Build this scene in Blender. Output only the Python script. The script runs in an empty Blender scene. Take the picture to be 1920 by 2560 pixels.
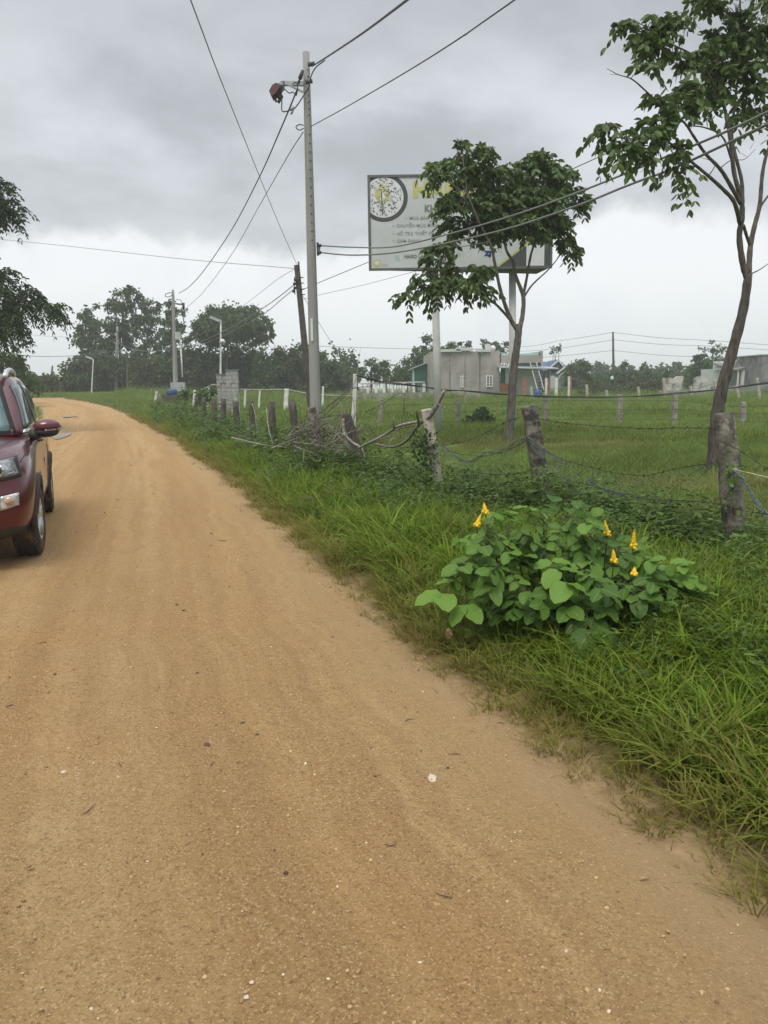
import bpy, bmesh, math, random
import numpy as np
from mathutils import Vector, Matrix

R = math.radians
rng = np.random.default_rng(7)
random.seed(7)
scene = bpy.context.scene
COL = scene.collection

# ------------------------------------------------------------------ camera
CAM_H, PITCH, ROLL, FPX = 1.5, R(9.2), R(0.8), 1923.0
cF = np.array([0, math.cos(PITCH), -math.sin(PITCH)])
cU0 = np.array([0, math.sin(PITCH), math.cos(PITCH)])
cR = math.cos(ROLL) * np.array([1.0, 0, 0]) - math.sin(ROLL) * cU0
cU = math.cos(ROLL) * cU0 + math.sin(ROLL) * np.array([1.0, 0, 0])
cam_data = bpy.data.cameras.new("camera")
cam = bpy.data.objects.new("camera", cam_data)
COL.objects.link(cam)
cam_data.sensor_fit = 'VERTICAL'
cam_data.sensor_height = 32.0
cam_data.lens = 32.0 * FPX / 2560.0
cam_data.clip_start = 0.05
cam_data.clip_end = 3000
m = Matrix.Identity(4)
for i in range(3):
    m[i][0], m[i][1], m[i][2] = cR[i], cU[i], -cF[i]
m[2][3] = CAM_H
cam.matrix_world = m
scene.camera = cam

# ------------------------------------------------------------------ sky, sun, exposure
SUN_EL, SUN_AZ = R(62), R(200)          # azimuth measured clockwise from +Y
world = bpy.data.worlds.new("World")
scene.world = world
world.use_nodes = True
wn, wl = world.node_tree.nodes, world.node_tree.links
wn.clear()
def W(t, **k):
    n = wn.new(t)
    for a, b in k.items():
        setattr(n, a, b)
    return n
def wmath(op, a, b=None, c=None):
    n = W('ShaderNodeMath', operation=op)
    for i, v in enumerate((a, b, c)):
        if v is None: continue
        if isinstance(v, (int, float)): n.inputs[i].default_value = v
        else: wl.new(v, n.inputs[i])
    return n.outputs[0]
def wss(v, lo, hi, a=0.0, b=1.0):
    n = W('ShaderNodeMapRange', interpolation_type='SMOOTHSTEP')
    wl.new(v, n.inputs['Value'])
    n.inputs['From Min'].default_value = lo; n.inputs['From Max'].default_value = hi
    n.inputs['To Min'].default_value = a; n.inputs['To Max'].default_value = b
    return n.outputs['Result']
def wmix(f, a, b):
    n = W('ShaderNodeMix', data_type='RGBA')
    if isinstance(f, (int, float)): n.inputs['Factor'].default_value = f
    else: wl.new(f, n.inputs['Factor'])
    for s, v in ((n.inputs[6], a), (n.inputs[7], b)):
        if isinstance(v, tuple): s.default_value = (*v, 1)
        else: wl.new(v, s)
    return n.outputs[2]
tc = W('ShaderNodeTexCoord')
sep = W('ShaderNodeSeparateXYZ'); wl.new(tc.outputs['Generated'], sep.inputs[0])
el = sep.outputs['Z']
zz = wmath('ADD', wmath('MAXIMUM', el, 0.0), 0.22)
comb = W('ShaderNodeCombineXYZ')
wl.new(wmath('DIVIDE', sep.outputs['X'], zz), comb.inputs[0])
wl.new(wmath('DIVIDE', sep.outputs['Y'], zz), comb.inputs[1])
def wnoise(vec, scale, detail, rough=0.5, dist=0.0, off=(0, 0, 0)):
    mp = W('ShaderNodeMapping'); mp.inputs['Location'].default_value = off
    wl.new(vec, mp.inputs['Vector'])
    n = W('ShaderNodeTexNoise'); wl.new(mp.outputs[0], n.inputs['Vector'])
    n.inputs['Scale'].default_value = scale; n.inputs['Detail'].default_value = detail
    n.inputs['Roughness'].default_value = rough; n.inputs['Distortion'].default_value = dist
    return n.outputs['Fac']
n1 = wnoise(comb.outputs[0], 0.95, 7, 0.52, 0.25, (2.3, 0.6, 0))
n2 = wnoise(comb.outputs[0], 2.1, 6, 0.55, 0.2, (5.1, 1.2, 0))
n3 = wnoise(tc.outputs['Generated'], 5.0, 8, 0.60, 0.15, (0.4, 0.0, 1.0))
nn = wmath('ADD', wmath('MULTIPLY', n1, 0.60), wmath('MULTIPLY', n2, 0.40))
deck = wmix(wss(nn, 0.40, 0.60), (0.425, 0.452, 0.472), (0.68, 0.71, 0.745))
deck = wmix(wss(el, 0.20, 0.29, 0.35, 0.0), deck, (0.45, 0.472, 0.49))
deck = wmix(wss(el, 0.28, 0.46, 0.0, 0.55), deck, (0.37, 0.395, 0.43))
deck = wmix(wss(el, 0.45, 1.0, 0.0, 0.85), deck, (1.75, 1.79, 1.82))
low = wmix(wss(el, 0.0, 0.14), (0.74, 0.77, 0.795), (0.86, 0.88, 0.89))
low = wmix(wss(n3, 0.44, 0.68, 0.0, 0.40), low, (0.68, 0.72, 0.755))
bnd = wss(wmath('ADD', el, wmath('MULTIPLY', wmath('SUBTRACT', n3, 0.5), 0.15)), 0.160, 0.192)
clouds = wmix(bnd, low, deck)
sky = W('ShaderNodeTexSky', sky_type='NISHITA')
sky.sun_disc = False
sky.sun_elevation = SUN_EL
sky.sun_rotation = SUN_AZ
bg1 = W('ShaderNodeBackground'); wl.new(sky.outputs[0], bg1.inputs['Color']); bg1.inputs['Strength'].default_value = 0.10
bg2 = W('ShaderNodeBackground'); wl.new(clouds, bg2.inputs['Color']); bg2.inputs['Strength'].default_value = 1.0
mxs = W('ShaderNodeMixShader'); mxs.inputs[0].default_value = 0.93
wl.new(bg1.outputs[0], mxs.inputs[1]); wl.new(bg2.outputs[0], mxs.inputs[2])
wo = W('ShaderNodeOutputWorld'); wl.new(mxs.outputs[0], wo.inputs['Surface'])

sun_d = bpy.data.lights.new("sun", 'SUN')
sun_d.energy = 1.5
sun_d.angle = R(25)
sun_d.color = (1.0, 0.96, 0.90)
sun = bpy.data.objects.new("sun", sun_d)
COL.objects.link(sun)
sdir = Vector((math.sin(SUN_AZ) * math.cos(SUN_EL), math.cos(SUN_AZ) * math.cos(SUN_EL), math.sin(SUN_EL)))
sun.rotation_euler = sdir.to_track_quat('Z', 'Y').to_euler()
sun.location = (0, 0, 40)

vs = scene.view_settings
vs.view_transform = 'Standard'
vs.look = 'None'
vs.gamma = 1.0
vs.use_curve_mapping = False
vs.exposure = 0.2
scene.cycles.use_denoising = True
scene.cycles.max_bounces = 8
scene.cycles.volume_bounces = 1
scene.cycles.transparent_max_bounces = 8

# ------------------------------------------------------------------ space helpers
def S(t):
    t = np.clip(t, 0, 1)
    return t * t * (3 - 2 * t)
def zt(x, y):
    """height of the terrain: it climbs a little towards the bend of the road"""
    return 0.8 * S((y - 18) / 60.0) * S((5 - x) / 30.0) + 0.3 * S((y - 30) / 50.0)
def ray(px, py):
    return cF + (px - 960) / FPX * cR - (py - 1280) / FPX * cU
_ts = np.concatenate([np.arange(1, 60, 0.05), np.arange(60, 600, 0.5)])
def G(px, py):
    """where the sight line meets the terrain"""
    d = ray(px, py)
    z = CAM_H + d[2] * _ts - zt(d[0] * _ts, d[1] * _ts)
    k = np.argmax(z < 0)
    if z[k] >= 0: k = len(_ts) - 1
    t = _ts[k]
    return Vector((d[0] * t, d[1] * t, CAM_H + d[2] * t))
def P(px, py, Y):
    """the point of the sight line at world distance Y"""
    d = ray(px, py)
    t = Y / d[1]
    return Vector((d[0] * t, Y, CAM_H + d[2] * t))
K = 1920 / 1659.0
def g(x, y): return G(x * K, y * K)
def q(x, y, Y): return P(x * K, y * K, Y)
def gx(x, Y, y=970):
    """the terrain point at distance Y under picture column x"""
    p = q(x, y, Y)
    return Vector((p.x, Y, float(zt(p.x, Y))))
def mpp(Y): return Y * K / FPX          # metres per picture unit at distance Y

# ------------------------------------------------------------------ object helpers
def link(o, parent=None):
    COL.objects.link(o)
    if parent is not None:
        o.parent = parent
    return o
def tag(o, label=None, cat=None, group=None, kind=None):
    if label: o['label'] = label
    if cat: o['category'] = cat
    if group: o['group'] = group
    if kind: o['kind'] = kind
    return o
def thing(name, label, cat, loc=(0, 0, 0), rotz=0.0, group=None):
    o = bpy.data.objects.new(name, None)
    o.empty_display_size = 0.2
    o.location = loc
    o.rotation_euler = (0, 0, rotz)
    link(o)
    return tag(o, label, cat, group)
class MB:
    """collects shapes; build() links them as one mesh object"""
    def __init__(self, origin=(0, 0, 0)):
        self.v, self.f, self.sm = [], [], []
        self.o = Vector(origin)
    def add(self, vs, fs, smooth=False):
        n = len(self.v)
        self.v += [tuple(Vector(p) - self.o) for p in vs]
        self.f += [tuple(i + n for i in f) for f in fs]
        self.sm += [smooth] * len(fs)
        return self
    def box(self, lo, hi):
        x0, y0, z0 = lo; x1, y1, z1 = hi
        return self.add([(x0, y0, z0), (x1, y0, z0), (x1, y1, z0), (x0, y1, z0), (x0, y0, z1), (x1, y0, z1), (x1, y1, z1), (x0, y1, z1)],
                        [(0, 3, 2, 1), (4, 5, 6, 7), (0, 1, 5, 4), (1, 2, 6, 5), (2, 3, 7, 6), (3, 0, 4, 7)])
    def tube(self, pts, rad, n=6, cap=True, square=False):
        pts = [Vector(p) for p in pts]
        k = len(pts)
        rad = list(rad) if hasattr(rad, '__len__') else [rad] * k
        vs, fs = [], []
        up = None
        for i, p in enumerate(pts):
            t = (pts[min(i + 1, k - 1)] - pts[max(i - 1, 0)])
            t = t.normalized() if t.length > 1e-9 else Vector((0, 0, 1))
            if up is None:
                up = Vector((0, 1, 0)) if abs(t.y) < 0.9 else Vector((1, 0, 0))
            a = (up - t * up.dot(t)).normalized()
            up = a
            b = t.cross(a)
            for j in range(n):
                th = 2 * math.pi * (j + (0.5 if square else 0)) / n
                vs.append(p + (a * math.cos(th) + b * math.sin(th)) * rad[i] * (1.414 if square else 1))
        for i in range(k - 1):
            for j in range(n):
                j2 = (j + 1) % n
                fs.append((i * n + j, i * n + j2, (i + 1) * n + j2, (i + 1) * n + j))
        if cap:
            fs.append(tuple(range(n - 1, -1, -1)))
            fs.append(tuple((k - 1) * n + j for j in range(n)))
        return self.add(vs, fs, not square and n > 4)
    def bar(self, a, b, w, h=None):
        """square bar from a to b"""
        return self.tube([a, b], w / 2, 4, True, True)
    def prism(self, poly, d):
        """polygon (list of 3-D points) pushed along d"""
        n = len(poly); d = Vector(d)
        vs = [Vector(p) for p in poly] + [Vector(p) + d for p in poly]
        fs = [tuple(range(n - 1, -1, -1)), tuple(range(n, 2 * n))]
        fs += [(i, (i + 1) % n, n + (i + 1) % n, n + i) for i in range(n)]
        return self.add(vs, fs)
    def ball(self, c, r, nu=10, nv=6):
        r = r if hasattr(r, '__len__') else (r, r, r)
        vs, fs = [], []
        for i in range(nv + 1):
            ph = math.pi * i / nv
            for j in range(nu):
                th = 2 * math.pi * j / nu
                vs.append((c[0] + r[0] * math.sin(ph) * math.cos(th), c[1] + r[1] * math.sin(ph) * math.sin(th), c[2] + r[2] * math.cos(ph)))
        for i in range(nv):
            for j in range(nu):
                fs.append((i * nu + j, (i + 1) * nu + j, (i + 1) * nu + (j + 1) % nu, i * nu + (j + 1) % nu))
        return self.add(vs, fs, True)
    def build(self, name, mat, parent=None, local=None):
        me = bpy.data.meshes.new(name)
        me.from_pydata(self.v, [], self.f)
        me.polygons.foreach_set('use_smooth', self.sm)
        if mat: me.materials.append(mat)
        me.update()
        o = bpy.data.objects.new(name, me)
        if parent is None:
            o.location = self.o
        return link(o, parent)
def spline(pts, n=8):
    """Catmull-Rom through the points"""
    pts = [Vector(p) for p in pts]
    if len(pts) < 3: return pts
    ex = [pts[0] * 2 - pts[1]] + pts + [pts[-1] * 2 - pts[-2]]
    out = []
    for i in range(1, len(ex) - 2):
        a, b, c, d = ex[i - 1:i + 3]
        for k in range(n):
            t = k / n
            out.append(0.5 * ((2 * b) + (c - a) * t + (2 * a - 5 * b + 4 * c - d) * t * t + (3 * b - a - 3 * c + d) * t ** 3))
    out.append(pts[-1])
    return out
def np_mesh(name, V, F, mat, parent=None, attr=None, smooth=False):
    """V (n,3), F (m,4) or (m,3) arrays -> mesh object; attr: name -> per-vertex floats"""
    me = bpy.data.meshes.new(name)
    V = np.asarray(V, dtype=np.float32); F = np.asarray(F, dtype=np.int32)
    k = F.shape[1]
    me.vertices.add(len(V)); me.vertices.foreach_set('co', V.ravel())
    me.loops.add(F.size); me.loops.foreach_set('vertex_index', F.ravel())
    me.polygons.add(len(F))
    me.polygons.foreach_set('loop_start', np.arange(0, F.size, k, dtype=np.int32))
    try: me.polygons.foreach_set('loop_total', np.full(len(F), k, dtype=np.int32))
    except Exception: pass
    me.polygons.foreach_set('use_smooth', np.full(len(F), smooth))
    for a, vals in (attr or {}).items():
        at = me.attributes.new(a, 'FLOAT', 'POINT')
        at.data.foreach_set('value', np.asarray(vals, dtype=np.float32))
    if mat: me.materials.append(mat)
    me.update(calc_edges=True)
    me.validate()
    o = bpy.data.objects.new(name, me)
    return link(o, parent) if parent is not False else o

# ------------------------------------------------------------------ materials
def new_mat(name):
    mt = bpy.data.materials.new(name)
    mt.use_nodes = True
    nt = mt.node_tree
    return mt, nt, nt.nodes, nt.links, nt.nodes['Principled BSDF']
def mat(name, c, rough=0.7, metal=0.0, var=0.15, vscale=4.0, bump=0.0, bscale=30.0, c2=None, spec=0.4, coat=0.0, lo=0.4, hi=0.65, stretch=None, dirt=None):
    """base colour c, mottled towards c2 (or towards a darker/lighter c), with fine relief"""
    mt, nt, N, L, b = new_mat(name)
    b.inputs['Roughness'].default_value = rough
    b.inputs['Metallic'].default_value = metal
    b.inputs['Specular IOR Level'].default_value = spec
    b.inputs['Coat Weight'].default_value = coat
    tcn = N.new('ShaderNodeTexCoord')
    vec = tcn.outputs['Object']
    if stretch:
        mp = N.new('ShaderNodeMapping'); mp.inputs['Scale'].default_value = stretch
        L.new(vec, mp.inputs['Vector']); vec = mp.outputs[0]
    no = N.new('ShaderNodeTexNoise'); no.inputs['Scale'].default_value = vscale; no.inputs['Detail'].default_value = 6
    no.inputs['Roughness'].default_value = 0.62
    L.new(vec, no.inputs['Vector'])
    mr = N.new('ShaderNodeMapRange'); mr.inputs['From Min'].default_value = lo; mr.inputs['From Max'].default_value = hi
    L.new(no.outputs['Fac'], mr.inputs['Value'])
    mx = N.new('ShaderNodeMix'); mx.data_type = 'RGBA'
    L.new(mr.outputs[0], mx.inputs['Factor'])
    mx.inputs[6].default_value = (*[x * (1 + var) for x in c], 1)
    mx.inputs[7].default_value = (*(c2 if c2 else [x * (1 - var * 1.6) for x in c]), 1)
    out = mx.outputs[2]
    if dirt:
        n2 = N.new('ShaderNodeTexNoise'); n2.inputs['Scale'].default_value = dirt[1]; n2.inputs['Detail'].default_value = 8
        n2.inputs['Roughness'].default_value = 0.7
        L.new(tcn.outputs['Object'], n2.inputs['Vector'])
        m2 = N.new('ShaderNodeMapRange'); m2.inputs['From Min'].default_value = dirt[2]; m2.inputs['From Max'].default_value = dirt[2] + 0.12
        L.new(n2.outputs['Fac'], m2.inputs['Value'])
        x2 = N.new('ShaderNodeMix'); x2.data_type = 'RGBA'
        L.new(m2.outputs[0], x2.inputs['Factor']); L.new(out, x2.inputs[6]); x2.inputs[7].default_value = (*dirt[0], 1)
        out = x2.outputs[2]
    L.new(out, b.inputs['Base Color'])
    if bump:
        nb = N.new('ShaderNodeTexNoise'); nb.inputs['Scale'].default_value = bscale; nb.inputs['Detail'].default_value = 5
        L.new(vec, nb.inputs['Vector'])
        bp = N.new('ShaderNodeBump'); bp.inputs['Strength'].default_value = bump; bp.inputs['Distance'].default_value = 0.02
        L.new(nb.outputs['Fac'], bp.inputs['Height']); L.new(bp.outputs[0], b.inputs['Normal'])
    return mt
def leaf_mat(name, a, b2, dry=None, trans=0.35, rough=0.5, attr='tone', inst=False, spec=0.35):
    """leaf surface: colour between a and b2 by the leaf's own tone, some light passes through"""
    mt, nt, N, L, b = new_mat(name)
    at = N.new('ShaderNodeAttribute'); at.attribute_name = attr
    mx = N.new('ShaderNodeMix'); mx.data_type = 'RGBA'
    L.new(at.outputs['Fac'], mx.inputs['Factor'])
    mx.inputs[6].default_value = (*a, 1); mx.inputs[7].default_value = (*b2, 1)
    col = mx.outputs[2]
    if inst:
        oi = N.new('ShaderNodeObjectInfo')
        hs = N.new('ShaderNodeHueSaturation')
        mr = N.new('ShaderNodeMapRange'); mr.inputs['To Min'].default_value = 0.7; mr.inputs['To Max'].default_value = 1.25
        L.new(oi.outputs['Random'], mr.inputs['Value']); L.new(mr.outputs[0], hs.inputs['Value'])
        L.new(col, hs.inputs['Color']); col = hs.outputs[0]
        if dry:
            ti = N.new('ShaderNodeAttribute'); ti.attribute_type = 'INSTANCER'; ti.attribute_name = 'tint'
            md = N.new('ShaderNodeMix'); md.data_type = 'RGBA'
            L.new(ti.outputs['Fac'], md.inputs['Factor']); L.new(col, md.inputs[6]); md.inputs[7].default_value = (*dry, 1)
            col = md.outputs[2]
    L.new(col, b.inputs['Base Color'])
    b.inputs['Roughness'].default_value = rough
    b.inputs['Specular IOR Level'].default_value = spec
    tr = N.new('ShaderNodeBsdfTranslucent'); L.new(col, tr.inputs['Color'])
    ms = N.new('ShaderNodeMixShader'); ms.inputs[0].default_value = trans
    L.new(b.outputs[0], ms.inputs[1]); L.new(tr.outputs[0], ms.inputs[2])
    L.new(ms.outputs[0], N['Material Output'].inputs['Surface'])
    return mt

M = {}
M['concrete'] = mat('pole_concrete', (0.285, 0.285, 0.27), 0.85, var=0.10, vscale=1.6, bump=0.15, bscale=60, stretch=(2, 2, 0.35))
M['old_concrete'] = mat('old_concrete', (0.215, 0.192, 0.158), 0.95, var=0.3, vscale=7, bump=0.9, bscale=24, dirt=((0.055, 0.050, 0.042), 5, 0.47))
M['pale_post'] = mat('pale_post', (0.42, 0.38, 0.31), 0.95, var=0.2, vscale=8, bump=0.7, bscale=25, dirt=((0.12, 0.11, 0.09), 7, 0.57))
M['dark_post'] = mat('dark_post', (0.10, 0.088, 0.075), 0.95, var=0.35, vscale=10, bump=0.7, bscale=30, stretch=(3, 3, 0.6))
M['post2'] = mat('field_post', (0.30, 0.27, 0.23), 0.9, var=0.2, vscale=6, bump=0.4, bscale=20, dirt=((0.10, 0.09, 0.08), 4, 0.6))
M['white_paint'] = mat('white_paint', (0.70, 0.70, 0.67), 0.7, var=0.08, vscale=3, bump=0.1, dirt=((0.35, 0.33, 0.29), 6, 0.62))
M['post_paint'] = mat('post_paint', (0.52, 0.52, 0.50), 0.6, var=0.07, vscale=2, bump=0.1, bscale=40, dirt=((0.30, 0.28, 0.24), 3, 0.64))
M['bark'] = mat('bark', (0.135, 0.118, 0.100), 0.95, var=0.3, vscale=12, bump=0.9, bscale=28, stretch=(2, 2, 0.5), c2=(0.07, 0.062, 0.053))
M['bark_dark'] = mat('bark_dark', (0.10, 0.085, 0.072), 0.95, var=0.3, vscale=10, bump=0.9, bscale=24, stretch=(2, 2, 0.5))
M['twig'] = mat('dry_twig', (0.165, 0.145, 0.122), 0.95, var=0.3, vscale=20, bump=0.4)
M['twig_pale'] = mat('pale_stick', (0.30, 0.275, 0.235), 0.95, var=0.3, vscale=14, bump=0.4)
M['wire'] = mat('black_cable', (0.035, 0.036, 0.04), 0.55, var=0.1)
M['wire_grey'] = mat('grey_cable', (0.20, 0.20, 0.20), 0.5, var=0.1)
M['barb'] = mat('rusty_wire', (0.055, 0.045, 0.04), 0.8, var=0.25, vscale=30)
M['steel'] = mat('galvanised_steel', (0.36, 0.38, 0.37), 0.5, metal=0.6, var=0.12, vscale=8)
M['iron'] = mat('dark_iron', (0.07, 0.07, 0.075), 0.6, metal=0.4, var=0.15)
M['orange'] = mat('orange_red_cover', (0.125, 0.052, 0.040), 0.6, var=0.15, vscale=9)
M['block'] = mat('grey_block', (0.36, 0.355, 0.34), 0.95, var=0.22, vscale=5, bump=0.5, bscale=30, dirt=((0.10, 0.10, 0.095), 2.2, 0.56))
M['mortar'] = mat('mortar', (0.20, 0.195, 0.185), 0.95, var=0.1, bump=0.3)

# ------------------------------------------------------------------ the road and the ground
_edge_px = [(1920, 2303), (1736, 2141), (1504, 1979), (1273, 1817), (1111, 1690), (926, 1528), (787, 1406), (648, 1273),
            (509, 1157), (382, 1070), (289, 1024), (208, 1004), (150, 997.5), (93, 995)]
_e = [Vector((3.4, -9, 0)), Vector((1.95, -1.5, 0))] + [G(*p) for p in _edge_px]
_e = [Vector((p.x, p.y, 0)) for p in _e]
_d = (_e[-1] - _e[-2]).normalized()
_e.append(_e[-1] + Vector((-0.98, 0.05, 0)) * 30)
_e.append(_e[-1] + Vector((-1.0, -0.05, 0)) * 60)
right_edge = np.array([(p.x, p.y) for p in spline(_e, 14)])
def resample(a, step_near=0.12, grow=0.012):
    seg = np.hypot(*np.diff(a, axis=0).T)
    s = np.concatenate([[0], np.cumsum(seg)])
    out, t = [], 0.0
    while t < s[-1]:
        x, y = np.interp(t, s, a[:, 0]), np.interp(t, s, a[:, 1])
        out.append((x, y))
        t += max(step_near, grow * math.hypot(x, y))
    return np.array(out)
right_edge = resample(right_edge)
_t = np.gradient(right_edge, axis=0)
_t /= np.hypot(_t[:, 0], _t[:, 1])[:, None]
for _ in range(900):
    _t[1:-1] = (_t[:-2] + _t[1:-1] * 2 + _t[2:]) / 4
_t /= np.hypot(_t[:, 0], _t[:, 1])[:, None]
left_n = np.stack([-_t[:, 1], _t[:, 0]], 1)
_s = np.concatenate([[0], np.cumsum(np.hypot(*np.diff(right_edge, axis=0).T))])
road_w = np.interp(right_edge[:, 1], [-10, 5, 14, 40, 80, 200], [6.6, 6.6, 6.0, 4.4, 4.4, 4.4])
center = right_edge + left_n * (road_w / 2)[:, None]
def vnoise(x, y, seed=0, octaves=3):
    """cheap smooth noise in about -1..1 for numpy arrays"""
    r = np.random.default_rng(seed)
    out = np.zeros(np.broadcast(x, y).shape)
    amp = 1.0
    fr = 1.0
    for o in range(octaves):
        for k in range(3):
            a = r.uniform(0, 2 * math.pi); ph = r.uniform(0, 6.28); ff = fr * r.uniform(0.7, 1.4)
            out = out + amp * np.sin((x * math.cos(a) + y * math.sin(a)) * ff + ph + 1.3 * np.sin((x * math.sin(a) - y * math.cos(a)) * ff * 0.7 + ph)) / 3
        amp *= 0.5; fr *= 2.1
    return out
def road_dist(x, y):
    """distance outside the road (negative on it)"""
    x = np.asarray(x, float).ravel(); y = np.asarray(y, float).ravel()
    out = np.empty(len(x))
    c = center[::2]; hw = (road_w / 2)[::2]
    for i in range(0, len(x), 20000):
        dx = x[i:i + 20000, None] - c[None, :, 0]; dy = y[i:i + 20000, None] - c[None, :, 1]
        d = np.sqrt(dx * dx + dy * dy) - hw[None]
        out[i:i + 20000] = d.min(1)
    return out
def ground_z(x, y, d=None):
    """terrain with its verge: a slight bank outside the road, small humps in the grass"""
    x = np.asarray(x, float); y = np.asarray(y, float)
    if d is None: d = road_dist(x, y).reshape(x.shape)
    bank = 0.10 * S(d / 1.6) - 0.05 * S((0.15 - d) / 0.5)
    hump = 0.035 * vnoise(x * 1.3, y * 1.3, 3) * S(d / 0.8)
    return zt(x, y) + bank * np.where(y < 80, 1, 1) + hump
def axis(lo, hi, a, b, fine, grow):
    v = list(np.arange(a, b, fine))
    s = fine; t = b
    while t < hi:
        v.append(t); s *= grow; t += s
    v.append(hi)
    s = fine; t = a - fine
    pre = []
    while t > lo:
        pre.append(t); s *= grow; t -= s
    pre.append(lo)
    return np.array(pre[::-1] + v)
xs = axis(-700, 700, -8, 9, 0.11, 1.07)
ys = axis(-60, 900, 1.2, 20, 0.11, 1.06)
GX, GY = np.meshgrid(xs, ys)
GD = road_dist(GX, GY).reshape(GX.shape)
GZ = ground_z(GX, GY, GD)
nx, ny = len(xs), len(ys)
idx = np.arange(nx * ny).reshape(ny, nx)
GF = np.stack([idx[:-1, :-1], idx[:-1, 1:], idx[1:, 1:], idx[1:, :-1]], -1).reshape(-1, 4)

def ground_material():
    mt, nt, N, L, b = new_mat('grassy_soil')
    geo = N.new('ShaderNodeNewGeometry')
    def noise(scale, detail=6, rough=0.6):
        n = N.new('ShaderNodeTexNoise'); n.inputs['Scale'].default_value = scale; n.inputs['Detail'].default_value = detail
        n.inputs['Roughness'].default_value = rough
        L.new(geo.outputs['Position'], n.inputs['Vector']); return n.outputs['Fac']
    def ramp(v, lo, hi):
        m_ = N.new('ShaderNodeMapRange'); m_.inputs['From Min'].default_value = lo; m_.inputs['From Max'].default_value = hi
        L.new(v, m_.inputs['Value']); return m_.outputs[0]
    def mix(f, a, c):
        x = N.new('ShaderNodeMix'); x.data_type = 'RGBA'; L.new(f, x.inputs['Factor'])
        for s_, v in ((x.inputs[6], a), (x.inputs[7], c)):
            if isinstance(v, tuple): s_.default_value = (*v, 1)
            else: L.new(v, s_)
        return x.outputs[2]
    at = N.new('ShaderNodeAttribute'); at.attribute_name = 'off'
    grass = mix(ramp(noise(0.35), 0.35, 0.65), (0.094, 0.165, 0.024), (0.150, 0.210, 0.045))
    grass = mix(ramp(noise(3.0), 0.45, 0.7), grass, (0.065, 0.100, 0.026))
    grass = mix(ramp(noise(26.0, 4), 0.40, 0.75), grass, (0.155, 0.215, 0.065))
    soil = mix(ramp(noise(9.0), 0.35, 0.7), (0.16, 0.115, 0.06), (0.075, 0.07, 0.03))
    sand = mix(ramp(noise(14.0), 0.35, 0.7), (0.40, 0.28, 0.15), (0.27, 0.18, 0.09))
    ad = N.new('ShaderNodeMath'); ad.operation = 'MULTIPLY_ADD'
    L.new(noise(2.2), ad.inputs[0]); ad.inputs[1].default_value = 0.9; L.new(at.outputs['Fac'], ad.inputs[2])
    c = mix(ramp(ad.outputs[0], 0.50, 0.78), sand, soil)
    far = N.new('ShaderNodeMath'); far.operation = 'ADD'; L.new(at.outputs['Fac'], far.inputs[0]); L.new(noise(1.1), far.inputs[1])
    c = mix(ramp(far.outputs[0], 1.1, 1.8), c, grass)
    L.new(c, b.inputs['Base Color'])
    b.inputs['Roughness'].default_value = 0.95; b.inputs['Specular IOR Level'].default_value = 0.15
    bp = N.new('ShaderNodeBump'); bp.inputs['Strength'].default_value = 0.7; bp.inputs['Distance'].default_value = 0.04
    L.new(noise(22.0, 8, 0.7), bp.inputs['Height']); L.new(bp.outputs[0], b.inputs['Normal'])
    return mt
ground = np_mesh('ground', np.stack([GX, GY, GZ], -1).reshape(-1, 3), GF, ground_material(), attr={'off': np.clip(GD, -1, 50).ravel()}, smooth=True)
tag(ground, kind='structure')

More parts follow.
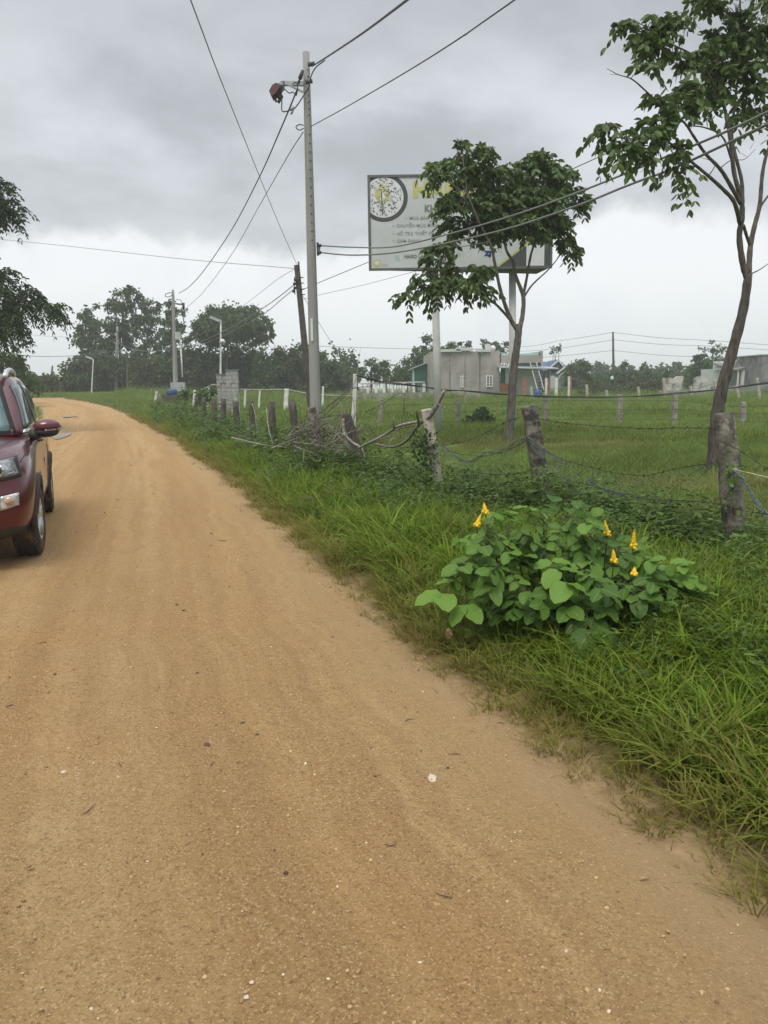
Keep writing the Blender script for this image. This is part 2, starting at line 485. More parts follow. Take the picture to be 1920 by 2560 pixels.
def road_material():
    mt, nt, N, L, b = new_mat('packed_dirt')
    geo = N.new('ShaderNodeNewGeometry')
    au = N.new('ShaderNodeAttribute'); au.attribute_name = 'across'
    av = N.new('ShaderNodeAttribute'); av.attribute_name = 'along'
    cmb = N.new('ShaderNodeCombineXYZ'); L.new(au.outputs['Fac'], cmb.inputs[0]); L.new(av.outputs['Fac'], cmb.inputs[1])
    def noise(scale, detail=6, rough=0.6, vec=None, stretch=None, dist=0.0):
        n = N.new('ShaderNodeTexNoise'); n.inputs['Scale'].default_value = scale; n.inputs['Detail'].default_value = detail
        n.inputs['Roughness'].default_value = rough; n.inputs['Distortion'].default_value = dist
        v = vec or geo.outputs['Position']
        if stretch:
            mp = N.new('ShaderNodeMapping'); mp.inputs['Scale'].default_value = stretch; L.new(v, mp.inputs['Vector']); v = mp.outputs[0]
        L.new(v, n.inputs['Vector']); return n.outputs['Fac']
    def ramp(v, lo, hi, a=0.0, c=1.0):
        m_ = N.new('ShaderNodeMapRange'); m_.inputs['From Min'].default_value = lo; m_.inputs['From Max'].default_value = hi
        m_.inputs['To Min'].default_value = a; m_.inputs['To Max'].default_value = c
        L.new(v, m_.inputs['Value']); return m_.outputs[0]
    def mix(f, a, c):
        x = N.new('ShaderNodeMix'); x.data_type = 'RGBA'
        if isinstance(f, float): x.inputs['Factor'].default_value = f
        else: L.new(f, x.inputs['Factor'])
        for s_, v in ((x.inputs[6], a), (x.inputs[7], c)):
            if isinstance(v, tuple): s_.default_value = (*v, 1)
            else: L.new(v, s_)
        return x.outputs[2]
    U = cmb.outputs[0]
    tracks = noise(1.0, 4, 0.55, U, (1.25, 0.045, 1), 0.3)
    streak = noise(1.0, 6, 0.6, U, (7.0, 0.22, 1), 0.2)
    fine = noise(1.0, 4, 0.6, U, (22.0, 0.45, 1), 0.1)
    c = mix(ramp(tracks, 0.36, 0.64), (0.345, 0.200, 0.076), (0.475, 0.308, 0.138))
    ru = N.new('ShaderNodeAttribute'); ru.attribute_name = 'rut'
    rm = N.new('ShaderNodeMath'); rm.operation = 'MULTIPLY'; L.new(ru.outputs['Fac'], rm.inputs[0]); L.new(ramp(noise(0.9, 5), 0.30, 0.62, 0.15, 0.75), rm.inputs[1])
    c = mix(rm.outputs[0], c, (0.53, 0.365, 0.185))
    c = mix(ramp(fine, 0.50, 0.68, 0, 0.40), c, (0.53, 0.36, 0.185))
    c = mix(ramp(streak, 0.42, 0.66, 0, 0.80), c, (0.33, 0.20, 0.09))
    c = mix(ramp(noise(0.8, 5), 0.50, 0.72, 0, 0.5), c, (0.45, 0.235, 0.085))
    c = mix(ramp(noise(5.5, 8, 0.7), 0.48, 0.70, 0, 0.6), c, (0.36, 0.225, 0.095))
    c = mix(ramp(noise(30.0, 7, 0.75), 0.50, 0.70, 0, 0.70), c, (0.27, 0.155, 0.062))
    c = mix(ramp(noise(70.0, 4, 0.75), 0.53, 0.64, 0, 0.75), c, (0.175, 0.100, 0.042))
    c = mix(ramp(noise(105.0, 3, 0.7), 0.54, 0.68, 0, 0.85), c, (0.62, 0.45, 0.25))
    # pale sandy fringe towards the grass
    fr = N.new('ShaderNodeAttribute'); fr.attribute_name = 'fringe'
    fm = N.new('ShaderNodeMath'); fm.operation = 'MULTIPLY'; L.new(fr.outputs['Fac'], fm.inputs[0]); L.new(ramp(noise(1.6, 6), 0.3, 0.6, 0.3, 0.9), fm.inputs[1])
    c = mix(fm.outputs[0], c, (0.42, 0.295, 0.155))
    # quartz grains
    vo = N.new('ShaderNodeTexVoronoi'); vo.inputs['Scale'].default_value = 130.0; L.new(geo.outputs['Position'], vo.inputs['Vector'])
    vr = N.new('ShaderNodeSeparateColor'); L.new(vo.outputs['Color'], vr.inputs[0])
    gr = N.new('ShaderNodeMath'); gr.operation = 'MULTIPLY'
    L.new(ramp(vr.outputs[0], 0.955, 0.965), gr.inputs[0]); L.new(ramp(vo.outputs['Distance'], 0.32, 0.22), gr.inputs[1])
    c = mix(gr.outputs[0], c, (0.66, 0.55, 0.38))
    L.new(c, b.inputs['Base Color'])
    b.inputs['Roughness'].default_value = 0.93; b.inputs['Specular IOR Level'].default_value = 0.2
    h = N.new('ShaderNodeMath'); h.operation = 'MULTIPLY_ADD'
    L.new(noise(16.0, 8, 0.75), h.inputs[0]); h.inputs[1].default_value = 1.0
    h2 = N.new('ShaderNodeMath'); h2.operation = 'MULTIPLY'; L.new(noise(110.0, 3, 0.7), h2.inputs[0]); h2.inputs[1].default_value = 0.45
    L.new(h2.outputs[0], h.inputs[2])
    bp = N.new('ShaderNodeBump'); bp.inputs['Strength'].default_value = 0.9; bp.inputs['Distance'].default_value = 0.030
    L.new(h.outputs[0], bp.inputs['Height']); L.new(bp.outputs[0], b.inputs['Normal'])
    return mt
NA = 34
us = np.concatenate([[-1.0, -0.985, -0.96], np.linspace(-0.92, 0.92, NA - 6), [0.96, 0.985, 1.0]])
nl = len(center)
half = (road_w / 2)
jag = 0.085 * vnoise(right_edge[:, 0] * 2.2, right_edge[:, 1] * 2.2, 11, 4) + 0.05 * vnoise(right_edge[:, 0] * 9, right_edge[:, 1] * 9, 12, 2)
HW = half + jag + 0.06
RXY = center[:, None, :] - left_n[:, None, :] * (us[None, :, None] * HW[:, None, None])
RX, RY = RXY[..., 0], RXY[..., 1]
ul = us[None] * half[:, None]
rut = np.zeros_like(RX)
for c0, w0, dp in ((-0.2, 0.42, 0.028), (-1.75, 0.45, 0.030), (1.55, 0.38, 0.026)):
    rut -= dp * np.exp(-((ul - c0 + 0.12 * vnoise(RX * 0.35, RY * 0.35, 21)) / w0) ** 2)
rough_z = 0.008 * vnoise(RX * 2.3, RY * 2.3, 22, 4)
crown = 0.045 * (1 - us[None] ** 2)
edge_drop = -0.035 * S((np.abs(us)[None] - 0.96) / 0.04)
RZ = zt(RX, RY) + crown + rut * S((1 - np.abs(us[None])) / 0.15) + rough_z * S((1 - np.abs(us[None])) / 0.1) + edge_drop + 0.004
ridx = np.arange(nl * len(us)).reshape(nl, len(us))
RF = np.stack([ridx[:-1, 1:], ridx[:-1, :-1], ridx[1:, :-1], ridx[1:, 1:]], -1).reshape(-1, 4)[:, ::-1]
road = np_mesh('road', np.stack([RX, RY, RZ], -1).reshape(-1, 3), RF, road_material(), smooth=True,
               attr={'rut': np.clip(-rut / 0.028, 0, 1).ravel(), 'across': ul.ravel(), 'along': np.repeat(_s, len(us)), 'fringe': (S((np.abs(us)[None] * half[:, None] - half[:, None] + 0.75) / 0.75) * np.ones_like(RX)).ravel()})
tag(road, kind='structure')
def road_z(x, y):
    """height of the road surface (nearest mesh point)"""
    k = np.argmin((RX - x) ** 2 + (RY - y) ** 2)
    return float(RZ.ravel()[k])
# ------------------------------------------------------------------ scattered cover
def scatter(name, pts, rotz, tilt, scl, tint, pick, protos, kind='stuff', label=None):
    """one object that sets copies of the prototype tufts on its points"""
    n = len(pts)
    me = bpy.data.meshes.new(name)
    me.vertices.add(n); me.vertices.foreach_set('co', np.asarray(pts, np.float32).ravel())
    a = me.attributes.new('rot', 'FLOAT_VECTOR', 'POINT')
    rv = np.zeros((n, 3), np.float32)
    rv[:, 0] = rng.normal(0, tilt, n); rv[:, 1] = rng.normal(0, tilt, n); rv[:, 2] = rotz
    a.data.foreach_set('vector', rv.ravel())
    for nm, v in (('scl', scl), ('tint', tint)):
        a = me.attributes.new(nm, 'FLOAT', 'POINT'); a.data.foreach_set('value', np.asarray(v, np.float32))
    a = me.attributes.new('pick', 'INT', 'POINT'); a.data.foreach_set('value', np.asarray(pick, np.int32))
    me.update()
    o = link(bpy.data.objects.new(name, me))
    coll = bpy.data.collections.new(name + '_tufts')
    for i, p in enumerate(protos):
        p.name = '%s_tuft_%02d' % (name, i)
        coll.objects.link(p)
    ng = bpy.data.node_groups.new(name, 'GeometryNodeTree')
    ng.interface.new_socket('Geometry', in_out='INPUT', socket_type='NodeSocketGeometry')
    ng.interface.new_socket('Geometry', in_out='OUTPUT', socket_type='NodeSocketGeometry')
    N, L = ng.nodes, ng.links
    gi, go = N.new('NodeGroupInput'), N.new('NodeGroupOutput')
    ci = N.new('GeometryNodeCollectionInfo'); ci.inputs['Collection'].default_value = coll
    ci.inputs['Separate Children'].default_value = True; ci.inputs['Reset Children'].default_value = True
    ip = N.new('GeometryNodeInstanceOnPoints')
    ip.inputs['Pick Instance'].default_value = True
    def attr(nm, ty):
        x = N.new('GeometryNodeInputNamedAttribute'); x.data_type = ty; x.inputs['Name'].default_value = nm
        return x.outputs['Attribute']
    L.new(gi.outputs[0], ip.inputs['Points']); L.new(ci.outputs[0], ip.inputs['Instance'])
    L.new(attr('pick', 'INT'), ip.inputs['Instance Index']); L.new(attr('rot', 'FLOAT_VECTOR'), ip.inputs['Rotation'])
    L.new(attr('scl', 'FLOAT'), ip.inputs['Scale'])
    L.new(ip.outputs[0], go.inputs[0])
    md = o.modifiers.new('scatter', 'NODES'); md.node_group = ng
    return tag(o, label, None, None, kind)
def grass_tuft(name, n, h0, h1, spread, w, bend, material, seed):
    r = np.random.default_rng(seed)
    V, F, T = [], [], []
    for i in range(n):
        a = r.uniform(0, 6.283); rad = spread * math.sqrt(r.uniform())
        base = np.array([rad * math.cos(a), rad * math.sin(a), 0.0])
        az = a + r.normal(0, 0.9)
        h = r.uniform(h0, h1); ln = r.uniform(0.05, 0.35) + 0.5 * rad / max(spread, 1e-3) * 0.5
        bd = bend * r.uniform(0.3, 1.3)
        d = np.array([math.cos(az), math.sin(az), 0]); side = np.array([-d[1], d[0], 0])
        tw = r.uniform(-0.6, 0.6); side = side * math.cos(tw) + d * math.sin(tw)
        ww = w * r.uniform(0.6, 1.3); tone = r.uniform()
        k = len(V); ts = (0, 0.35, 0.7, 1.0)
        for t in ts:
            p = base + d * h * (ln * t + bd * t * t) + np.array([0, 0, h * (t - 0.42 * bd * t * t * t)])
            wd = ww * (1 - t) ** 0.6 if t < 1 else 0
            if t < 1:
                V += [p - side * wd, p + side * wd]; T += [tone, tone]
            else:
                V += [p]; T += [tone]
        F += [(k, k + 1, k + 3), (k, k + 3, k + 2), (k + 2, k + 3, k + 5), (k + 2, k + 5, k + 4), (k + 4, k + 5, k + 6)]
    return np_mesh(name, V, F, material, False, {'tone': T})
def weed_tuft(name, n, h0, h1, spread, L0, W0, material, seed):
    """leafy stems"""
    r = np.random.default_rng(seed)
    V, F, T = [], [], []
    for i in range(n):
        a = r.uniform(0, 6.283); rad = spread * math.sqrt(r.uniform())
        b0 = np.array([rad * math.cos(a), rad * math.sin(a), 0.0])
        lean = np.array([math.cos(a), math.sin(a), 0]) * r.uniform(0.1, 0.6)
        h = r.uniform(h0, h1)
        top = b0 + lean * h + np.array([0, 0, h])
        k = len(V)
        s = np.array([0.003, 0, 0])
        V += [b0 - s, b0 + s, top]; T += [0.3] * 3; F += [(k, k + 1, k + 2)]
        for j in range(r.integers(6, 10)):
            t = r.uniform(0.25, 1.0)
            p = b0 + (top - b0) * t
            az = r.uniform(0, 6.283); dz = r.uniform(-0.3, 0.5)
            d = np.array([math.cos(az), math.sin(az), dz]); d /= np.linalg.norm(d)
            sd = np.cross(d, [0, 0, 1.0]); sd /= np.linalg.norm(sd)
            nn_ = np.cross(sd, d)
            ll = L0 * r.uniform(0.6, 1.3); ww = W0 * r.uniform(0.7, 1.2); tone = r.uniform()
            k = len(V)
            V += [p, p + d * ll * 0.35 + sd * ww - nn_ * ww * 0.25, p + d * ll * 0.75 + sd * ww * 0.7 - nn_ * ll * 0.12, p + d * ll - nn_ * ll * 0.3,
                  p + d * ll * 0.75 - sd * ww * 0.7 - nn_ * ll * 0.12, p + d * ll * 0.35 - sd * ww - nn_ * ww * 0.25, p + d * ll * 0.5 - nn_ * ll * 0.02]
            T += [tone] * 7
            F += [(k, k + 6, k + 1), (k + 1, k + 6, k + 2), (k + 2, k + 6, k + 3), (k + 3, k + 6, k + 4), (k + 4, k + 6, k + 5), (k + 5, k + 6, k)]
    return np_mesh(name, V, F, material, False, {'tone': T})
gm_lush = leaf_mat('lush_grass', (0.085, 0.168, 0.008), (0.195, 0.300, 0.024), (0.26, 0.215, 0.060), 0.40, 0.55, inst=True, spec=0.14)
gm_field = leaf_mat('pasture_grass', (0.108, 0.188, 0.026), (0.195, 0.285, 0.055), (0.25, 0.215, 0.085), 0.38, 0.6, inst=True, spec=0.14)
gm_weed = leaf_mat('weed_leaf', (0.052, 0.106, 0.015), (0.118, 0.195, 0.036), (0.15, 0.16, 0.05), 0.30, 0.5, inst=True, spec=0.2)
gm_weed2 = leaf_mat('pale_weed_leaf', (0.075, 0.145, 0.035), (0.14, 0.23, 0.07), (0.20, 0.20, 0.06), 0.30, 0.5, inst=True)

def pts_in(x0, x1, y0, y1, dens):
    n = int((x1 - x0) * (y1 - y0) * dens)
    x = rng.uniform(x0, x1, n); y = rng.uniform(y0, y1, n)
    return x, y
def frustum(x, y, pad=0.4):
    """keep what the camera could see, with room for a step to the side"""
    lim = y * 0.52 + 1.2 + pad
    return (x < lim) & (x > -lim)
def place(name, rings, protos, scale, tint, keep, tilt=0.12, label=None, pick=None):
    X, Y, SC = [], [], []
    for (x0, x1, y0, y1, dens, sc) in rings:
        x, y = pts_in(x0, x1, y0, y1, dens)
        ok = frustum(x, y)
        x, y = x[ok], y[ok]
        X.append(x); Y.append(y); SC.append(np.full(len(x), sc))
    x, y, sc = np.concatenate(X), np.concatenate(Y), np.concatenate(SC)
    d = road_dist(x, y)
    ok = keep(x, y, d)
    x, y, sc, d = x[ok], y[ok], sc[ok], d[ok]
    z = ground_z(x, y, d) - 0.01
    n = len(x)
    pk = pick(x, y, d) if pick else rng.integers(0, len(protos), n)
    return scatter(name, np.stack([x, y, z], 1), rng.uniform(0, 6.283, n), tilt, sc * scale(x, y, d) * rng.uniform(0.7, 1.25, n), np.clip(tint(x, y, d), 0, 1), pk, protos, label=label)
def fence_dist(x, y):
    """signed distance past the roadside fence (positive = in the field)"""
    a = np.interp(y, FENCE_Y, FENCE_X)
    return x - a
_fp = sorted([(gx(1600, 6.4).y, gx(1600, 6.4).x), (8.3, gx(1172, 8.3).x), (9.9, gx(945, 9.9).x), (12, gx(770, 12).x), (15, gx(640, 15).x), (19, gx(546, 19).x), (25, gx(464, 25).x), (33, gx(425, 33).x)])
FENCE_Y = [-5, 3] + [a for a, b in _fp] + [60, 200]
FENCE_X = [_fp[0][1] + 4.3, _fp[0][1] + 1.6] + [b for a, b in _fp] + [_fp[-1][1] - 12, _fp[-1][1] - 60]
u01 = lambda n: rng.uniform(0, 1, n)
# lush verge grass
lush = [grass_tuft('tuft', 30, 0.12, 0.28, 0.10, 0.0062, 0.80, gm_lush, s) for s in range(4)] + \
       [grass_tuft('tuft', 22, 0.15, 0.34, 0.09, 0.0080, 1.0, gm_lush, s) for s in range(10, 13)]
def verge_keep(x, y, d):
    fd = fence_dist(x, y)
    dens = S((d + 0.24 + 0.20 * vnoise(x * 1.7, y * 1.7, 31)) / 0.42) * S((1.2 - fd) / 2.5)
    return (u01(len(x)) < dens) & (d > -0.16)
place('verge_grass', [(0, 7, 1.6, 6, 130, 1.0), (-2, 8, 6, 11, 80, 1.15), (-6, 8, 11, 20, 40, 1.5), (-16, 3, 20, 40, 12, 2.0)], lush,
      lambda x, y, d: 0.36 + 0.66 * S((d + 0.16) / 0.70) * np.where(y > 7, 0.85, 1) * (0.85 + 0.25 * vnoise(x * 0.9, y * 0.9, 33)),
      lambda x, y, d: 0.72 * (1 - S((d - 0.05) / 0.55)) + 0.16 * (vnoise(x * 1.1, y * 1.1, 35) > 0.45) + np.where(u01(len(x)) < 0.06, 0.7, 0) + 0.10, verge_keep,
      label='grass of the verge between dirt road and fence')
# short dry grass creeping onto the road
short = [grass_tuft('tuft', 16, 0.03, 0.10, 0.06, 0.0028, 1.3, gm_lush, s) for s in range(20, 24)]
def creep_keep(x, y, d):
    return (u01(len(x)) < np.exp(-((d - 0.06) / 0.24) ** 2) * (0.55 + 0.6 * vnoise(x * 2.4, y * 2.4, 37))) & (d > -0.28)
place('roadside_tufts', [(-1, 3, 1.6, 7, 300, 1.0), (-6, 2, 7, 14, 110, 1.3), (-16, -1, 14, 40, 16, 2.0)], short,
      lambda x, y, d: 0.8 + 0.5 * S(d / 0.4), lambda x, y, d: 0.85 - 0.6 * S((d - 0.1) / 0.5) + 0.25 * (u01(len(x)) - 0.5), creep_keep, tilt=0.25,
      label='sparse yellowing grass creeping over the road edge')
# leafy weeds along the fence
weeds = [weed_tuft('weed', 9, 0.16, 0.38, 0.16, 0.055, 0.016, gm_weed, s) for s in range(4)] + [weed_tuft('weed', 10, 0.10, 0.24, 0.15, 0.040, 0.014, gm_weed2, s) for s in range(5, 8)]
def weed_keep(x, y, d):
    fd = fence_dist(x, y)
    dens = np.exp(-((fd + 0.35) / np.where((y < 9) & (fd < -0.35), 1.7, 1.0)) ** 2) * 1.0 + 0.42 * (vnoise(x * 0.8, y * 0.8, 41) > 0.12) * S((d - 0.4) / 0.6) * (fd < 0.6)
    return (u01(len(x)) < dens * (0.65 + 0.5 * vnoise(x * 1.5, y * 1.5, 43))) & (d > 0.45)
place('fence_weeds', [(0, 8, 3, 8, 55, 1.0), (-2, 9, 8, 13, 38, 1.25), (-8, 4, 13, 26, 12, 1.8), (-18, 0, 26, 40, 4, 2.4)], weeds,
      lambda x, y, d: 0.7 + 0.5 * np.exp(-(fence_dist(x, y) / 0.9) ** 2), lambda x, y, d: 0.15 * u01(len(x)), weed_keep,
      label='dark leafy weeds growing along the wire fence')
# pasture
past = [grass_tuft('tuft', 30, 0.10, 0.26, 0.16, 0.0055, 0.9, gm_field, s) for s in range(40, 45)]
def field_keep(x, y, d):
    fd = fence_dist(x, y)
    return (u01(len(x)) < S((fd + 0.6) / 1.2)) & (d > 1.5)
place('pasture_grass', [(1, 12, 4, 10, 60, 0.95), (-1, 14, 10, 18, 34, 1.2), (-8, 20, 18, 32, 13, 1.7), (-24, 40, 32, 60, 3.4, 2.6), (-50, 70, 60, 110, 0.8, 4.0)], past,
      lambda x, y, d: 0.75 + 0.35 * vnoise(x * 0.5, y * 0.5, 51), lambda x, y, d: 0.18 + 0.45 * S((vnoise(x * 0.45, y * 0.7, 53) - 0.05) / 0.6) * S((24 - y) / 6), field_keep,
      label='pasture grass in the fenced field')
# left roadside far away
place('left_verge_grass', [(-60, -4, 16, 80, 5.0, 1.8)], past, lambda x, y, d: 0.9 + 0 * x, lambda x, y, d: 0.15 + 0 * x,
      lambda x, y, d: (fence_dist(x, y) < -1.5) & (d > 0.05) & (x < np.interp(y, right_edge[:, 1][:np.argmax(right_edge[:, 1])], right_edge[:, 0][:np.argmax(right_edge[:, 1])]) - 3),
      label='grass on the far left side of the road')
place('far_right_verge_grass', [(-70, 0, 38, 100, 5.0, 1.6)], past, lambda x, y, d: 0.9 + 0 * x, lambda x, y, d: 0.2 + 0 * x,
      lambda x, y, d: (fence_dist(x, y) < 1.0) & (d > 0.05) & (x > np.interp(y, center[:np.argmax(center[:, 1]), 1], center[:np.argmax(center[:, 1]), 0])),
      label='grass between the bend of the road and the trees')

# loose stones on the road
def stone_mesh(name, material, seed):
    r = np.random.default_rng(seed)
    bm = bmesh.new(); bmesh.ops.create_icosphere(bm, subdivisions=1, radius=1)
    for v in bm.verts:
        v.co *= r.uniform(0.75, 1.2); v.co.z *= 0.6
    me = bpy.data.meshes.new(name); bm.to_mesh(me); bm.free()
    me.materials.append(material)
    return bpy.data.objects.new(name, me)
def stone_mat(name, a, c):
    mt, nt, N, L, b = new_mat(name)
    oi = N.new('ShaderNodeObjectInfo'); mx = N.new('ShaderNodeMix'); mx.data_type = 'RGBA'
    L.new(oi.outputs['Random'], mx.inputs['Factor']); mx.inputs[6].default_value = (*a, 1); mx.inputs[7].default_value = (*c, 1)
    L.new(mx.outputs[2], b.inputs['Base Color']); b.inputs['Roughness'].default_value = 0.85
    return mt
sm_brown = stone_mat('brown_gravel', (0.22, 0.125, 0.055), (0.50, 0.34, 0.17))
sm_pale = stone_mat('quartz_gravel', (0.52, 0.42, 0.28), (0.70, 0.62, 0.48))
stones = [stone_mesh('stone', sm_brown, s) for s in range(4)] + [stone_mesh('stone', sm_pale, s) for s in range(5, 7)]
def road_pts(n, y0, y1):
    x = rng.uniform(-6, 2, n); y = y0 * (y1 / y0) ** rng.uniform(0, 1, n)
    d = road_dist(x, y); ok = (d < 0.1) & frustum(x, y, 0)
    return x[ok], y[ok], d[ok]
gxp, gyp, gd = road_pts(90000, 1.5, 10)
keep = u01(len(gxp)) < 0.35 + 0.65 * S(vnoise(gxp * 1.1, gyp * 0.8, 61) + 0.3)
gxp, gyp = gxp[keep], gyp[keep]
from mathutils import kdtree
kd = kdtree.KDTree(RX.size)
for i, (a, b_, c) in enumerate(zip(RX.ravel(), RY.ravel(), RZ.ravel())):
    if b_ < 60: kd.insert((a, b_, 0), i)
kd.balance()
RZf = RZ.ravel()
def rz(x, y): return float(RZf[kd.find((x, y, 0))[1]])
gz = np.array([rz(a, b_) for a, b_ in zip(gxp, gyp)])
gs = 0.0014 + 0.0062 * rng.uniform(0, 1, len(gxp)) ** 5
scatter('gravel', np.stack([gxp, gyp, gz], 1), rng.uniform(0, 6.28, len(gxp)), 0.4, gs, np.zeros(len(gxp)), np.where(u01(len(gxp)) < 0.95, rng.integers(0, 4, len(gxp)), rng.integers(4, 6, len(gxp))), stones,
        label='loose grit and pebbles on the dirt road')
# dark crumbs of soil, twig ends and leaf bits further along the road
m_crumb = stone_mat('dark_crumb', (0.055, 0.035, 0.02), (0.20, 0.12, 0.06))
crumbs = [stone_mesh('crumb', m_crumb, s) for s in range(8, 11)]
twl = []
for s in range(3):
    t_ = MB(); r_ = random.Random(s); t_.tube([(-2.6, 0, 0.2), (-0.6, r_.uniform(-.4, .4), 0.3), (1.0, r_.uniform(-.4, .4), 0.25), (2.8, r_.uniform(-.6, .6), 0.2)], [0.16, 0.2, 0.16, 0.1], 4)
    me_ = bpy.data.meshes.new('twig'); me_.from_pydata(t_.v, [], t_.f); me_.materials.append(m_crumb); twl.append(bpy.data.objects.new('twig', me_))
cx_, cy_, cd_ = road_pts(900, 2.0, 24)
ok_ = u01(len(cx_)) < 0.25 + 0.75 * (vnoise(cx_ * 0.9, cy_ * 0.6, 71) > 0.1)
cx_, cy_ = cx_[ok_], cy_[ok_]
cz_ = np.array([rz(a, b_) for a, b_ in zip(cx_, cy_)])
scatter('road_litter', np.stack([cx_, cy_, cz_], 1), rng.uniform(0, 6.28, len(cx_)), 0.2, (0.004 + 0.012 * rng.uniform(0, 1, len(cx_)) ** 3) * (0.7 + 0.06 * cy_), np.zeros(len(cx_)), rng.integers(0, 6, len(cx_)), crumbs + twl,
        label='dark crumbs and twig ends on the dirt road')
# the larger stones lie apart
def loose(name, label, px, py, r, material, seed, sq=(1, 1, 0.6), cat='stone', group=None):
    p = G(px, py)
    o = stone_mesh(name, material, seed)
    zz_ = rz(p.x, p.y) if p.y < 60 else p.z
    o.location = (p.x, p.y, zz_ + r * sq[2] * 0.25); o.scale = (r * sq[0], r * sq[1], r * sq[2]); o.rotation_euler = (0, 0, seed * 1.7)
    link(o)
    return tag(o, label, cat, group)
m_pebble = mat('pale_pebble', (0.62, 0.54, 0.41), 0.8, var=0.15, vscale=30, bump=0.4)
m_clod = mat('dark_clod', (0.14, 0.085, 0.045), 0.95, var=0.2, vscale=30, bump=0.5)
SG = 'larger stones lying on the dirt road'
loose('stone', 'broad pale stone sunk in the road, largest of the loose stones', 1080, 1966, 0.026, m_pebble, 1, (1.3, 0.8, 0.35), group=SG)
loose('stone', 'small white pebble on the road, at the middle of the bottom edge', 632, 2507, 0.0075, m_pebble, 2, group=SG)
loose('stone', 'round cream pebble on the road, lowest pebble near the bottom edge', 618, 2536, 0.0085, m_pebble, 3, group=SG)
loose('stone', 'pale pebble on the road alone near the left edge of the photo', 160, 1950, 0.012, m_pebble, 4, group=SG)
CG = 'dark clods lying on the dirt road'
loose('clod', 'flat dark brown clod on the road, widest of the dark clods', 520, 1882, 0.020, m_clod, 5, (1.4, 0.7, 0.4), 'clod', CG)
loose('clod', 'small dark clod on the road behind the widest clod', 607, 1826, 0.012, m_clod, 6, (1.3, 0.8, 0.5), 'clod', CG)

# puddles
m_water, _nt, _N, _L, _b = new_mat('puddle_water')
_b.inputs['Base Color'].default_value = (0.16, 0.11, 0.06, 1); _b.inputs['Roughness'].default_value = 0.32; _b.inputs['Specular IOR Level'].default_value = 0.9
_nz = _N.new('ShaderNodeTexNoise'); _nz.inputs['Scale'].default_value = 2.5; _bp = _N.new('ShaderNodeBump'); _bp.inputs['Strength'].default_value = 0.6; _bp.inputs['Distance'].default_value = 0.06
_L.new(_nz.outputs['Fac'], _bp.inputs['Height']); _L.new(_bp.outputs[0], _b.inputs['Normal'])
def puddle(pxs, seed):
    pts = []
    for (a, b_) in pxs:
        p = G(a, b_); pts.append((p.x, p.y, (rz(p.x, p.y) if p.y < 59 else p.z) + 0.006))
    zc = sum(p[2] for p in pts) / len(pts) + 0.006
    MBx = MB()
    pts = [(p[0], p[1], zc) for p in spline([Vector(p) for p in pts + [pts[0]]], 4)[:-1]]
    ar_ = sum(a[0] * b[1] - b[0] * a[1] for a, b in zip(pts, pts[1:] + pts[:1]))
    MBx.add(pts if ar_ > 0 else pts[::-1], [tuple(range(len(pts)))])
    return tag(MBx.build('puddle', m_water), kind='structure')
puddle([(119, 1092), (128, 1087), (150, 1085), (172, 1083), (178, 1088), (170, 1094), (160, 1097), (150, 1101), (140, 1102), (130, 1098)], 1)
puddle([(140, 1080), (160, 1078.5), (176, 1079), (160, 1081)], 2)
puddle([(155, 1043), (165, 1041), (182, 1041), (196, 1044), (180, 1045), (170, 1047), (160, 1046)], 3)

# ------------------------------------------------------------------ buildings
M['render_wall'] = mat('grey_render', (0.34, 0.315, 0.285), 0.95, var=0.12, vscale=0.8, bump=0.2, dirt=((0.24, 0.225, 0.205), 0.45, 0.50), stretch=(1, 1, 0.5))
M['pale_wall'] = mat('pale_wall', (0.58, 0.60, 0.58), 0.85, var=0.06, vscale=1.5, dirt=((0.42, 0.43, 0.42), 1.5, 0.62))
M['green_sheet'] = mat('green_sheet', (0.030, 0.125, 0.085), 0.55, var=0.12, vscale=1.2)
M['cyan_sheet'] = mat('cyan_sheet', (0.42, 0.58, 0.55), 0.5, var=0.1, vscale=2)
M['roof_sheet'] = mat('grey_roof_sheet', (0.42, 0.43, 0.43), 0.6, var=0.1, vscale=2)
M['brick'] = mat('red_brick', (0.38, 0.135, 0.075), 0.95, var=0.25, vscale=3)
M['mortar_red'] = mat('brick_mortar', (0.40, 0.25, 0.18), 0.95, var=0.1)
M['glass'] = mat('dark_window_glass', (0.05, 0.055, 0.06), 0.15, var=0.05, spec=0.6)
M['blue_roof'] = mat('blue_tiles', (0.06, 0.115, 0.21), 0.6, var=0.12, vscale=2)
M['blue_plastic'] = mat('blue_plastic', (0.03, 0.09, 0.26), 0.5, var=0.1)
M['ruin'] = mat('stained_white_wall', (0.50, 0.48, 0.44), 0.95, var=0.1, vscale=1, dirt=((0.16, 0.145, 0.12), 0.9, 0.47))
M['dark_wall'] = mat('weathered_wall', (0.22, 0.215, 0.21), 0.95, var=0.2, vscale=0.8, dirt=((0.12, 0.115, 0.11), 0.6, 0.5))
M['block_wall'] = mat('block_base_wall', (0.30, 0.285, 0.26), 0.95, var=0.2, vscale=1.5, bump=0.3)

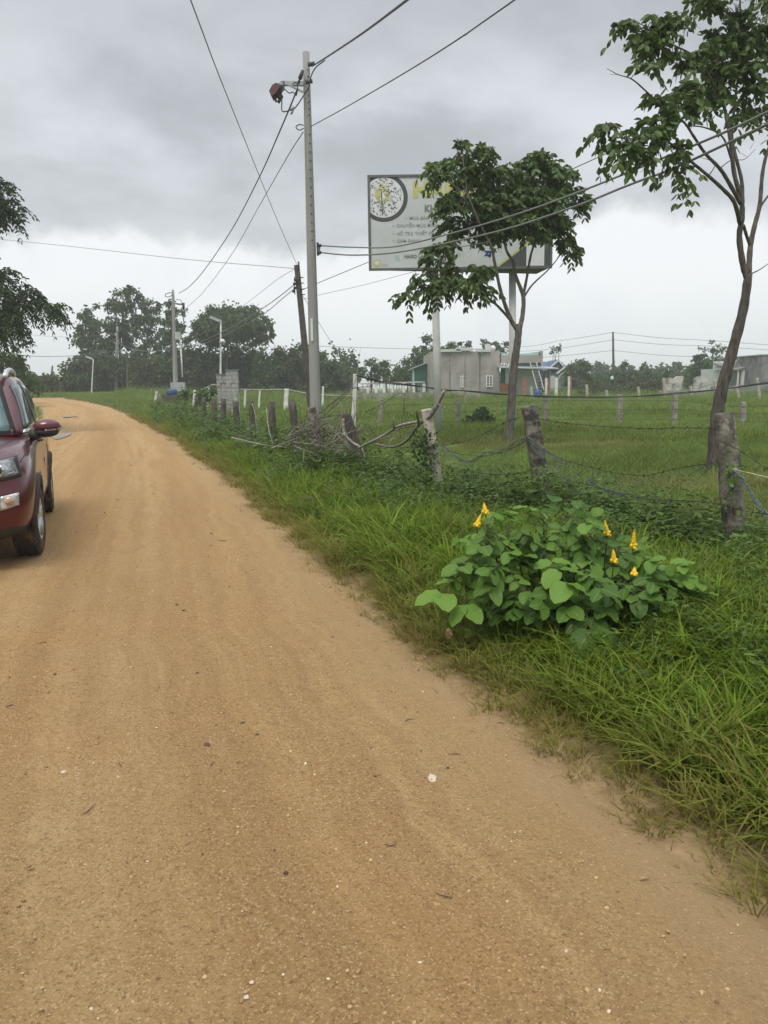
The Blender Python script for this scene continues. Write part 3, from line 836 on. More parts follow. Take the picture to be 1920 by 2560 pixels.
HY = 70.0                                       # distance of the long house
hb = gx(1168 / K, HY); hz = hb.z
def hp(x, y, Y=HY): return P(x, y, Y)           # photo pixels straight
hx0, hx1 = hp(1075, 990).x, hp(1248, 990).x
htop = hp(1200, 878).z
house = thing('concrete_house', 'long bare concrete house with broken parapet and two white barred windows', 'house', hb)
def hbox(name, m_, x0, x1, y0, y1, z0, z1, parent=house, base=hb):
    return MB(base).box((x0, y0, z0), (x1, y1, z1)).build(name, m_, parent)
hbox('wall', M['render_wall'], hx0, hx1, HY, HY + 11, hz - 0.5, htop)
pj = MB(hb)
for (xa, xb, za, zb) in ((1101, 1150, 873, 880), (1140, 1182, 869, 877), (1193, 1226, 874, 880)):
    a, b_ = hp(xa, zb), hp(xb, za)
    pj.box((a.x, HY - 0.25, a.z), (b_.x, HY + 0.6, b_.z))
pj.build('parapet_ledge', M['pale_wall'], house)
for xs_ in (1124.5, 1199):
    a = hp(xs_, 990); hbox('wall_joint', M['dark_wall'], a.x - 0.06, a.x + 0.06, HY - 0.04, HY, hz, htop - 0.15)
def window(cx, y0, y1, w, parent, base, Y, leaves=2, bars=3):
    a, b_ = hp(cx - w / 2, y1, Y), hp(cx + w / 2, y0, Y)
    fr = MB(base); t = 0.09
    fr.box((a.x - t, Y - 0.10, a.z - t), (b_.x + t, Y, a.z)); fr.box((a.x - t, Y - 0.10, b_.z), (b_.x + t, Y, b_.z + t))
    fr.box((a.x - t, Y - 0.10, a.z), (a.x, Y, b_.z)); fr.box((b_.x, Y - 0.10, a.z), (b_.x + t, Y, b_.z))
    wdw = fr.build('window', M['white_paint'], parent)
    MB(base).box((a.x, Y - 0.03, a.z), (b_.x, Y - 0.01, b_.z)).build('pane', M['glass'], wdw)
    br = MB(base)
    for i in range(1, leaves):
        x = a.x + (b_.x - a.x) * i / leaves; br.box((x - 0.05, Y - 0.085, a.z), (x + 0.05, Y - 0.03, b_.z))
    for i in range(1, bars + 1):
        z = a.z + (b_.z - a.z) * i / (bars + 1); br.box((a.x, Y - 0.06, z - 0.02), (b_.x, Y - 0.03, z + 0.02))
    br.build('window_bars', M['white_paint'], wdw)
window(1157, 942, 966, 7, house, hb, HY)
window(1223.5, 941, 965, 12, house, hb, HY)
# roof top box and tank
a, b_ = hp(1214, 878, HY + 2), hp(1226, 860, HY + 2)
tank = thing('roof_box', 'white box on the flat roof of the long concrete house', 'box', (a.x, HY + 2, htop + 0.003))
MB((a.x, HY + 2, htop + 0.003)).box((a.x, HY + 2, htop + 0.003), (b_.x, HY + 2.6, b_.z)).build('case', M['pale_wall'], tank)
dm = MB((a.x, HY + 2, htop + 0.003)); dm.tube([(b_.x + 0.25, HY + 2.2, htop + 0.35), (b_.x + 0.25, HY + 2.35, htop + 0.35)], 0.28, 14); dm.build('dish', M['white_paint'], tank)
# front wing
fx0, fx1 = hp(1253, 990).x, hp(1353, 990).x
zb_, zt_ = hp(1300, 907).z, hp(1300, 888).z
hbox('fascia', M['render_wall'], fx0, fx1, HY + 0.4, HY + 0.8, zb_, zt_)
sh = MB(hb)
p0, p1, p2, p3 = hp(1256, 880), hp(1258, 889), hp(1351, 889), hp(1353, 878)
sh.prism([(p0.x, HY + 0.9, p0.z), (p1.x, HY + 0.9, p1.z), (p2.x, HY + 0.9, p2.z), (p3.x, HY + 0.9, p3.z), (hp(1300, 884).x, HY + 0.9, hp(1300, 884).z)], (0, 5, 0))
sh.build('roof_sheet', M['cyan_sheet'], house)
hbox('side_fin', M['render_wall'], fx1, fx1 + 0.15, HY + 0.3, HY + 7, hp(1300, 915).z, hp(1353, 877).z)
hbox('lintel_panel', M['green_sheet'], hp(1300, 900).x, fx1 - 0.05, HY + 0.55, HY + 0.7, hp(1300, 915).z, zb_)
canopy = MB(hb)
ca, cb = hp(1250, 920, HY - 1.6), hp(1397, 923, HY - 1.6)
canopy.prism([(ca.x, HY - 1.6, ca.z), (cb.x, HY - 1.6, cb.z), (cb.x, HY - 1.6, cb.z + 0.10), (ca.x, HY - 1.6, ca.z + 0.12)], (0, 4.5, 0.25))
canopy.build('canopy', M['roof_sheet'], house)
hbox('front_wall', M['pale_wall'], hp(1293, 990).x, hp(1350, 990).x, HY + 1.5, HY + 1.7, hz - 0.3, zb_)
hbox('green_panel', M['green_sheet'], fx0, hp(1272, 990).x, HY + 0.3, HY + 0.4, hp(1250, 959).z, hp(1250, 917).z)
hbox('pale_panel', M['cyan_sheet'], hp(1264, 990).x, hp(1292, 990).x, HY + 0.2, HY + 0.3, hp(1250, 959).z, hp(1250, 919).z)
bw = hbox('brick_wall', M['mortar_red'], fx0 - 0.1, hp(1271, 990).x, HY - 0.1, HY + 0.1, hz - 0.4, hp(1250, 959).z)
bb = MB(hb)
x_, z_ = fx0 - 0.09, hz - 0.35
row = 0
while z_ < hp(1250, 959).z - 0.07:
    x_ = fx0 - 0.09 - (0.11 if row % 2 else 0)
    while x_ < hp(1271, 990).x - 0.05:
        bb.box((max(x_, fx0 - 0.09), HY - 0.12, z_), (min(x_ + 0.21, hp(1271, 990).x), HY - 0.101, z_ + 0.065)); x_ += 0.225
    z_ += 0.08; row += 1
o = bb.build('bricks', M['brick'], bw); o['kind'] = 'stuff'
hbox('open_bay', M['glass'], hp(1352, 990).x, hp(1383, 990).x, HY + 1.5, HY + 1.6, hz + 0.6, hp(1360, 926).z)
bay = MB(hb)
for x in (1352, 1362, 1373, 1383):
    a = hp(x, 960); bay.box((a.x - 0.05, HY + 1.38, hz), (a.x + 0.05, HY + 1.48, hp(x, 924).z))
a, b_ = hp(1352, 951), hp(1383, 951); bay.box((a.x, HY + 1.3, a.z - 0.05), (b_.x, HY + 1.37, a.z + 0.05))
bay.build('bay_frame', M['steel'], house)
# posts by the porch, each a thing of its own
PG = 'brick and white posts before the porch of the long house'
def porch_post(px, y0, Y, w, label, m_lo, split=None):
    b = gx(px / K, Y); t = P(px, y0, Y)
    o = thing('porch_post', label, 'post', b, 0, PG)
    hw = w / 2
    if split is None:
        MB(b).box((b.x - hw, Y - hw, b.z - 0.3), (b.x + hw, Y + hw, t.z)).build('shaft', m_lo, o)
    else:
        MB(b).box((b.x - hw, Y - hw, b.z - 0.3), (b.x, Y + hw, t.z)).build('painted_face', M['white_paint'], o)
        MB(b).box((b.x, Y - hw, b.z - 0.3), (b.x + hw, Y + hw, t.z)).build('brick_face', m_lo, o)
    return o
porch_post(1308, 945, HY - 5, 0.26, 'short rough red brick post standing before the pale porch wall', M['brick'])
porch_post(1364, 945, HY - 5, 0.28, 'post half white and half red brick beside the ladder', M['brick'], True)
porch_post(1387, 944, HY - 5, 0.24, 'white leaning post at the right end of the porch', M['white_paint'])
porch_post(1420, 941, HY - 5, 0.26, 'post half white half brick before the blue roofed house', M['brick'], True)
# ladder leaning on the canopy
lb, lt = P(1352, 976, HY - 2.2), P(1333, 906, HY - 1.2)
lad = thing('ladder', 'aluminium ladder leaning against the porch roof of the concrete house', 'ladder', (lb.x, lb.y, lb.z))
wv = Vector((0.28, 0, 0))
for s in (-1, 1):
    MB(lb).bar(lb + wv * s, lt + wv * s, 0.07).build('rail', M['steel'], lad)
for i in range(1, 9):
    p = lb.lerp(lt, i / 9.0)
    MB(lb).bar(p - wv, p + wv, 0.05).build('rung', M['steel'], lad)
p = P(1344, 986, HY - 2.6)
bar_ = MB(); bar_.tube([(p.x, p.y, hz - 0.05), (p.x, p.y, hz + 0.25), (p.x, p.y, hz + 0.6), (p.x, p.y, hz + 0.85)], [0.26, 0.31, 0.31, 0.26], 14)
tag(bar_.build('barrel', M['blue_plastic']), 'blue barrel standing at the foot of the ladder', 'barrel')
# green metal shed to the left of the house
SY = 74.0
sb = gx(1060 / K, SY)
shed = thing('green_shed', 'dark green sheet metal shed with sloping roof left of the concrete house', 'shed', sb)
c0, c1 = P(1034, 923, SY), P(1085, 903, SY)
MB(sb).prism([(c0.x, SY, sb.z - 0.4), (c1.x, SY, sb.z - 0.4), (c1.x, SY, c1.z), (c0.x, SY, c0.z)], (0, 7, 0)).build('wall', M['green_sheet'], shed)
ribs = MB(sb)
n_ = 11
for i in range(n_):
    x = c0.x + (c1.x - c0.x) * (i + 0.5) / n_
    ribs.box((x - 0.03, SY - 0.03, sb.z - 0.3), (x + 0.03, SY, c0.z + (c1.z - c0.z) * (i + 0.5) / n_ - 0.05))
ribs.build('sheet_ribs', M['green_sheet'], shed)
MB(sb).prism([(c0.x - 0.3, SY - 0.3, c0.z - 0.03), (c1.x, SY - 0.3, c1.z + 0.07), (c1.x, SY - 0.3, c1.z + 0.17), (c0.x - 0.3, SY - 0.3, c0.z + 0.07)], (0, 7.6, 0)).build('roof', M['roof_sheet'], shed)
MB(sb).box((c0.x - 0.12, SY - 0.1, sb.z - 0.3), (c0.x + 0.05, SY - 0.03, c0.z - 0.05)).build('corner_post', M['cyan_sheet'], shed)
# white baluster wall
BY = 72.0
wb = gx(980 / K, BY)
bal = thing('baluster_wall', 'stained white baluster wall on a grey block base by the shed', 'wall', wb)
xa, xb = P(903, 970, BY).x, P(1062, 970, BY).x
zr = P(1000, 954, BY).z; zl = P(1000, 981, BY).z; z0 = wb.z
MB(wb).box((xa, BY, z0 - 0.5), (xb + 0.8, BY + 0.3, zl)).build('base_wall', M['block_wall'], bal)
tl, tr = P(905, 957.5, BY).z, P(1062, 953, BY).z
MB(wb).prism([(xa, BY - 0.02, tl - 0.12), (xb, BY - 0.02, tr - 0.12), (xb, BY - 0.02, tr), (xa, BY - 0.02, tl)], (0, 0.34, 0)).build('top_rail', M['ruin'], bal)
for i, px in enumerate((919, 940, 960, 982, 1010, 1034, 1060)):
    x = P(px, 970, BY).x
    MB(wb).box((x - 0.14, BY + 0.02, zl + 0.003), (x + 0.14, BY + 0.28, tl - 0.125)).build('pillar', M['white_paint'], bal)
for i in range(26):
    x = xa + 0.15 + (xb - xa - 0.3) * i / 25
    if min(abs(x - P(px, 970, BY).x) for px in (919, 940, 960, 982, 1010, 1034, 1060)) < 0.22: continue
    b2 = MB(wb); h_ = tl - 0.125 - zl - 0.006
    b2.tube([(x, BY + 0.15, zl + 0.003 + h_ * t) for t in (0, 0.15, 0.35, 0.6, 0.85, 1)], [0.06, 0.045, 0.085, 0.05, 0.045, 0.06], 6)
    b2.build('baluster', M['ruin'], bal)
# blue roofed house
UY = 95.0
ub = gx(1400 / K, UY)
bh = thing('blue_roof_house', 'small villa with blue tiled gable roofs and white trim beside the concrete house', 'house', ub)
def up(x, y, Y=UY): return P(x, y, Y)
MB(ub).box((up(1362, 950).x, UY, ub.z - 0.5), (up(1434, 950).x, UY + 9, up(1400, 939).z)).build('wall', M['pale_wall'], bh)
def gable(x0, x1, ye, xp, yp, Y, dep, name):
    a, b_, c_ = up(x0, ye, Y), up(x1, ye, Y), up(xp, yp, Y)
    rf = MB(ub)
    rf.prism([(a.x - 0.3, Y - 0.3, a.z - 0.15), (c_.x, Y - 0.3, c_.z - 0.12), (b_.x + 0.3, Y - 0.3, b_.z - 0.15), (b_.x + 0.3, Y - 0.3, b_.z), (c_.x, Y - 0.3, c_.z + 0.15), (a.x - 0.3, Y - 0.3, a.z)], (0, dep, 0))
    r_ = rf.build('roof', M['blue_roof'], bh)
    MB(ub).prism([(a.x, Y, a.z - 0.02), (b_.x, Y, b_.z - 0.02), (c_.x, Y, c_.z - 0.14)], (0, dep - 0.8, 0)).build('gable_wall', M['dark_wall'], r_)
    tm = MB(ub)
    tm.bar((a.x - 0.35, Y - 0.36, a.z - 0.1), (c_.x, Y - 0.36, c_.z + 0.05), 0.16); tm.bar((b_.x + 0.35, Y - 0.36, b_.z - 0.1), (c_.x, Y - 0.36, c_.z + 0.05), 0.16)
    tm.build('gable_trim', M['white_paint'], r_)
gable(1378, 1404, 919, 1395, 902, UY, 6, 'a')
gable(1398, 1433, 932, 1414, 916, UY - 1.0, 5, 'b')
rr = MB(ub)
a, b_ = up(1345, 917), up(1437, 936)
rr.prism([(up(1345, 921).x, UY + 0.5, up(1345, 921).z), (up(1437, 938).x, UY + 0.5, up(1437, 938).z), (up(1425, 908).x, UY + 4, up(1425, 905).z), (up(1352, 905).x, UY + 4, up(1352, 904).z)], (0, 0.3, 0.15))
rr.build('main_roof', M['blue_roof'], bh)
ar = MB(ub); pts = []
for i in range(11):
    th = math.pi * i / 10; c_ = up(1412, 948, UY - 1.2)
    pts.append((c_.x - math.cos(th) * 0.7, UY - 1.2, c_.z + math.sin(th) * 0.8))
ar.tube(pts, 0.09, 6); ar.build('porch_arch', M['white_paint'], bh)
# house at the far right with a white column
RY_ = 72.0
rb = gx(1880 / K, RY_)
rh = thing('porch_house', 'grey roofed house with pointed gable and white column at the right edge', 'house', rb)
def rp(x, y, Y=RY_): return P(x, y, Y)
MB(rb).box((rp(1850, 960).x, RY_ + 3, rb.z - 0.5), (rp(1897, 960).x, RY_ + 9, rp(1880, 918).z)).build('wall', M['pale_wall'], rh)
a, b_ = rp(1840, 927), rp(1897, 915)
MB(rb).prism([(a.x, RY_, a.z), (b_.x, RY_, b_.z), (b_.x, RY_, b_.z + 0.15), (a.x, RY_, a.z + 0.12)], (0, 5, 0.7)).build('porch_roof', M['dark_wall'], rh)
c0, c1, c2 = rp(1843, 922), rp(1880, 921), rp(1858, 900)
MB(rb).prism([(c0.x, RY_ + 1, c0.z), (c1.x, RY_ + 1, c1.z), (c2.x, RY_ + 1, c2.z)], (0, 4, 0)).build('gable_wall', M['pale_wall'], rh)
gt = MB(rb); gt.bar((c0.x - 0.1, RY_ + 0.9, c0.z), (c2.x, RY_ + 0.9, c2.z + 0.1), 0.2); gt.bar((c1.x + 0.1, RY_ + 0.9, c1.z), (c2.x, RY_ + 0.9, c2.z + 0.1), 0.2)
gt.build('gable_trim', M['dark_wall'], rh)
MB(rb).box((rp(1847, 910).x, RY_ + 5.2, rp(1850, 922).z), (rp(1877, 910).x, RY_ + 5.6, rp(1850, 898).z)).build('parapet', M['pale_wall'], rh)
MB(rb).prism([(rp(1868, 919).x, RY_ + 2.5, rp(1868, 917).z), (rp(1899, 919).x, RY_ + 2.5, rp(1899, 917).z), (rp(1899, 903).x, RY_ + 5, rp(1899, 904).z), (rp(1872, 903).x, RY_ + 5, rp(1872, 904).z)], (0, 0.2, 0.12)).build('roof', M['roof_sheet'], rh)
for px, w in ((1863, 0.34), (1881, 0.16), (1848, 0.12)):
    t = rp(px, 924 - (px - 1848) * 0.12)
    MB(rb).box((t.x - w / 2, RY_ + 0.1, rb.z - 0.3), (t.x + w / 2, RY_ + 0.1 + w, t.z)).build('column', M['white_paint'], rh)
# tall grey end wall next to it
eb = gx(1910 / K, RY_ - 3)
a, b_ = P(1899, 990, RY_ - 3), P(1948, 886, RY_ - 3)
ew = thing('grey_block_house', 'plain tall grey walled building cut by the right edge', 'building', eb)
MB(eb).box((a.x, RY_ - 3, eb.z - 0.5), (b_.x, RY_ + 6, P(1910, 888, RY_ - 3).z)).build('wall', M['dark_wall'], ew)
MB(eb).box((a.x - 0.1, RY_ - 3.1, P(1910, 888, RY_ - 3).z + 0.003), (b_.x + 0.1, RY_ + 6.1, P(1910, 885.5, RY_ - 3).z)).build('roof_edge', M['roof_sheet'], ew)
# ruined yard walls
def ruin(label, xs_, tops, Y, m_, base_h):
    b = gx(sum(xs_) / len(xs_) / K, Y)
    o = thing('ruined_wall', label, 'wall', b, 0, 'ruined walls at the far side of the pasture')
    poly = [(P(x, t, Y).x, Y, P(x, t, Y).z) for x, t in zip(xs_, tops)]
    poly = [(poly[0][0], Y, b.z + base_h)] + poly + [(poly[-1][0], Y, b.z + base_h)]
    MB(b).prism(poly[::-1], (0, 0.25, 0)).build('wall', m_, o)
    MB(b).box((poly[0][0] - 0.4, Y - 0.05, b.z - 0.4), (poly[-1][0] + 0.4, Y + 0.3, b.z + base_h - 0.003)).build('footing', M['block_wall'], o)
    return o
w1 = ruin('stained white wall panel with broken top between two pale posts', (1662, 1680, 1686, 1692, 1700, 1709), (946, 944, 948, 941, 940, 940), 64, M['ruin'], 0.7)
ruin('dark stained wall stub right of the stained white wall panel', (1737, 1748, 1756, 1766, 1770), (946, 941, 940, 942, 950), 66, M['ruin'], 0.5)
lw = ruin('low dark weathered wall before the house with white column', (1780, 1800, 1830, 1850, 1896, 1935), (966, 960, 968, 962, 964, 962), 68, M['dark_wall'], 0.2)

# ------------------------------------------------------------------ hollow block gate pillars, each block its own piece
def block_pillar(label, x0, x1, ytop, Y, group):
    b = gx((x0 + x1) / 2 / K, Y)
    w = P(x1, 960, Y).x - P(x0, 960, Y).x
    ztop = P(x0, ytop, Y).z
    o = thing('block_pillar', label, 'pillar', b, 0, group)
    MB(b).box((b.x - w / 2 + 0.03, Y + 0.03, b.z - 0.3), (b.x + w / 2 - 0.03, Y + w * 0.75 - 0.03, ztop - 0.12)).build('core', M['mortar'], o)
    n = int((ztop - b.z) / 0.21)
    r = random.Random(x0)
    for i in range(n):
        z0_ = b.z + i * 0.21
        cut = [0, 0.5 if i % 2 else 0.98, 1] if i % 2 else [0, 1]
        for j in range(len(cut) - 1):
            if cut[j + 1] - cut[j] < 0.1: continue
            xa_ = b.x - w / 2 + w * cut[j] + 0.008; xb__ = b.x - w / 2 + w * cut[j + 1] - 0.008
            e = r.uniform(-0.012, 0.012)
            MB(b).box((xa_, Y + e, z0_ + 0.008), (xb__, Y + w * 0.75 + e, z0_ + 0.202)).build('block', M['block'], o)
    MB(b).box((b.x - w / 2 - 0.03, Y - 0.03, b.z + n * 0.21 + 0.004), (b.x + w / 2 + 0.03, Y + w * 0.75 + 0.03, b.z + n * 0.21 + 0.07)).build('cap', M['mortar'], o)
BP = 'hollow block pillars behind the old fence'
block_pillar('lower darker grey block pillar, left of the pair behind the old fence', 549, 575, 930, 40.0, BP)
block_pillar('taller grey block pillar, right of the pair behind the old fence', 573, 601, 924, 39.4, BP)

# ------------------------------------------------------------------ billboard
BBY = 22.0
A_, B_ = P(921, 441, BBY), P(1380, 441, BBY)
C_ = P(925, 675, BBY); D_ = P(1379, 667.5, BBY)
bx0, bx1 = (A_.x + C_.x) / 2, (B_.x + D_.x) / 2
bz1, bz0 = A_.z, (C_.z + D_.z) / 2
bl = gx(1098 / K, BBY)
bbrd = thing('billboard', 'faded white roadside billboard on two white posts behind the small tree', 'billboard', bl)
Wd, Hd = bx1 - bx0, bz1 - bz0
back = 1.25
M['board_side'] = mat('board_steel', (0.13, 0.135, 0.135), 0.7, var=0.15, vscale=3)
M['board_face'] = mat('faded_board_print', (0.57, 0.595, 0.60), 0.55, var=0.06, vscale=1.2, dirt=((0.50, 0.525, 0.53), 2.5, 0.55))
bx2 = bx1 - 0.15
MB(bl).prism([(bx0, BBY + 0.02, bz0), (bx1, BBY + 0.02, bz0), (bx2, BBY + back, bz0), (bx0, BBY + 0.10, bz0)], (0, 0, Hd)).build('box', M['board_side'], bbrd)
MB(bl).box((bx0 + 0.04, BBY - 0.005, bz0 + 0.04), (bx1 - 0.04, BBY + 0.015, bz1 - 0.04)).build('face', M['board_face'], bbrd)
fr = MB(bl)
for lo, hi in (((bx0 - 0.03, BBY - 0.03, bz0 - 0.03), (bx1 + 0.03, BBY + 0.018, bz0 + 0.035)), ((bx0 - 0.03, BBY - 0.03, bz1 - 0.035), (bx1 + 0.03, BBY + 0.018, bz1 + 0.03)),
               ((bx0 - 0.03, BBY - 0.03, bz0 + 0.035), (bx0 + 0.035, BBY + 0.018, bz1 - 0.035)), ((bx1 - 0.035, BBY - 0.03, bz0 + 0.035), (bx1 + 0.03, BBY + 0.018, bz1 - 0.035))):
    fr.box(lo, hi)
fr.build('frame', M['board_side'], bbrd)
yy_ = BBY - 0.008
def bb2(x, y):
    """photo pixel -> point on the board"""
    return Vector((bx0 + (x - 923) / (1379.5 - 923) * Wd, yy_, bz1 - (y - 441) / (671.5 - 441 + (x - 923) * -0.0075) * Hd))
def flat(name, poly, m_, y=0.0):
    return MB(bl).prism([Vector((p.x, yy_ - y, p.z)) for p in poly], (0, 0.002, 0)).build(name, m_, bbrd)
M['p_dark'] = mat('print_dark', (0.075, 0.078, 0.08), 0.6, var=0.08)
M['p_yellow'] = mat('print_yellow', (0.50, 0.47, 0.13), 0.6, var=0.1, vscale=6, c2=(0.50, 0.50, 0.30))
M['p_yellow_f'] = mat('print_faded_yellow', (0.52, 0.50, 0.33), 0.6, var=0.06, vscale=6)
M['p_grey'] = mat('print_grey', (0.30, 0.32, 0.33), 0.6, var=0.1, vscale=10, c2=(0.36, 0.38, 0.39))
M['p_fade'] = mat('print_faded_dark', (0.13, 0.135, 0.14), 0.6, var=0.2, vscale=9, c2=(0.24, 0.245, 0.25))
M['p_blue'] = mat('print_blue', (0.02, 0.05, 0.22), 0.6, var=0.08)
M['p_white'] = mat('print_white', (0.70, 0.71, 0.72), 0.6, var=0.04)
M['p_teal'] = mat('print_teal', (0.36, 0.50, 0.52), 0.6, var=0.1)
def arc_pts(cx, cy, r, n=48): return [(cx + r * math.cos(2 * math.pi * i / n), cy + r * math.sin(2 * math.pi * i / n)) for i in range(n)]
def clipped(pts):      # keep the disc inside the board
    return [bb2(max(926.5, x), max(444.5, y)) for x, y in pts]
flat('logo_ring', clipped(arc_pts(960, 493, 60)), M['p_dark'])
flat('logo_disc', clipped(arc_pts(960, 493, 49.5)), M['p_white'], 0.003)
flat('logo_mark', [bb2(955, 458), bb2(976, 480), bb2(972, 500), bb2(957, 512), bb2(937, 490), bb2(940, 478)], M['p_yellow'], 0.006)
flat('logo_mark', [bb2(952, 470), bb2(958, 470), bb2(958, 485), bb2(964, 478), bb2(964, 500), bb2(958, 494), bb2(958, 502), bb2(952, 502)], M['p_white'], 0.008)
# the peeled print on the disc: many small dark scabs
rs = random.Random(5); scab = MB(bl)
for i in range(230):
    a_, r_ = rs.uniform(0, 6.28), 46 * math.sqrt(rs.uniform(0.02, 1))
    x, y = 960 + r_ * math.cos(a_), 493 + r_ * math.sin(a_)
    if x < 928 or y < 447: continue
    w_, h_ = rs.uniform(0.5, 3.4), rs.uniform(0.4, 1.6)
    if rs.random() < 0.25: w_, h_ = h_, w_ * 1.3
    scab.prism([Vector((bb2(x + a * w_, y + b * h_).x, yy_ - 0.010, bb2(x + a * w_, y + b * h_).z)) for a, b in ((-1, -0.6), (0.2, -1), (1, 0.3), (0.1, 1))], (0, 0.001, 0))
for (x0_, y0_, x1_, y1_) in ((953, 470, 958, 540), (958, 505, 962, 538), (948, 500, 952, 520)):
    scab.prism([Vector((bb2(a, b).x, yy_ - 0.010, bb2(a, b).z)) for a, b in ((x0_, y0_), (x1_ - 2, y0_ + 8), (x1_, y1_), (x0_ + 2, y1_ - 10))], (0, 0.001, 0))
scab.build('peeled_print', M['p_dark'], bbrd)['kind'] = 'stuff'
# dark corner with its yellow edge
flat('dark_corner', [bb2(1241, 667), bb2(1376, 571), bb2(1376, 667)], M['p_dark'])
flat('corner_edge', [bb2(1239, 666), bb2(1365, 571), bb2(1371, 573), bb2(1248, 666)], M['p_yellow'], 0.003)
def text(body, x, y, h, m_, sx=1.0, bold=0.0, parent=bbrd, name='lettering'):
    """lettering of cap height h (photo pixels) with its left foot at (x, y)"""
    cu = bpy.data.curves.new(name, 'FONT')
    cu.body = body
    cap = h * Hd / 230.0
    cu.size = cap / 0.72
    cu.offset = bold * cap
    cu.extrude = 0.0015
    cu.resolution_u = 3
    tmp = bpy.data.objects.new(name, cu)
    COL.objects.link(tmp)
    dg = bpy.context.evaluated_depsgraph_get()
    me = bpy.data.meshes.new_from_object(tmp.evaluated_get(dg))
    bpy.data.objects.remove(tmp)
    me.name = name
    me.materials.clear(); me.materials.append(m_)
    o = bpy.data.objects.new(name, me)
    p = bb2(x, y)
    o.location = (p.x - bl.x, yy_ - 0.004 - bl.y, p.z - bl.z)
    o.rotation_euler = (R(90), 0, 0); o.scale = (sx, 1, 1)
    if len(body) > 1: o['kind'] = 'stuff'
    return link(o, parent)
for ch_, x_l in zip('HARO', (1033, 1072, 1111, 1148)): text(ch_, x_l, 491, 36, M['p_yellow'], 1.12, 0.10, name='letter')
for ch_, x_l in zip('KHÁ', (1061, 1075, 1090)): text(ch_, x_l, 529, 17, M['p_fade'], 0.9, 0.05, name='letter')
for i, (s_, x, y) in enumerate((('•  MUA BÁN - KÝ GỬI', 1013, 547.5), ('•  CHUYỂN MỤC ĐÍCH - TÁCH', 981, 566), ('•  HỖ TRỢ THIẾT KẾ', 981, 585.5), ('•  CAM RANH', 981, 603.5))):
    text(s_, x, y, 7.5, M['p_grey'], 1.12, 0.03)
text('HARO LAND', 1010, 643, 8.6, M['p_fade'], 0.98, 0.045)
text('ZJ', 1213, 638, 11, M['p_blue'], 1.15, 0.12)
text('23C', 953, 663, 6, M['p_yellow_f'], 1.2, 0.0)
# small map-pin and leaf marks
pin = [bb2(x, y) for x, y in arc_pts(941, 655, 9.5, 20)]
flat('pin_mark', [bb2(941, 670), bb2(933, 660)] + [bb2(941 + 9.5 * math.cos(t), 655 + 9.5 * math.sin(t)) for t in np.linspace(math.pi * 0.85, math.pi * 2.15, 16)] + [bb2(949, 660)], M['p_yellow'])
flat('pin_eye', [bb2(x, y) for x, y in arc_pts(941, 655, 5.5, 16)], M['p_white'], 0.003)
flat('leaf_mark', [bb2(987, 640), bb2(990, 635), bb2(996, 637), bb2(998, 648), bb2(993, 650), bb2(988, 646)], M['p_teal'])
flat('blank_card', [bb2(1317, 613), bb2(1362, 613), bb2(1362, 664), bb2(1317, 664)], M['p_white'], 0.004)
for (xt, yt, xb_, r_) in ((1087, 680, 1098, 0.105), (1281, 675, 1282, 0.10)):
    b = gx(xb_ / K, BBY + 0.55)
    t_ = P(xt, yt, BBY + 0.55); t_.z = bz0
    MB(bl).tube([b - Vector((0, 0, 0.4)), t_], [r_ * 1.04, r_], 16).build('post', M['post_paint'], bbrd)

# ------------------------------------------------------------------ utility poles
def pole(name, label, xt, yt, xb, Y, rt, rb, m_, group=None, square=False, cat='utility pole'):
    b = gx(xb, Y); t = q(xt, yt, Y)
    o = thing(name, label, cat, b, 0, group)
    n = 8
    mb_ = MB(b)
    pts = [b + (t - b) * (i / n) for i in range(n + 1)]; pts[0].z -= 0.4
    mb_.tube(pts, [rb + (rt - rb) * i / n for i in range(n + 1)], 4 if square else 16, True, square)
    mb_.build('shaft', m_, o)
    return o, b, t
UG = 'utility poles along the dirt road'
Y1 = 19.0
p1, b1, t1 = pole('utility_pole', 'tall round grey concrete pole with bracket arm, nearest of the utility poles', 661, 113, 684, Y1, 0.077, 0.145, M['concrete'], UG)
def w1_(x, y, dy=0.0): return q(x, y, Y1 + dy)
MB(b1).bar(w1_(606, 180.5, -0.1), w1_(655, 181, -0.1), 0.085).build('bracket_arm', M['steel'], p1)
MB(b1).bar(w1_(621, 182, -0.17), w1_(655, 199, -0.15), 0.04).build('bracket_brace', M['steel'], p1)
sw = MB(b1)
sw.prism([w1_(581, 196, -0.3), w1_(588, 183, -0.3), w1_(597, 178, -0.3), w1_(603, 186, -0.3), w1_(597, 199, -0.3), w1_(587, 208, -0.3)], (0, 0.30, 0))
cov = sw.build('fuse_cover', M['orange'], p1)
fz = MB(b1); fz.tube([w1_(598, 186, -0.1), w1_(603, 191, -0.1), w1_(604, 201, -0.1)], [0.09, 0.10, 0.06], 8)
fz.tube([w1_(598, 197, -0.12), w1_(607, 213, -0.12)], [0.085, 0.065], 8); fz.tube([w1_(590, 200, -0.12), w1_(597, 220, -0.12)], 0.03, 6); fz.tube([w1_(606, 213, -0.12), w1_(601, 222, -0.12)], 0.035, 6)
fz.build('fuse_switch', M['iron'], p1)
MB(b1).tube([w1_(613, 175, -0.2), w1_(613, 193, -0.2), w1_(608, 198, -0.2), w1_(604, 198, -0.2)], 0.022, 6).build('hanger', M['iron'], p1)
ins = MB(b1); ins.tube([w1_(654, 152, -0.15), w1_(648, 170, -0.15)], [0.035, 0.05], 8); ins.tube([w1_(648, 170, -0.15), w1_(644, 180, -0.15)], 0.025, 6)
ins.build('insulator', M['iron'], p1)
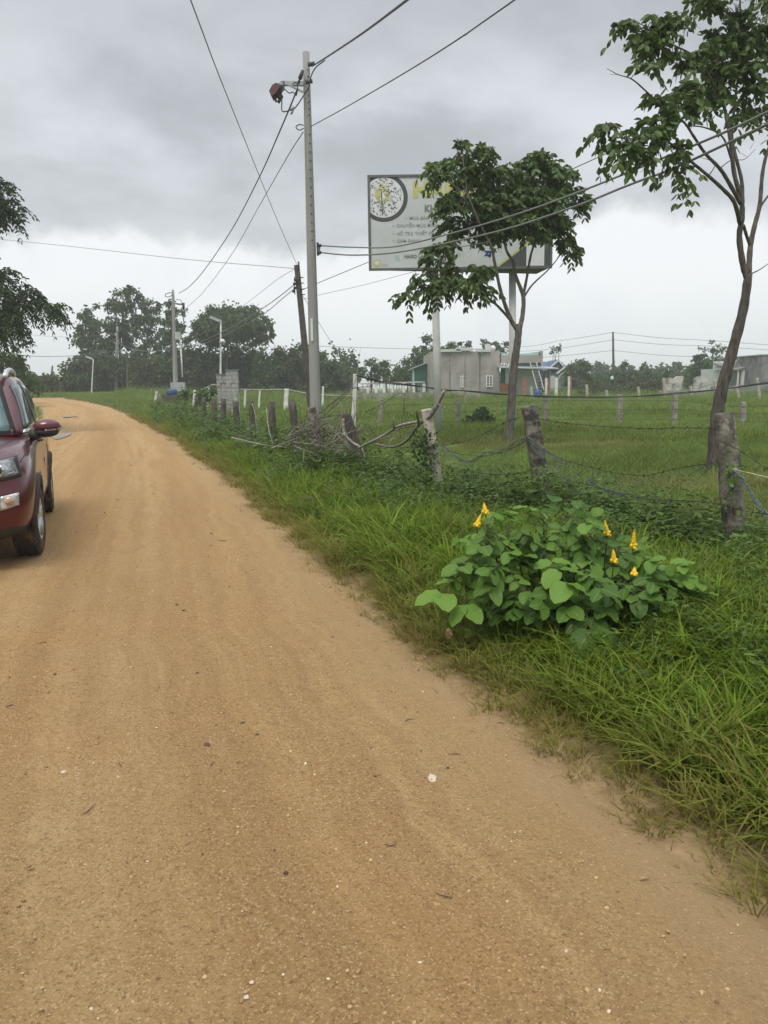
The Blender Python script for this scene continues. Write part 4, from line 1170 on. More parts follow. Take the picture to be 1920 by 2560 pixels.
MB(b1).tube(spline([w1_(609, 215, -0.15), w1_(609, 238, -0.15), w1_(616, 241, -0.15), w1_(632, 236, -0.15), w1_(640, 230, -0.15), w1_(655, 208, -0.18), w1_(667, 188, -0.2), w1_(672, 165, -0.2), w1_(682, 146, -0.15), w1_(702, 130, -0.1)]), 0.014, 6).build('jumper_lead', M['wire'], p1)
MB(b1).tube(spline([w1_(614, 192, -0.2), w1_(625, 201, -0.2), w1_(633, 199, -0.2), w1_(640, 206, -0.2), w1_(643, 186, -0.2), w1_(638, 178, -0.2), w1_(632, 182, -0.2)]), 0.012, 6).build('jumper_lead', M['wire'], p1)
cl = MB(b1); cl.tube([w1_(628, 238, -0.15), w1_(635, 231, -0.15)], 0.045, 6); cl.tube([w1_(634, 233, -0.15), w1_(632, 242, -0.15), w1_(628, 247, -0.15)], 0.022, 6)
cl.build('tap_clamp', M['steel'], p1)
MB(b1).tube(spline([w1_(656, 271, -0.15), w1_(648, 269, -0.15), w1_(641, 272, -0.15), w1_(640, 277, -0.15), w1_(648, 281, -0.15), w1_(656, 277, -0.15)]), 0.012, 6).build('jumper_loop', M['wire'], p1)
for (x, y) in ((672, 140), (667, 178)):
    e = MB(b1); e.tube([w1_(x - 7, y, -0.17), w1_(x + 8, y - 3, -0.17)], 0.045, 6); e.build('clamp', M['iron'], p1)
hl = MB(b1)
for i, y in enumerate(list(range(150, 262, 14)) + list(range(290, 520, 19))):
    u = (y - 113) / 790.0
    c_ = w1_(664 + 20 * u, y, -(0.077 + 0.07 * u) - 0.003)
    hl.tube([c_, c_ + Vector((0, 0.02, 0))], 0.016, 7)
hl.build('climbing_holes', M['iron'], p1)['kind'] = 'stuff'
rk = MB(b1); rk.bar(w1_(686, 524, -0.02), w1_(687, 552, -0.02), 0.05); rk.bar(w1_(690, 527, -0.05), w1_(691, 550, -0.05), 0.025)
for y in (530.5, 545.5):
    rk.tube([w1_(685, y, -0.05), w1_(694, y, -0.05)], 0.014, 5)
rk.build('insulator_rack', M['iron'], p1)
for y in (530.5, 545.5): MB(b1).ball(w1_(691, y, -0.06), 0.042).build('spool_insulator', M['iron'], p1)
lbl = MB(b1); a = w1_(673.5, 690, -0.145); lbl.box((a.x - 0.03, a.y - 0.012, a.z - 0.5), (a.x + 0.02, a.y + 0.05, a.z + 0.02)); lbl.build('paper_notice', M['white_paint'], p1)
# leaning old pole behind it
Y2 = 27.0
p2, b2_, t2 = pole('old_pole', 'dark leaning square pole close behind the nearest utility pole', 641, 573, 678, Y2, 0.085, 0.12, M['dark_post'], UG, True)
def w2_(x, y, dy=0.0): return q(x, y, Y2 + dy)
st = MB(b2_)
for y in (600, 612, 625, 637): 
    u = (y - 573) / 400; st.tube([w2_(643 + 37 * u, y, -0.12), w2_(653 + 37 * u, y - 1, -0.12)], 0.018, 5)
st.tube([w2_(645, 565, -0.1), w2_(646, 582, -0.1)], 0.03, 6)
st.build('pole_steps', M['iron'], p2)['kind'] = 'stuff'
s2 = MB(b2_)
for (x, y) in ((636, 613), (637, 622), (634, 629), (638, 604)):
    s2.ball(w2_(x, y, -0.12), 0.055, 8, 5)
s2.tube([w2_(636, 598, -0.12), w2_(637, 636, -0.12)], 0.018, 5)
s2.build('spool_insulators', M['iron'], p2)['kind'] = 'stuff'
# second concrete pole with the meter box
Y3 = 55.0
p3, b3_, t3 = pole('utility_pole', 'pale concrete pole with a meter box, between the road and the block pillars', 373.5, 626, 386, Y3, 0.085, 0.20, M['concrete'], UG)
def w3_(x, y, dy=0.0): return q(x, y, Y3 + dy)
MB(b3_).bar(w3_(378, 656, -0.2), w3_(396, 658, -0.2), 0.09).build('bracket_arm', M['iron'], p3)
c3 = MB(b3_)
c3.tube(spline([w3_(373, 632, -0.2), w3_(360, 634, -0.2), w3_(357, 640, -0.2), w3_(366, 641, -0.2), w3_(374, 635, -0.2)]), 0.025, 5)
c3.tube(spline([w3_(380, 647, -0.2), w3_(390, 648, -0.2), w3_(393, 656, -0.2), w3_(397, 664, -0.2), w3_(397, 690, -0.2), w3_(400, 712, -0.2)]), 0.02, 5)
c3.tube(spline([w3_(397, 664, -0.2), w3_(394, 680, -0.2), w3_(398, 700, -0.2)]), 0.02, 5)
c3.build('jumper_lead', M['wire'], p3)
i3 = MB(b3_); i3.tube([w3_(396, 654, -0.2), w3_(397, 668, -0.2)], [0.10, 0.07], 7); i3.build('insulator', M['iron'], p3)
bx_ = MB(b3_); a, b_ = w3_(382, 734), w3_(393, 721); bx_.box((a.x, Y3 - 0.45, a.z), (b_.x, Y3 - 0.18, b_.z + 0.1)); bx_.build('junction_box', M['roof_sheet'], p3)
MB(b3_).tube([w3_(390, 738, -0.1), w3_(394, 815, -0.25)], 0.055, 8).build('conduit', M['white_paint'], p3)
mbx = MB(b3_); a, b_ = w3_(374, 845), w3_(402, 826); mbx.box((a.x, Y3 - 0.62, a.z), (b_.x, Y3 - 0.22, b_.z)); mt_ = mbx.build('meter_box', M['roof_sheet'], p3)
dr = MB(b3_)
for (x0_, x1_, y0_, y1_) in ((376, 383, 828, 834), (394, 399, 829, 833), (376, 380, 836, 842), (383, 387, 835, 842), (390, 393, 836, 841)):
    a, b_ = w3_(x0_, y1_), w3_(x1_, y0_); dr.box((a.x, Y3 - 0.635, a.z), (b_.x, Y3 - 0.621, b_.z))
dr.build('meter_window', M['p_grey'], mt_)['kind'] = 'stuff'
# third pole by the trees
Y4 = 88.0
p4, b4_, t4 = pole('utility_pole', 'distant pale concrete pole before the tall trees at the bend', 253.5, 705, 259, Y4, 0.10, 0.24, M['concrete'], UG)
def w4_(x, y, dy=0.0): return q(x, y, Y4 + dy)
MB(b4_).bar(w4_(253, 716, -0.2), w4_(262, 716, -0.2), 0.12).build('bracket_arm', M['iron'], p4)
pole('utility_pole', 'thin leaning brown pole right of the distant pole by the trees', 273.5, 760, 284, 76.0, 0.07, 0.13, M['dark_post'], UG)
pole('utility_pole', 'far thin dark pole before the woods at the left end of the road', 113.5, 790, 116, 95.0, 0.09, 0.15, M['dark_post'], UG)
p6, b6_, t6 = pole('utility_pole', 'distant dark pole with pale painted foot beyond the pasture', 1324, 717, 1322, 100.0, 0.11, 0.20, M['dark_post'], UG)
fb = MB(b6_); a = q(1322, 812, 100.0); fb.tube([b6_ - Vector((0, 0, 0.2)), a], [0.235, 0.20], 12); fb.build('painted_foot', M['cyan_sheet'], p6)
# street lamps
LG = 'street lamps'
def lamp(label, xt, yt, xb, Y, arm, kind):
    o, b, t = pole('street_lamp', label, xt, yt, xb, Y, 0.045, 0.07, M['white_paint'] if kind != 'dark' else M['steel'], LG, False, 'street lamp')
    e = q(arm[0], arm[1], Y)
    MB(b).bar(t, e, 0.06).build('arm', M['steel'], o)
    d_ = (e - t).normalized()
    MB(b).bar(e - d_ * 0.2, e + d_ * 0.55, 0.16).build('lamp_head', M['iron'] if kind == 'dark' else M['roof_sheet'], o)
    return o, b, t
o_, b_l, t_l = lamp('white street lamp standing on the bend before the woods', 201.5, 776, 206, 78, (196, 774), 'white')
o_, b_l, t_l = lamp('street lamp with a solar panel under the feathery tree by the car', 37, 748, 43, 62, (54, 744), 'dark')
MB(b_l).prism([q(38, 748, 61.8), q(47, 744, 61.8), q(46, 742, 61.8), q(38, 746, 61.8)], (0, 0.7, 0.1)).build('solar_panel', M['iron'], o_)
o_, b_l, t_l = lamp('slim lamp post rising behind the hollow block pillars', 477, 694, 480, 48, (472, 692), 'white')
hd = MB(b_l); c_ = q(480.5, 738, 47.8); hd.tube([c_ + Vector((0, 0, 0.16)), c_ - Vector((0, 0, 0.05))], [0.06, 0.24], 10); hd.build('lamp_shade', M['white_paint'], o_)

# ------------------------------------------------------------------ cables
CG_ = 'overhead cables'
def cable(label, pts, r, m_=None, n=10):
    w_ = [q(x, y, Y) for x, y, Y in pts]
    fx = lambda p: p[0] > 1659 or p[0] < 0 or p[1] < 0
    if fx(pts[-1]): w_.append(w_[-1] + (w_[-1] - w_[-2]).normalized() * 16)      # runs on to the next pole out of view
    if fx(pts[0]): w_.insert(0, w_[0] + (w_[0] - w_[1]).normalized() * 16)
    w_ = spline(w_, n)
    c_ = MB(w_[0]); c_.tube(w_, r, 6)
    return tag(c_.build('cable', m_ or M['wire']), label, 'cable', CG_)
cable('thick dark cable from the top of the nearest pole up to the upper frame edge', [(674, 143, Y1), (700, 127, 17.5), (780, 74, 13.5), (882, -2, 10), (960, -62, 8)], 0.016)
cable('thin cable from mid height of the nearest pole to the upper right sky', [(670, 274, Y1), (745, 233, 16.5), (880, 154, 12.8), (1000, 78, 10.5), (1120, -6, 8.8)], 0.009)
cable('thin cable crossing the sky from the top edge to the leaning pole', [(405, -18, 9), (470, 155, 12), (540, 330, 17), (600, 478, 23), (642, 573, Y2)], 0.008, M['wire_grey'])
cable('thick cable from the bracket of the nearest pole to the meter box pole', [(641, 196, Y1), (608, 275, 22), (560, 383, 27.5), (500, 497, 35), (440, 585, 44), (408, 620, 50), (387, 633, Y3)], 0.020)
cable('thinner cable from the nearest pole down to the meter box pole', [(655, 285, Y1), (620, 340, 22.5), (560, 445, 29), (500, 550, 38), (440, 630, 48), (404, 664, Y3)], 0.013, M['wire_grey'])
cable('faint cable across the left sky to the top of the leaning pole', [(-20, 515, 40), (150, 532, 36), (400, 560, 31), (638, 580, Y2)], 0.010, M['wire_grey'])
cable('upper twin service cable sagging right from the nearest pole past the billboard', [(692, 530.5, Y1), (760, 534, 18.5), (850, 533, 18), (960, 508, 17), (1100, 468, 15.3), (1250, 415, 13.3), (1450, 334, 11.2), (1560, 288, 10.3), (1662, 240, 9.5), (1760, 190, 8.7)], 0.016, M['wire_grey'])
cable('lower twin service cable sagging right from the nearest pole past the billboard', [(692, 545.5, Y1), (760, 551, 18.5), (850, 546, 18), (960, 526, 17), (1100, 493, 15.3), (1250, 443, 13.3), (1340, 407, 12.2), (1400, 384, 11.7), (1450, 366, 11.2), (1560, 315, 10.3), (1662, 266, 9.5), (1760, 215, 8.7)], 0.017, M['wire_grey'])
cable('straight thin cable from the leaning pole passing behind both near trees', [(653, 626, Y2), (690, 610, 26.5), (820, 556, 25.2), (925, 510, 24.5), (1230, 368, 19.5), (1400, 292, 17.5), (1662, 170, 15)], 0.012, M['wire_grey'])
cable('faint thin cable below the billboard, running right from the leaning pole', [(653, 647, Y2), (690, 637, 26.6), (780, 617, 26), (875, 592, 25.4), (1000, 560, 24.5), (1170, 522, 23.2)], 0.007, M['wire_grey'])
cable('upper cable sagging left from the leaning pole over the block pillars', [(638, 613, Y2), (600, 643, 30), (560, 671, 34), (520, 695, 39), (470, 722, 45), (420, 744, 52), (392, 748, Y3)], 0.016, M['wire_grey'])
cable('middle cable sagging left from the leaning pole over the dark trees', [(638, 622, Y2), (610, 645, 29), (570, 678, 33), (520, 706, 39), (470, 731, 45), (425, 746, 51), (390, 752, Y3)], 0.014, M['wire_grey'])
cable('faint high cable from the leaning pole towards the round crowned trees', [(638, 580, Y2), (600, 603, 30), (560, 634, 35), (520, 665, 41), (460, 712, Y3 - 5), (388, 735, Y3)], 0.008, M['wire_grey'])
cable('two storey high cable between the meter box pole and the distant pole', [(386, 735, Y3), (350, 757, 62), (310, 758, 72), (280, 752, 80), (256, 741, Y4)], 0.022, M['wire_grey'])
cable('sagging pale cable running left from the distant pole to the solar lamp', [(253, 757, Y4), (220, 763, 85), (150, 769, 76), (90, 770, 70), (38, 766, 62), (-30, 755, 55)], 0.026, M['wire_grey'])
cable('faint cable at the left sky edge, upper of two behind the feathery tree', [(-30, 690, 60), (60, 693, 72), (140, 696, 82), (253, 712, Y4)], 0.013, M['wire_grey'])
cable('faint cable at the left sky edge, lower of two behind the feathery tree', [(-30, 718, 60), (60, 723, 72), (150, 728, 82), (253, 722, Y4)], 0.013, M['wire_grey'])
for lab, yl, yc, yr1, yr2 in (('highest far cable from the distant pasture pole to the right edge', None, 718, 736, 745), ('middle far cable from the distant pasture pole to the right edge', None, 734, 748, 756), ('lowest far cable from the distant pasture pole to the right edge', None, 757, 772, 778)):
    cable(lab, [(1324, yc, 100), (1430, (yc + yr1) / 2 + 3, 98), (1540, yr1, 96), (1662, yr2, 94), (1760, yr2 + 4, 92)], 0.028, M['wire_grey'])
for lab, yc, ys_ in (('highest far cable from the distant pasture pole to the house roofs', 718, (727, 736, 748, 755)), ('middle far cable from the distant pasture pole to the house roofs', 734, (743, 752, 758, 762)), ('lowest far cable from the distant pasture pole over the blue roof', 757, (763, 769, 773, 776))):
    cable(lab, [(1324, yc, 100), (1270, ys_[0], 104), (1210, ys_[1], 108), (1140, ys_[2], 112), (1000, ys_[3], 118)], 0.028, M['wire_grey'])
cable('horizontal far cable right of the nearest pole above the low trees', [(690, 748, 80), (760, 750, 84), (860, 753, 90), (960, 755, 96), (1060, 754, 102)], 0.024, M['wire_grey'])
cable('stay wire slanting down to the right behind the nearest pole', [(655, 640, Y2), (700, 715, 32), (735, 770, 37), (750, 792, 40)], 0.009, M['wire_grey'])

# ------------------------------------------------------------------ trees
lm_far = [leaf_mat('dark_foliage', (0.038, 0.080, 0.020), (0.098, 0.158, 0.042), trans=0.3, rough=0.6),
          leaf_mat('grey_green_foliage', (0.042, 0.080, 0.028), (0.105, 0.155, 0.056), trans=0.3, rough=0.6),
          leaf_mat('bright_foliage', (0.046, 0.085, 0.020), (0.090, 0.145, 0.040), trans=0.3, rough=0.6),
          leaf_mat('brown_green_foliage', (0.052, 0.070, 0.026), (0.115, 0.130, 0.055), trans=0.3, rough=0.7)]
lm_near = leaf_mat('tree_leaflet', (0.052, 0.096, 0.020), (0.135, 0.200, 0.048), trans=0.32, rough=0.45)
lm_feather = leaf_mat('feathery_leaflet', (0.022, 0.052, 0.016), (0.055, 0.100, 0.028), trans=0.3, rough=0.5)

def norm(a): return a / np.maximum(np.linalg.norm(a, axis=-1, keepdims=True), 1e-9)
def leaf_cards(P0, D, L, Wd, droop=0.25):
    """one folded quad per leaf: base P0, direction D"""
    n = len(P0)
    rnd = rng.normal(0, 1, (n, 3)); sd = norm(np.cross(D, rnd)); nr = np.cross(sd, D)
    L = np.asarray(L).reshape(-1, 1) * np.ones((n, 1)); Wd = np.asarray(Wd).reshape(-1, 1) * np.ones((n, 1))
    mid = P0 + D * L * 0.5 + nr * L * 0.10
    V = np.stack([P0, mid + sd * Wd, P0 + D * L - np.array([0, 0, 1]) * L * droop, mid - sd * Wd], 1)
    F = np.arange(4 * n).reshape(n, 4)
    return V.reshape(-1, 3), F
def ellipsoid_leaves(c, r, n, clump=0.30, nsub=None):
    """positions and outward directions: small clumps spread over and inside an ellipsoid"""
    nsub = nsub or max(5, int(n / 45))
    u = norm(rng.normal(0, 1, (nsub, 3)))
    rad = rng.uniform(0.25, 1.0, nsub) ** 0.55
    sc = u * rad[:, None]
    k = rng.integers(0, nsub, n)
    p = sc[k] + rng.normal(0, clump, (n, 3)) * rng.uniform(0.5, 1.0, nsub)[k][:, None]
    d = norm(p + rng.normal(0, 0.8, (n, 3)))
    return np.array(c) + p * np.array(r), d
def far_tree(name, label, xb, Y, blobs, mt=0, leaf=0.30, dens=1.0, trunk=0.16, trunk_mat=None, cat='tree', group=None, depth=1.0, stems=None):
    b = gx(xb, Y)
    o = thing(name, label, cat, b, 0, group)
    mp_ = mpp(Y)
    VV, FF, TT = [], [], []
    off = 0
    tb = MB(b)
    top = q(blobs[0][0], blobs[0][1], Y)
    if trunk:
        for st in (stems or [(xb, blobs[0][0])]):
            bb_ = gx(st[0], Y); tp = q(st[1], blobs[0][1], Y)
            mid = bb_.lerp(tp, 0.5) + Vector((random.uniform(-0.3, 0.3), random.uniform(-0.3, 0.3), 0))
            tb.tube(spline([bb_ - Vector((0, 0, 0.3)), mid, tp], 5), np.linspace(trunk, trunk * 0.35, 11), 7)
    for (cx, cy, rx, ry) in blobs:
        c = q(cx, cy, Y + random.uniform(-0.5, 0.5) * rx * mp_ * depth)
        r = (rx * mp_, rx * mp_ * 0.9 * depth, ry * mp_)
        n = int(dens * 14.0 * (r[0] * r[2] + 0.6 * r[0] * r[1]) / (leaf * leaf) + 30)
        p, d = ellipsoid_leaves(c, (r[0] * 0.93, r[1] * 0.93, r[2] * 0.95), n, 0.24)
        z0 = b.z + 0.05
        p[:, 2] = np.maximum(p[:, 2], z0 + rng.uniform(0, 0.3, n))
        d[:, 2] -= 0.25
        V, F = leaf_cards(p, norm(d), leaf * rng.uniform(0.7, 1.5, n), leaf * 0.40)
        VV.append(V - np.array(b)); FF.append(F + off); off += len(V)
        base_t = random.uniform(0.1, 0.5)
        TT.append(np.repeat(np.clip(rng.uniform(0, 1, n) * 0.65 + base_t, 0, 1), 4))
        if trunk:
            a = b.lerp(top, min(0.95, max(0.3, (c.z - b.z) / max(0.5, top.z - b.z) * 0.7)))
            tb.tube(spline([a, a.lerp(c, 0.55) + Vector((0, 0, 0.12 * r[0])), c], 4), np.linspace(trunk * 0.45, trunk * 0.12, 9), 5)
    if trunk: tb.build('trunk', trunk_mat or M['bark_dark'], o)
    cr = np_mesh('crown', np.concatenate(VV), np.concatenate(FF), lm_far[mt], o, {'tone': np.concatenate(TT)})
    return o
TG = 'tall trees of the wood by the bend'
far_tree('tall_tree', 'narrow dark tree, leftmost of the tall trees by the bend', 195, 92, [(197, 682, 26, 22), (183, 716, 28, 22), (213, 706, 24, 24), (178, 742, 22, 18), (204, 748, 42, 28), (200, 790, 45, 30)], 0, 0.34, group=TG)
far_tree('tall_tree', 'highest tree of the wood, standing behind the distant pale pole', 268, 94, [(268, 648, 33, 26), (290, 634, 18, 14), (300, 662, 20, 18), (238, 660, 20, 17), (262, 690, 38, 24), (242, 716, 30, 24), (290, 708, 24, 28), (258, 745, 36, 18), (270, 790, 40, 30)], 1, 0.34, group=TG)
far_tree('tall_tree', 'broad tree with gaps, between the highest tree and the meter box pole', 325, 93, [(327, 664, 24, 20), (345, 690, 30, 24), (312, 706, 28, 24), (338, 728, 34, 20), (318, 752, 30, 16), (335, 790, 40, 30)], 0, 0.34, group=TG)
far_tree('tall_tree', 'thin tree whose crown stands right behind the meter box pole', 375, 90, [(370, 665, 20, 18), (384, 690, 20, 24), (364, 712, 24, 20), (388, 728, 20, 20), (372, 760, 26, 18)], 1, 0.32, 0.85, group=TG)
far_tree('round_tree', 'large tree with wide round crown above the thicket, left of the leaning pole', 490, 86, [(490, 684, 40, 26), (452, 676, 24, 18), (532, 676, 34, 18), (565, 698, 26, 20), (436, 706, 30, 20), (520, 706, 40, 20), (475, 728, 50, 18), (553, 728, 30, 16), (422, 732, 16, 14), (578, 718, 14, 12), (500, 700, 60, 34), (470, 700, 40, 28)], 1, 0.32, 1.3, group=TG)
# the thicket under them
KG = 'dense trees of the thicket behind the fence'
thk = [(70, 808, 'low dim tree at the left end of the thicket, behind the car'), (106, 808, 'low dark tree beside the far thin dark pole'), (162, 780, 'rounded tree of the thicket under the leftmost tall tree'),
       (186, 762, 'dark tree of the thicket behind the white street lamp'), (228, 762, 'dark tree of the thicket left of the distant pale pole'), (272, 764, 'brownish tree of the thicket behind the thin leaning brown pole'),
       (314, 762, 'dark tree of the thicket halfway from brown pole to meter box pole'), (352, 764, 'brownish tree of the thicket just left of the meter box pole'), (398, 748, 'dark tree of the thicket just right of the meter box pole'),
       (440, 738, 'broad tree of the thicket left of the slim lamp post'), (488, 736, 'dark tree of the thicket behind the block pillars'), (532, 738, 'brownish tree of the thicket right of the block pillars'),
       (578, 742, 'dull green tree of the thicket midway between pillars and leaning pole'), (622, 735, 'highest dark tree of the thicket left of the leaning pole'), (660, 744, 'dark tree of the thicket hidden behind the two near poles'),
       (700, 762, 'rounded tree of the thicket just right of the nearest pole'), (734, 786, 'low rounded tree at the right end of the thicket')]
for i, (x, yt, lab) in enumerate(thk):
    Yt = 84 + (i * 7) % 6
    h = 856 - yt
    bl_ = [(x, yt + 0.24 * h, 24, 0.24 * h), (x - 16, yt + 0.42 * h, 22, 0.24 * h), (x + 17, yt + 0.40 * h, 22, 0.24 * h), (x, yt + 0.62 * h, 27, 0.24 * h), (x - 10, yt + 0.84 * h, 25, 0.18 * h), (x + 14, yt + 0.82 * h, 24, 0.18 * h)]
    far_tree('thicket_tree', lab, x, Yt, bl_, (0, 3, 0, 3, 1)[i % 5], 0.30, 1.05, 0.12, group=KG, stems=[(x, x), (x - 9, x - 14), (x + 8, x + 15)])
# a dark wood behind closes the gaps: it reads as one mass
vv, ff, tt, off = [], [], [], 0
for i in range(70):
    x = 40 + i * 10.4; Yw = 100 + (i % 5) * 2
    c = q(x, (812 if x > 165 else 838) + 6 * math.sin(i * 1.7), Yw); mp_ = mpp(Yw)
    n = 420
    p, d = ellipsoid_leaves(c, (16 * mp_, 2.0, (42 if x > 165 else 20) * mp_), n, 0.3)
    p[:, 2] = np.maximum(p[:, 2], 1.0)
    V, F = leaf_cards(p, d, 0.5 * rng.uniform(0.7, 1.3, n), 0.2)
    vv.append(V); ff.append(F + off); off += len(V); tt.append(np.repeat(rng.uniform(0, 1, n), 4))
wood = np_mesh('wood', np.concatenate(vv), np.concatenate(ff), lm_far[0], None, {'tone': np.concatenate(tt)})
tag(wood, 'dark wood behind the thicket', None, None, 'stuff')
# trees at the left edge
far_tree('bushy_tree', 'mid green bushy tree under the feathery tree, beside the solar lamp', 18, 50, [(5, 775, 38, 24), (38, 785, 22, 18), (20, 806, 40, 22), (48, 800, 16, 14), (-30, 790, 40, 30), (-10, 830, 50, 24)], 0, 0.22, 1.1)
far_tree('shrub', 'light green shrub at the foot of the solar lamp', 68, 55, [(68, 826, 17, 13), (52, 838, 18, 12), (82, 838, 14, 10)], 2, 0.16, 1.2, 0.04, cat='shrub')
# shrubs by the meter box pole
far_tree('shrub', 'leafy shrub growing below the meter box', 408, 47, [(408, 855, 20, 15), (425, 862, 16, 12), (392, 866, 16, 12)], 2, 0.15, 1.0, 0.04, cat='shrub')
far_tree('shrub', 'leafy shrub between the meter box and the block pillars', 450, 43, [(448, 854, 20, 16), (462, 846, 10, 11), (436, 866, 18, 11)], 0, 0.14, 1.0, 0.04, cat='shrub')
far_tree('shrub', 'dark round shrub growing alone in the pasture between billboard posts', 1035, 25.5, [(1035, 902, 30, 15), (1012, 908, 20, 12), (1060, 908, 18, 11), (1040, 890, 16, 9)], 0, 0.10, 1.6, 0.02, cat='shrub')
# trees beyond the pasture
PG2 = 'trees beyond the pasture'
far_tree('low_tree', 'low tree left of the white baluster wall, nearest the pole', 800, 92, [(802, 790, 20, 13), (788, 806, 20, 15), (815, 810, 20, 16)], 0, 0.28, group=PG2)
far_tree('low_tree', 'low rounded tree behind the white baluster wall', 840, 92, [(838, 790, 22, 14), (855, 806, 20, 16), (828, 812, 22, 16)], 0, 0.28, group=PG2)
far_tree('low_tree', 'spiky small tree just right of the thicket', 757, 80, [(757, 797, 8, 10), (750, 812, 14, 12), (766, 815, 14, 12)], 0, 0.22, group=PG2)
far_tree('leafy_tree', 'large leafy tree rising behind the green shed', 915, 94, [(922, 748, 22, 19), (905, 768, 24, 18), (938, 765, 26, 22), (890, 792, 26, 20), (962, 752, 18, 16), (925, 800, 36, 26), (876, 808, 18, 16)], 0, 0.30, group=PG2)
far_tree('leafy_tree', 'low bushy tree between baluster wall and green shed', 880, 84, [(880, 806, 22, 18), (862, 818, 20, 14), (896, 822, 18, 14)], 2, 0.26, group=PG2)
far_tree('leafy_tree', 'small tree top showing over the middle of the broken parapet', 1000, 100, [(1009, 742, 8, 8), (992, 750, 16, 8), (1005, 770, 22, 18)], 0, 0.28, group=PG2)
far_tree('leafy_tree', 'wide tree crown behind the white roof box', 1065, 98, [(1050, 748, 22, 11), (1076, 747, 20, 11), (1062, 768, 34, 18)], 0, 0.30, group=PG2)
far_tree('slender_tree', 'tiny slender double stemmed tree standing over the blue roof', 1201, 105, [(1197, 752, 7, 6), (1206, 749, 7, 7), (1201, 760, 10, 6)], 1, 0.24, 0.30, 0.07, group=PG2, stems=[(1196, 1196), (1205, 1206)])
far_tree('leafy_tree', 'dense rounded tree right of the blue roofed house', 1245, 92, [(1238, 784, 18, 13), (1254, 800, 24, 18), (1235, 818, 26, 22), (1262, 828, 26, 18)], 0, 0.28, group=PG2)
for i, (x, yt, w, lab, mt_i) in enumerate(((1292, 806, 26, 'low hazy tree right of the dense rounded tree', 1), (1316, 800, 22, 'low tree immediately left of the painted distant pole', 1), (1347, 780, 20, 'dark peaked tree right of the painted distant pole', 0),
        (1372, 800, 24, 'low brownish tree between the two peaked trees', 3), (1397, 784, 19, 'dark round topped tree left of the stained white wall panel', 0), (1424, 806, 22, 'low dull tree before the stained wall panel', 3),
        (1446, 792, 24, 'dark rounded tree above the stained white wall panel', 0), (1478, 802, 22, 'low tree right of the stained white wall panel', 1), (1500, 794, 20, 'dark tree above the stained wall stub', 0), (1560, 800, 26, 'tree just left of the big curved trunk', 1), (1600, 806, 24, 'low tree in front of the porch house', 3))):
    h = 848 - yt
    far_tree('low_tree', lab, x, 96 + (i * 5) % 9, [(x, yt + 0.25 * h, w * 0.62, 0.25 * h), (x - w * 0.45, yt + 0.5 * h, w * 0.7, 0.28 * h), (x + w * 0.45, yt + 0.5 * h, w * 0.7, 0.28 * h), (x, yt + 0.78 * h, w * 1.05, 0.24 * h)], mt_i, 0.30, 1.1, 0.1, group=PG2)
far_tree('layered_tree', 'taller tree with sparse airy top and flat layers, left of the curved trunk', 1532, 88, [(1540, 748, 20, 12), (1520, 758, 16, 9), (1556, 756, 14, 12)], 1, 0.24, 0.33, 0.12, group=PG2)
far_tree('layered_tree', 'dense flat layered tree under the sparse airy top', 1530, 87, [(1520, 772, 22, 8), (1545, 780, 26, 9), (1528, 792, 38, 10), (1530, 812, 46, 16)], 0, 0.26, 1.1, 0.12, group=PG2)
far_tree('shrub', 'brownish scrub before the low trees, right of the porch posts', 1285, 72, [(1285, 838, 34, 12), (1325, 842, 36, 11), (1260, 842, 20, 10)], 3, 0.2, 0.8, 0.03, cat='shrub')
far_tree('shrub', 'brownish scrub growing left of the stained white wall panel', 1400, 74, [(1395, 832, 32, 14), (1360, 838, 28, 12), (1425, 838, 14, 10)], 3, 0.2, 0.8, 0.03, cat='shrub')
# distant ridge of woodland on the right: one mass
vv, ff, tt, off = [], [], [], 0
for i in range(60):
    x = 1080 + i * 11; Yw = 150
    c = q(x, 816 + 5 * math.sin(i * 0.9) + 3 * math.sin(i * 2.3), Yw); mp_ = mpp(Yw)
    n = 150
    p, d = ellipsoid_leaves(c, (16 * mp_, 3.0, 22 * mp_), n, 0.3)
    V, F = leaf_cards(p, d, 0.9 * rng.uniform(0.7, 1.3, n), 0.34)
    vv.append(V); ff.append(F + off); off += len(V); tt.append(np.repeat(rng.uniform(0, 1, n), 4))
tag(np_mesh('far_wood', np.concatenate(vv), np.concatenate(ff), lm_far[1], None, {'tone': np.concatenate(tt)}), 'hazy far woods along the horizon', None, None, 'stuff')

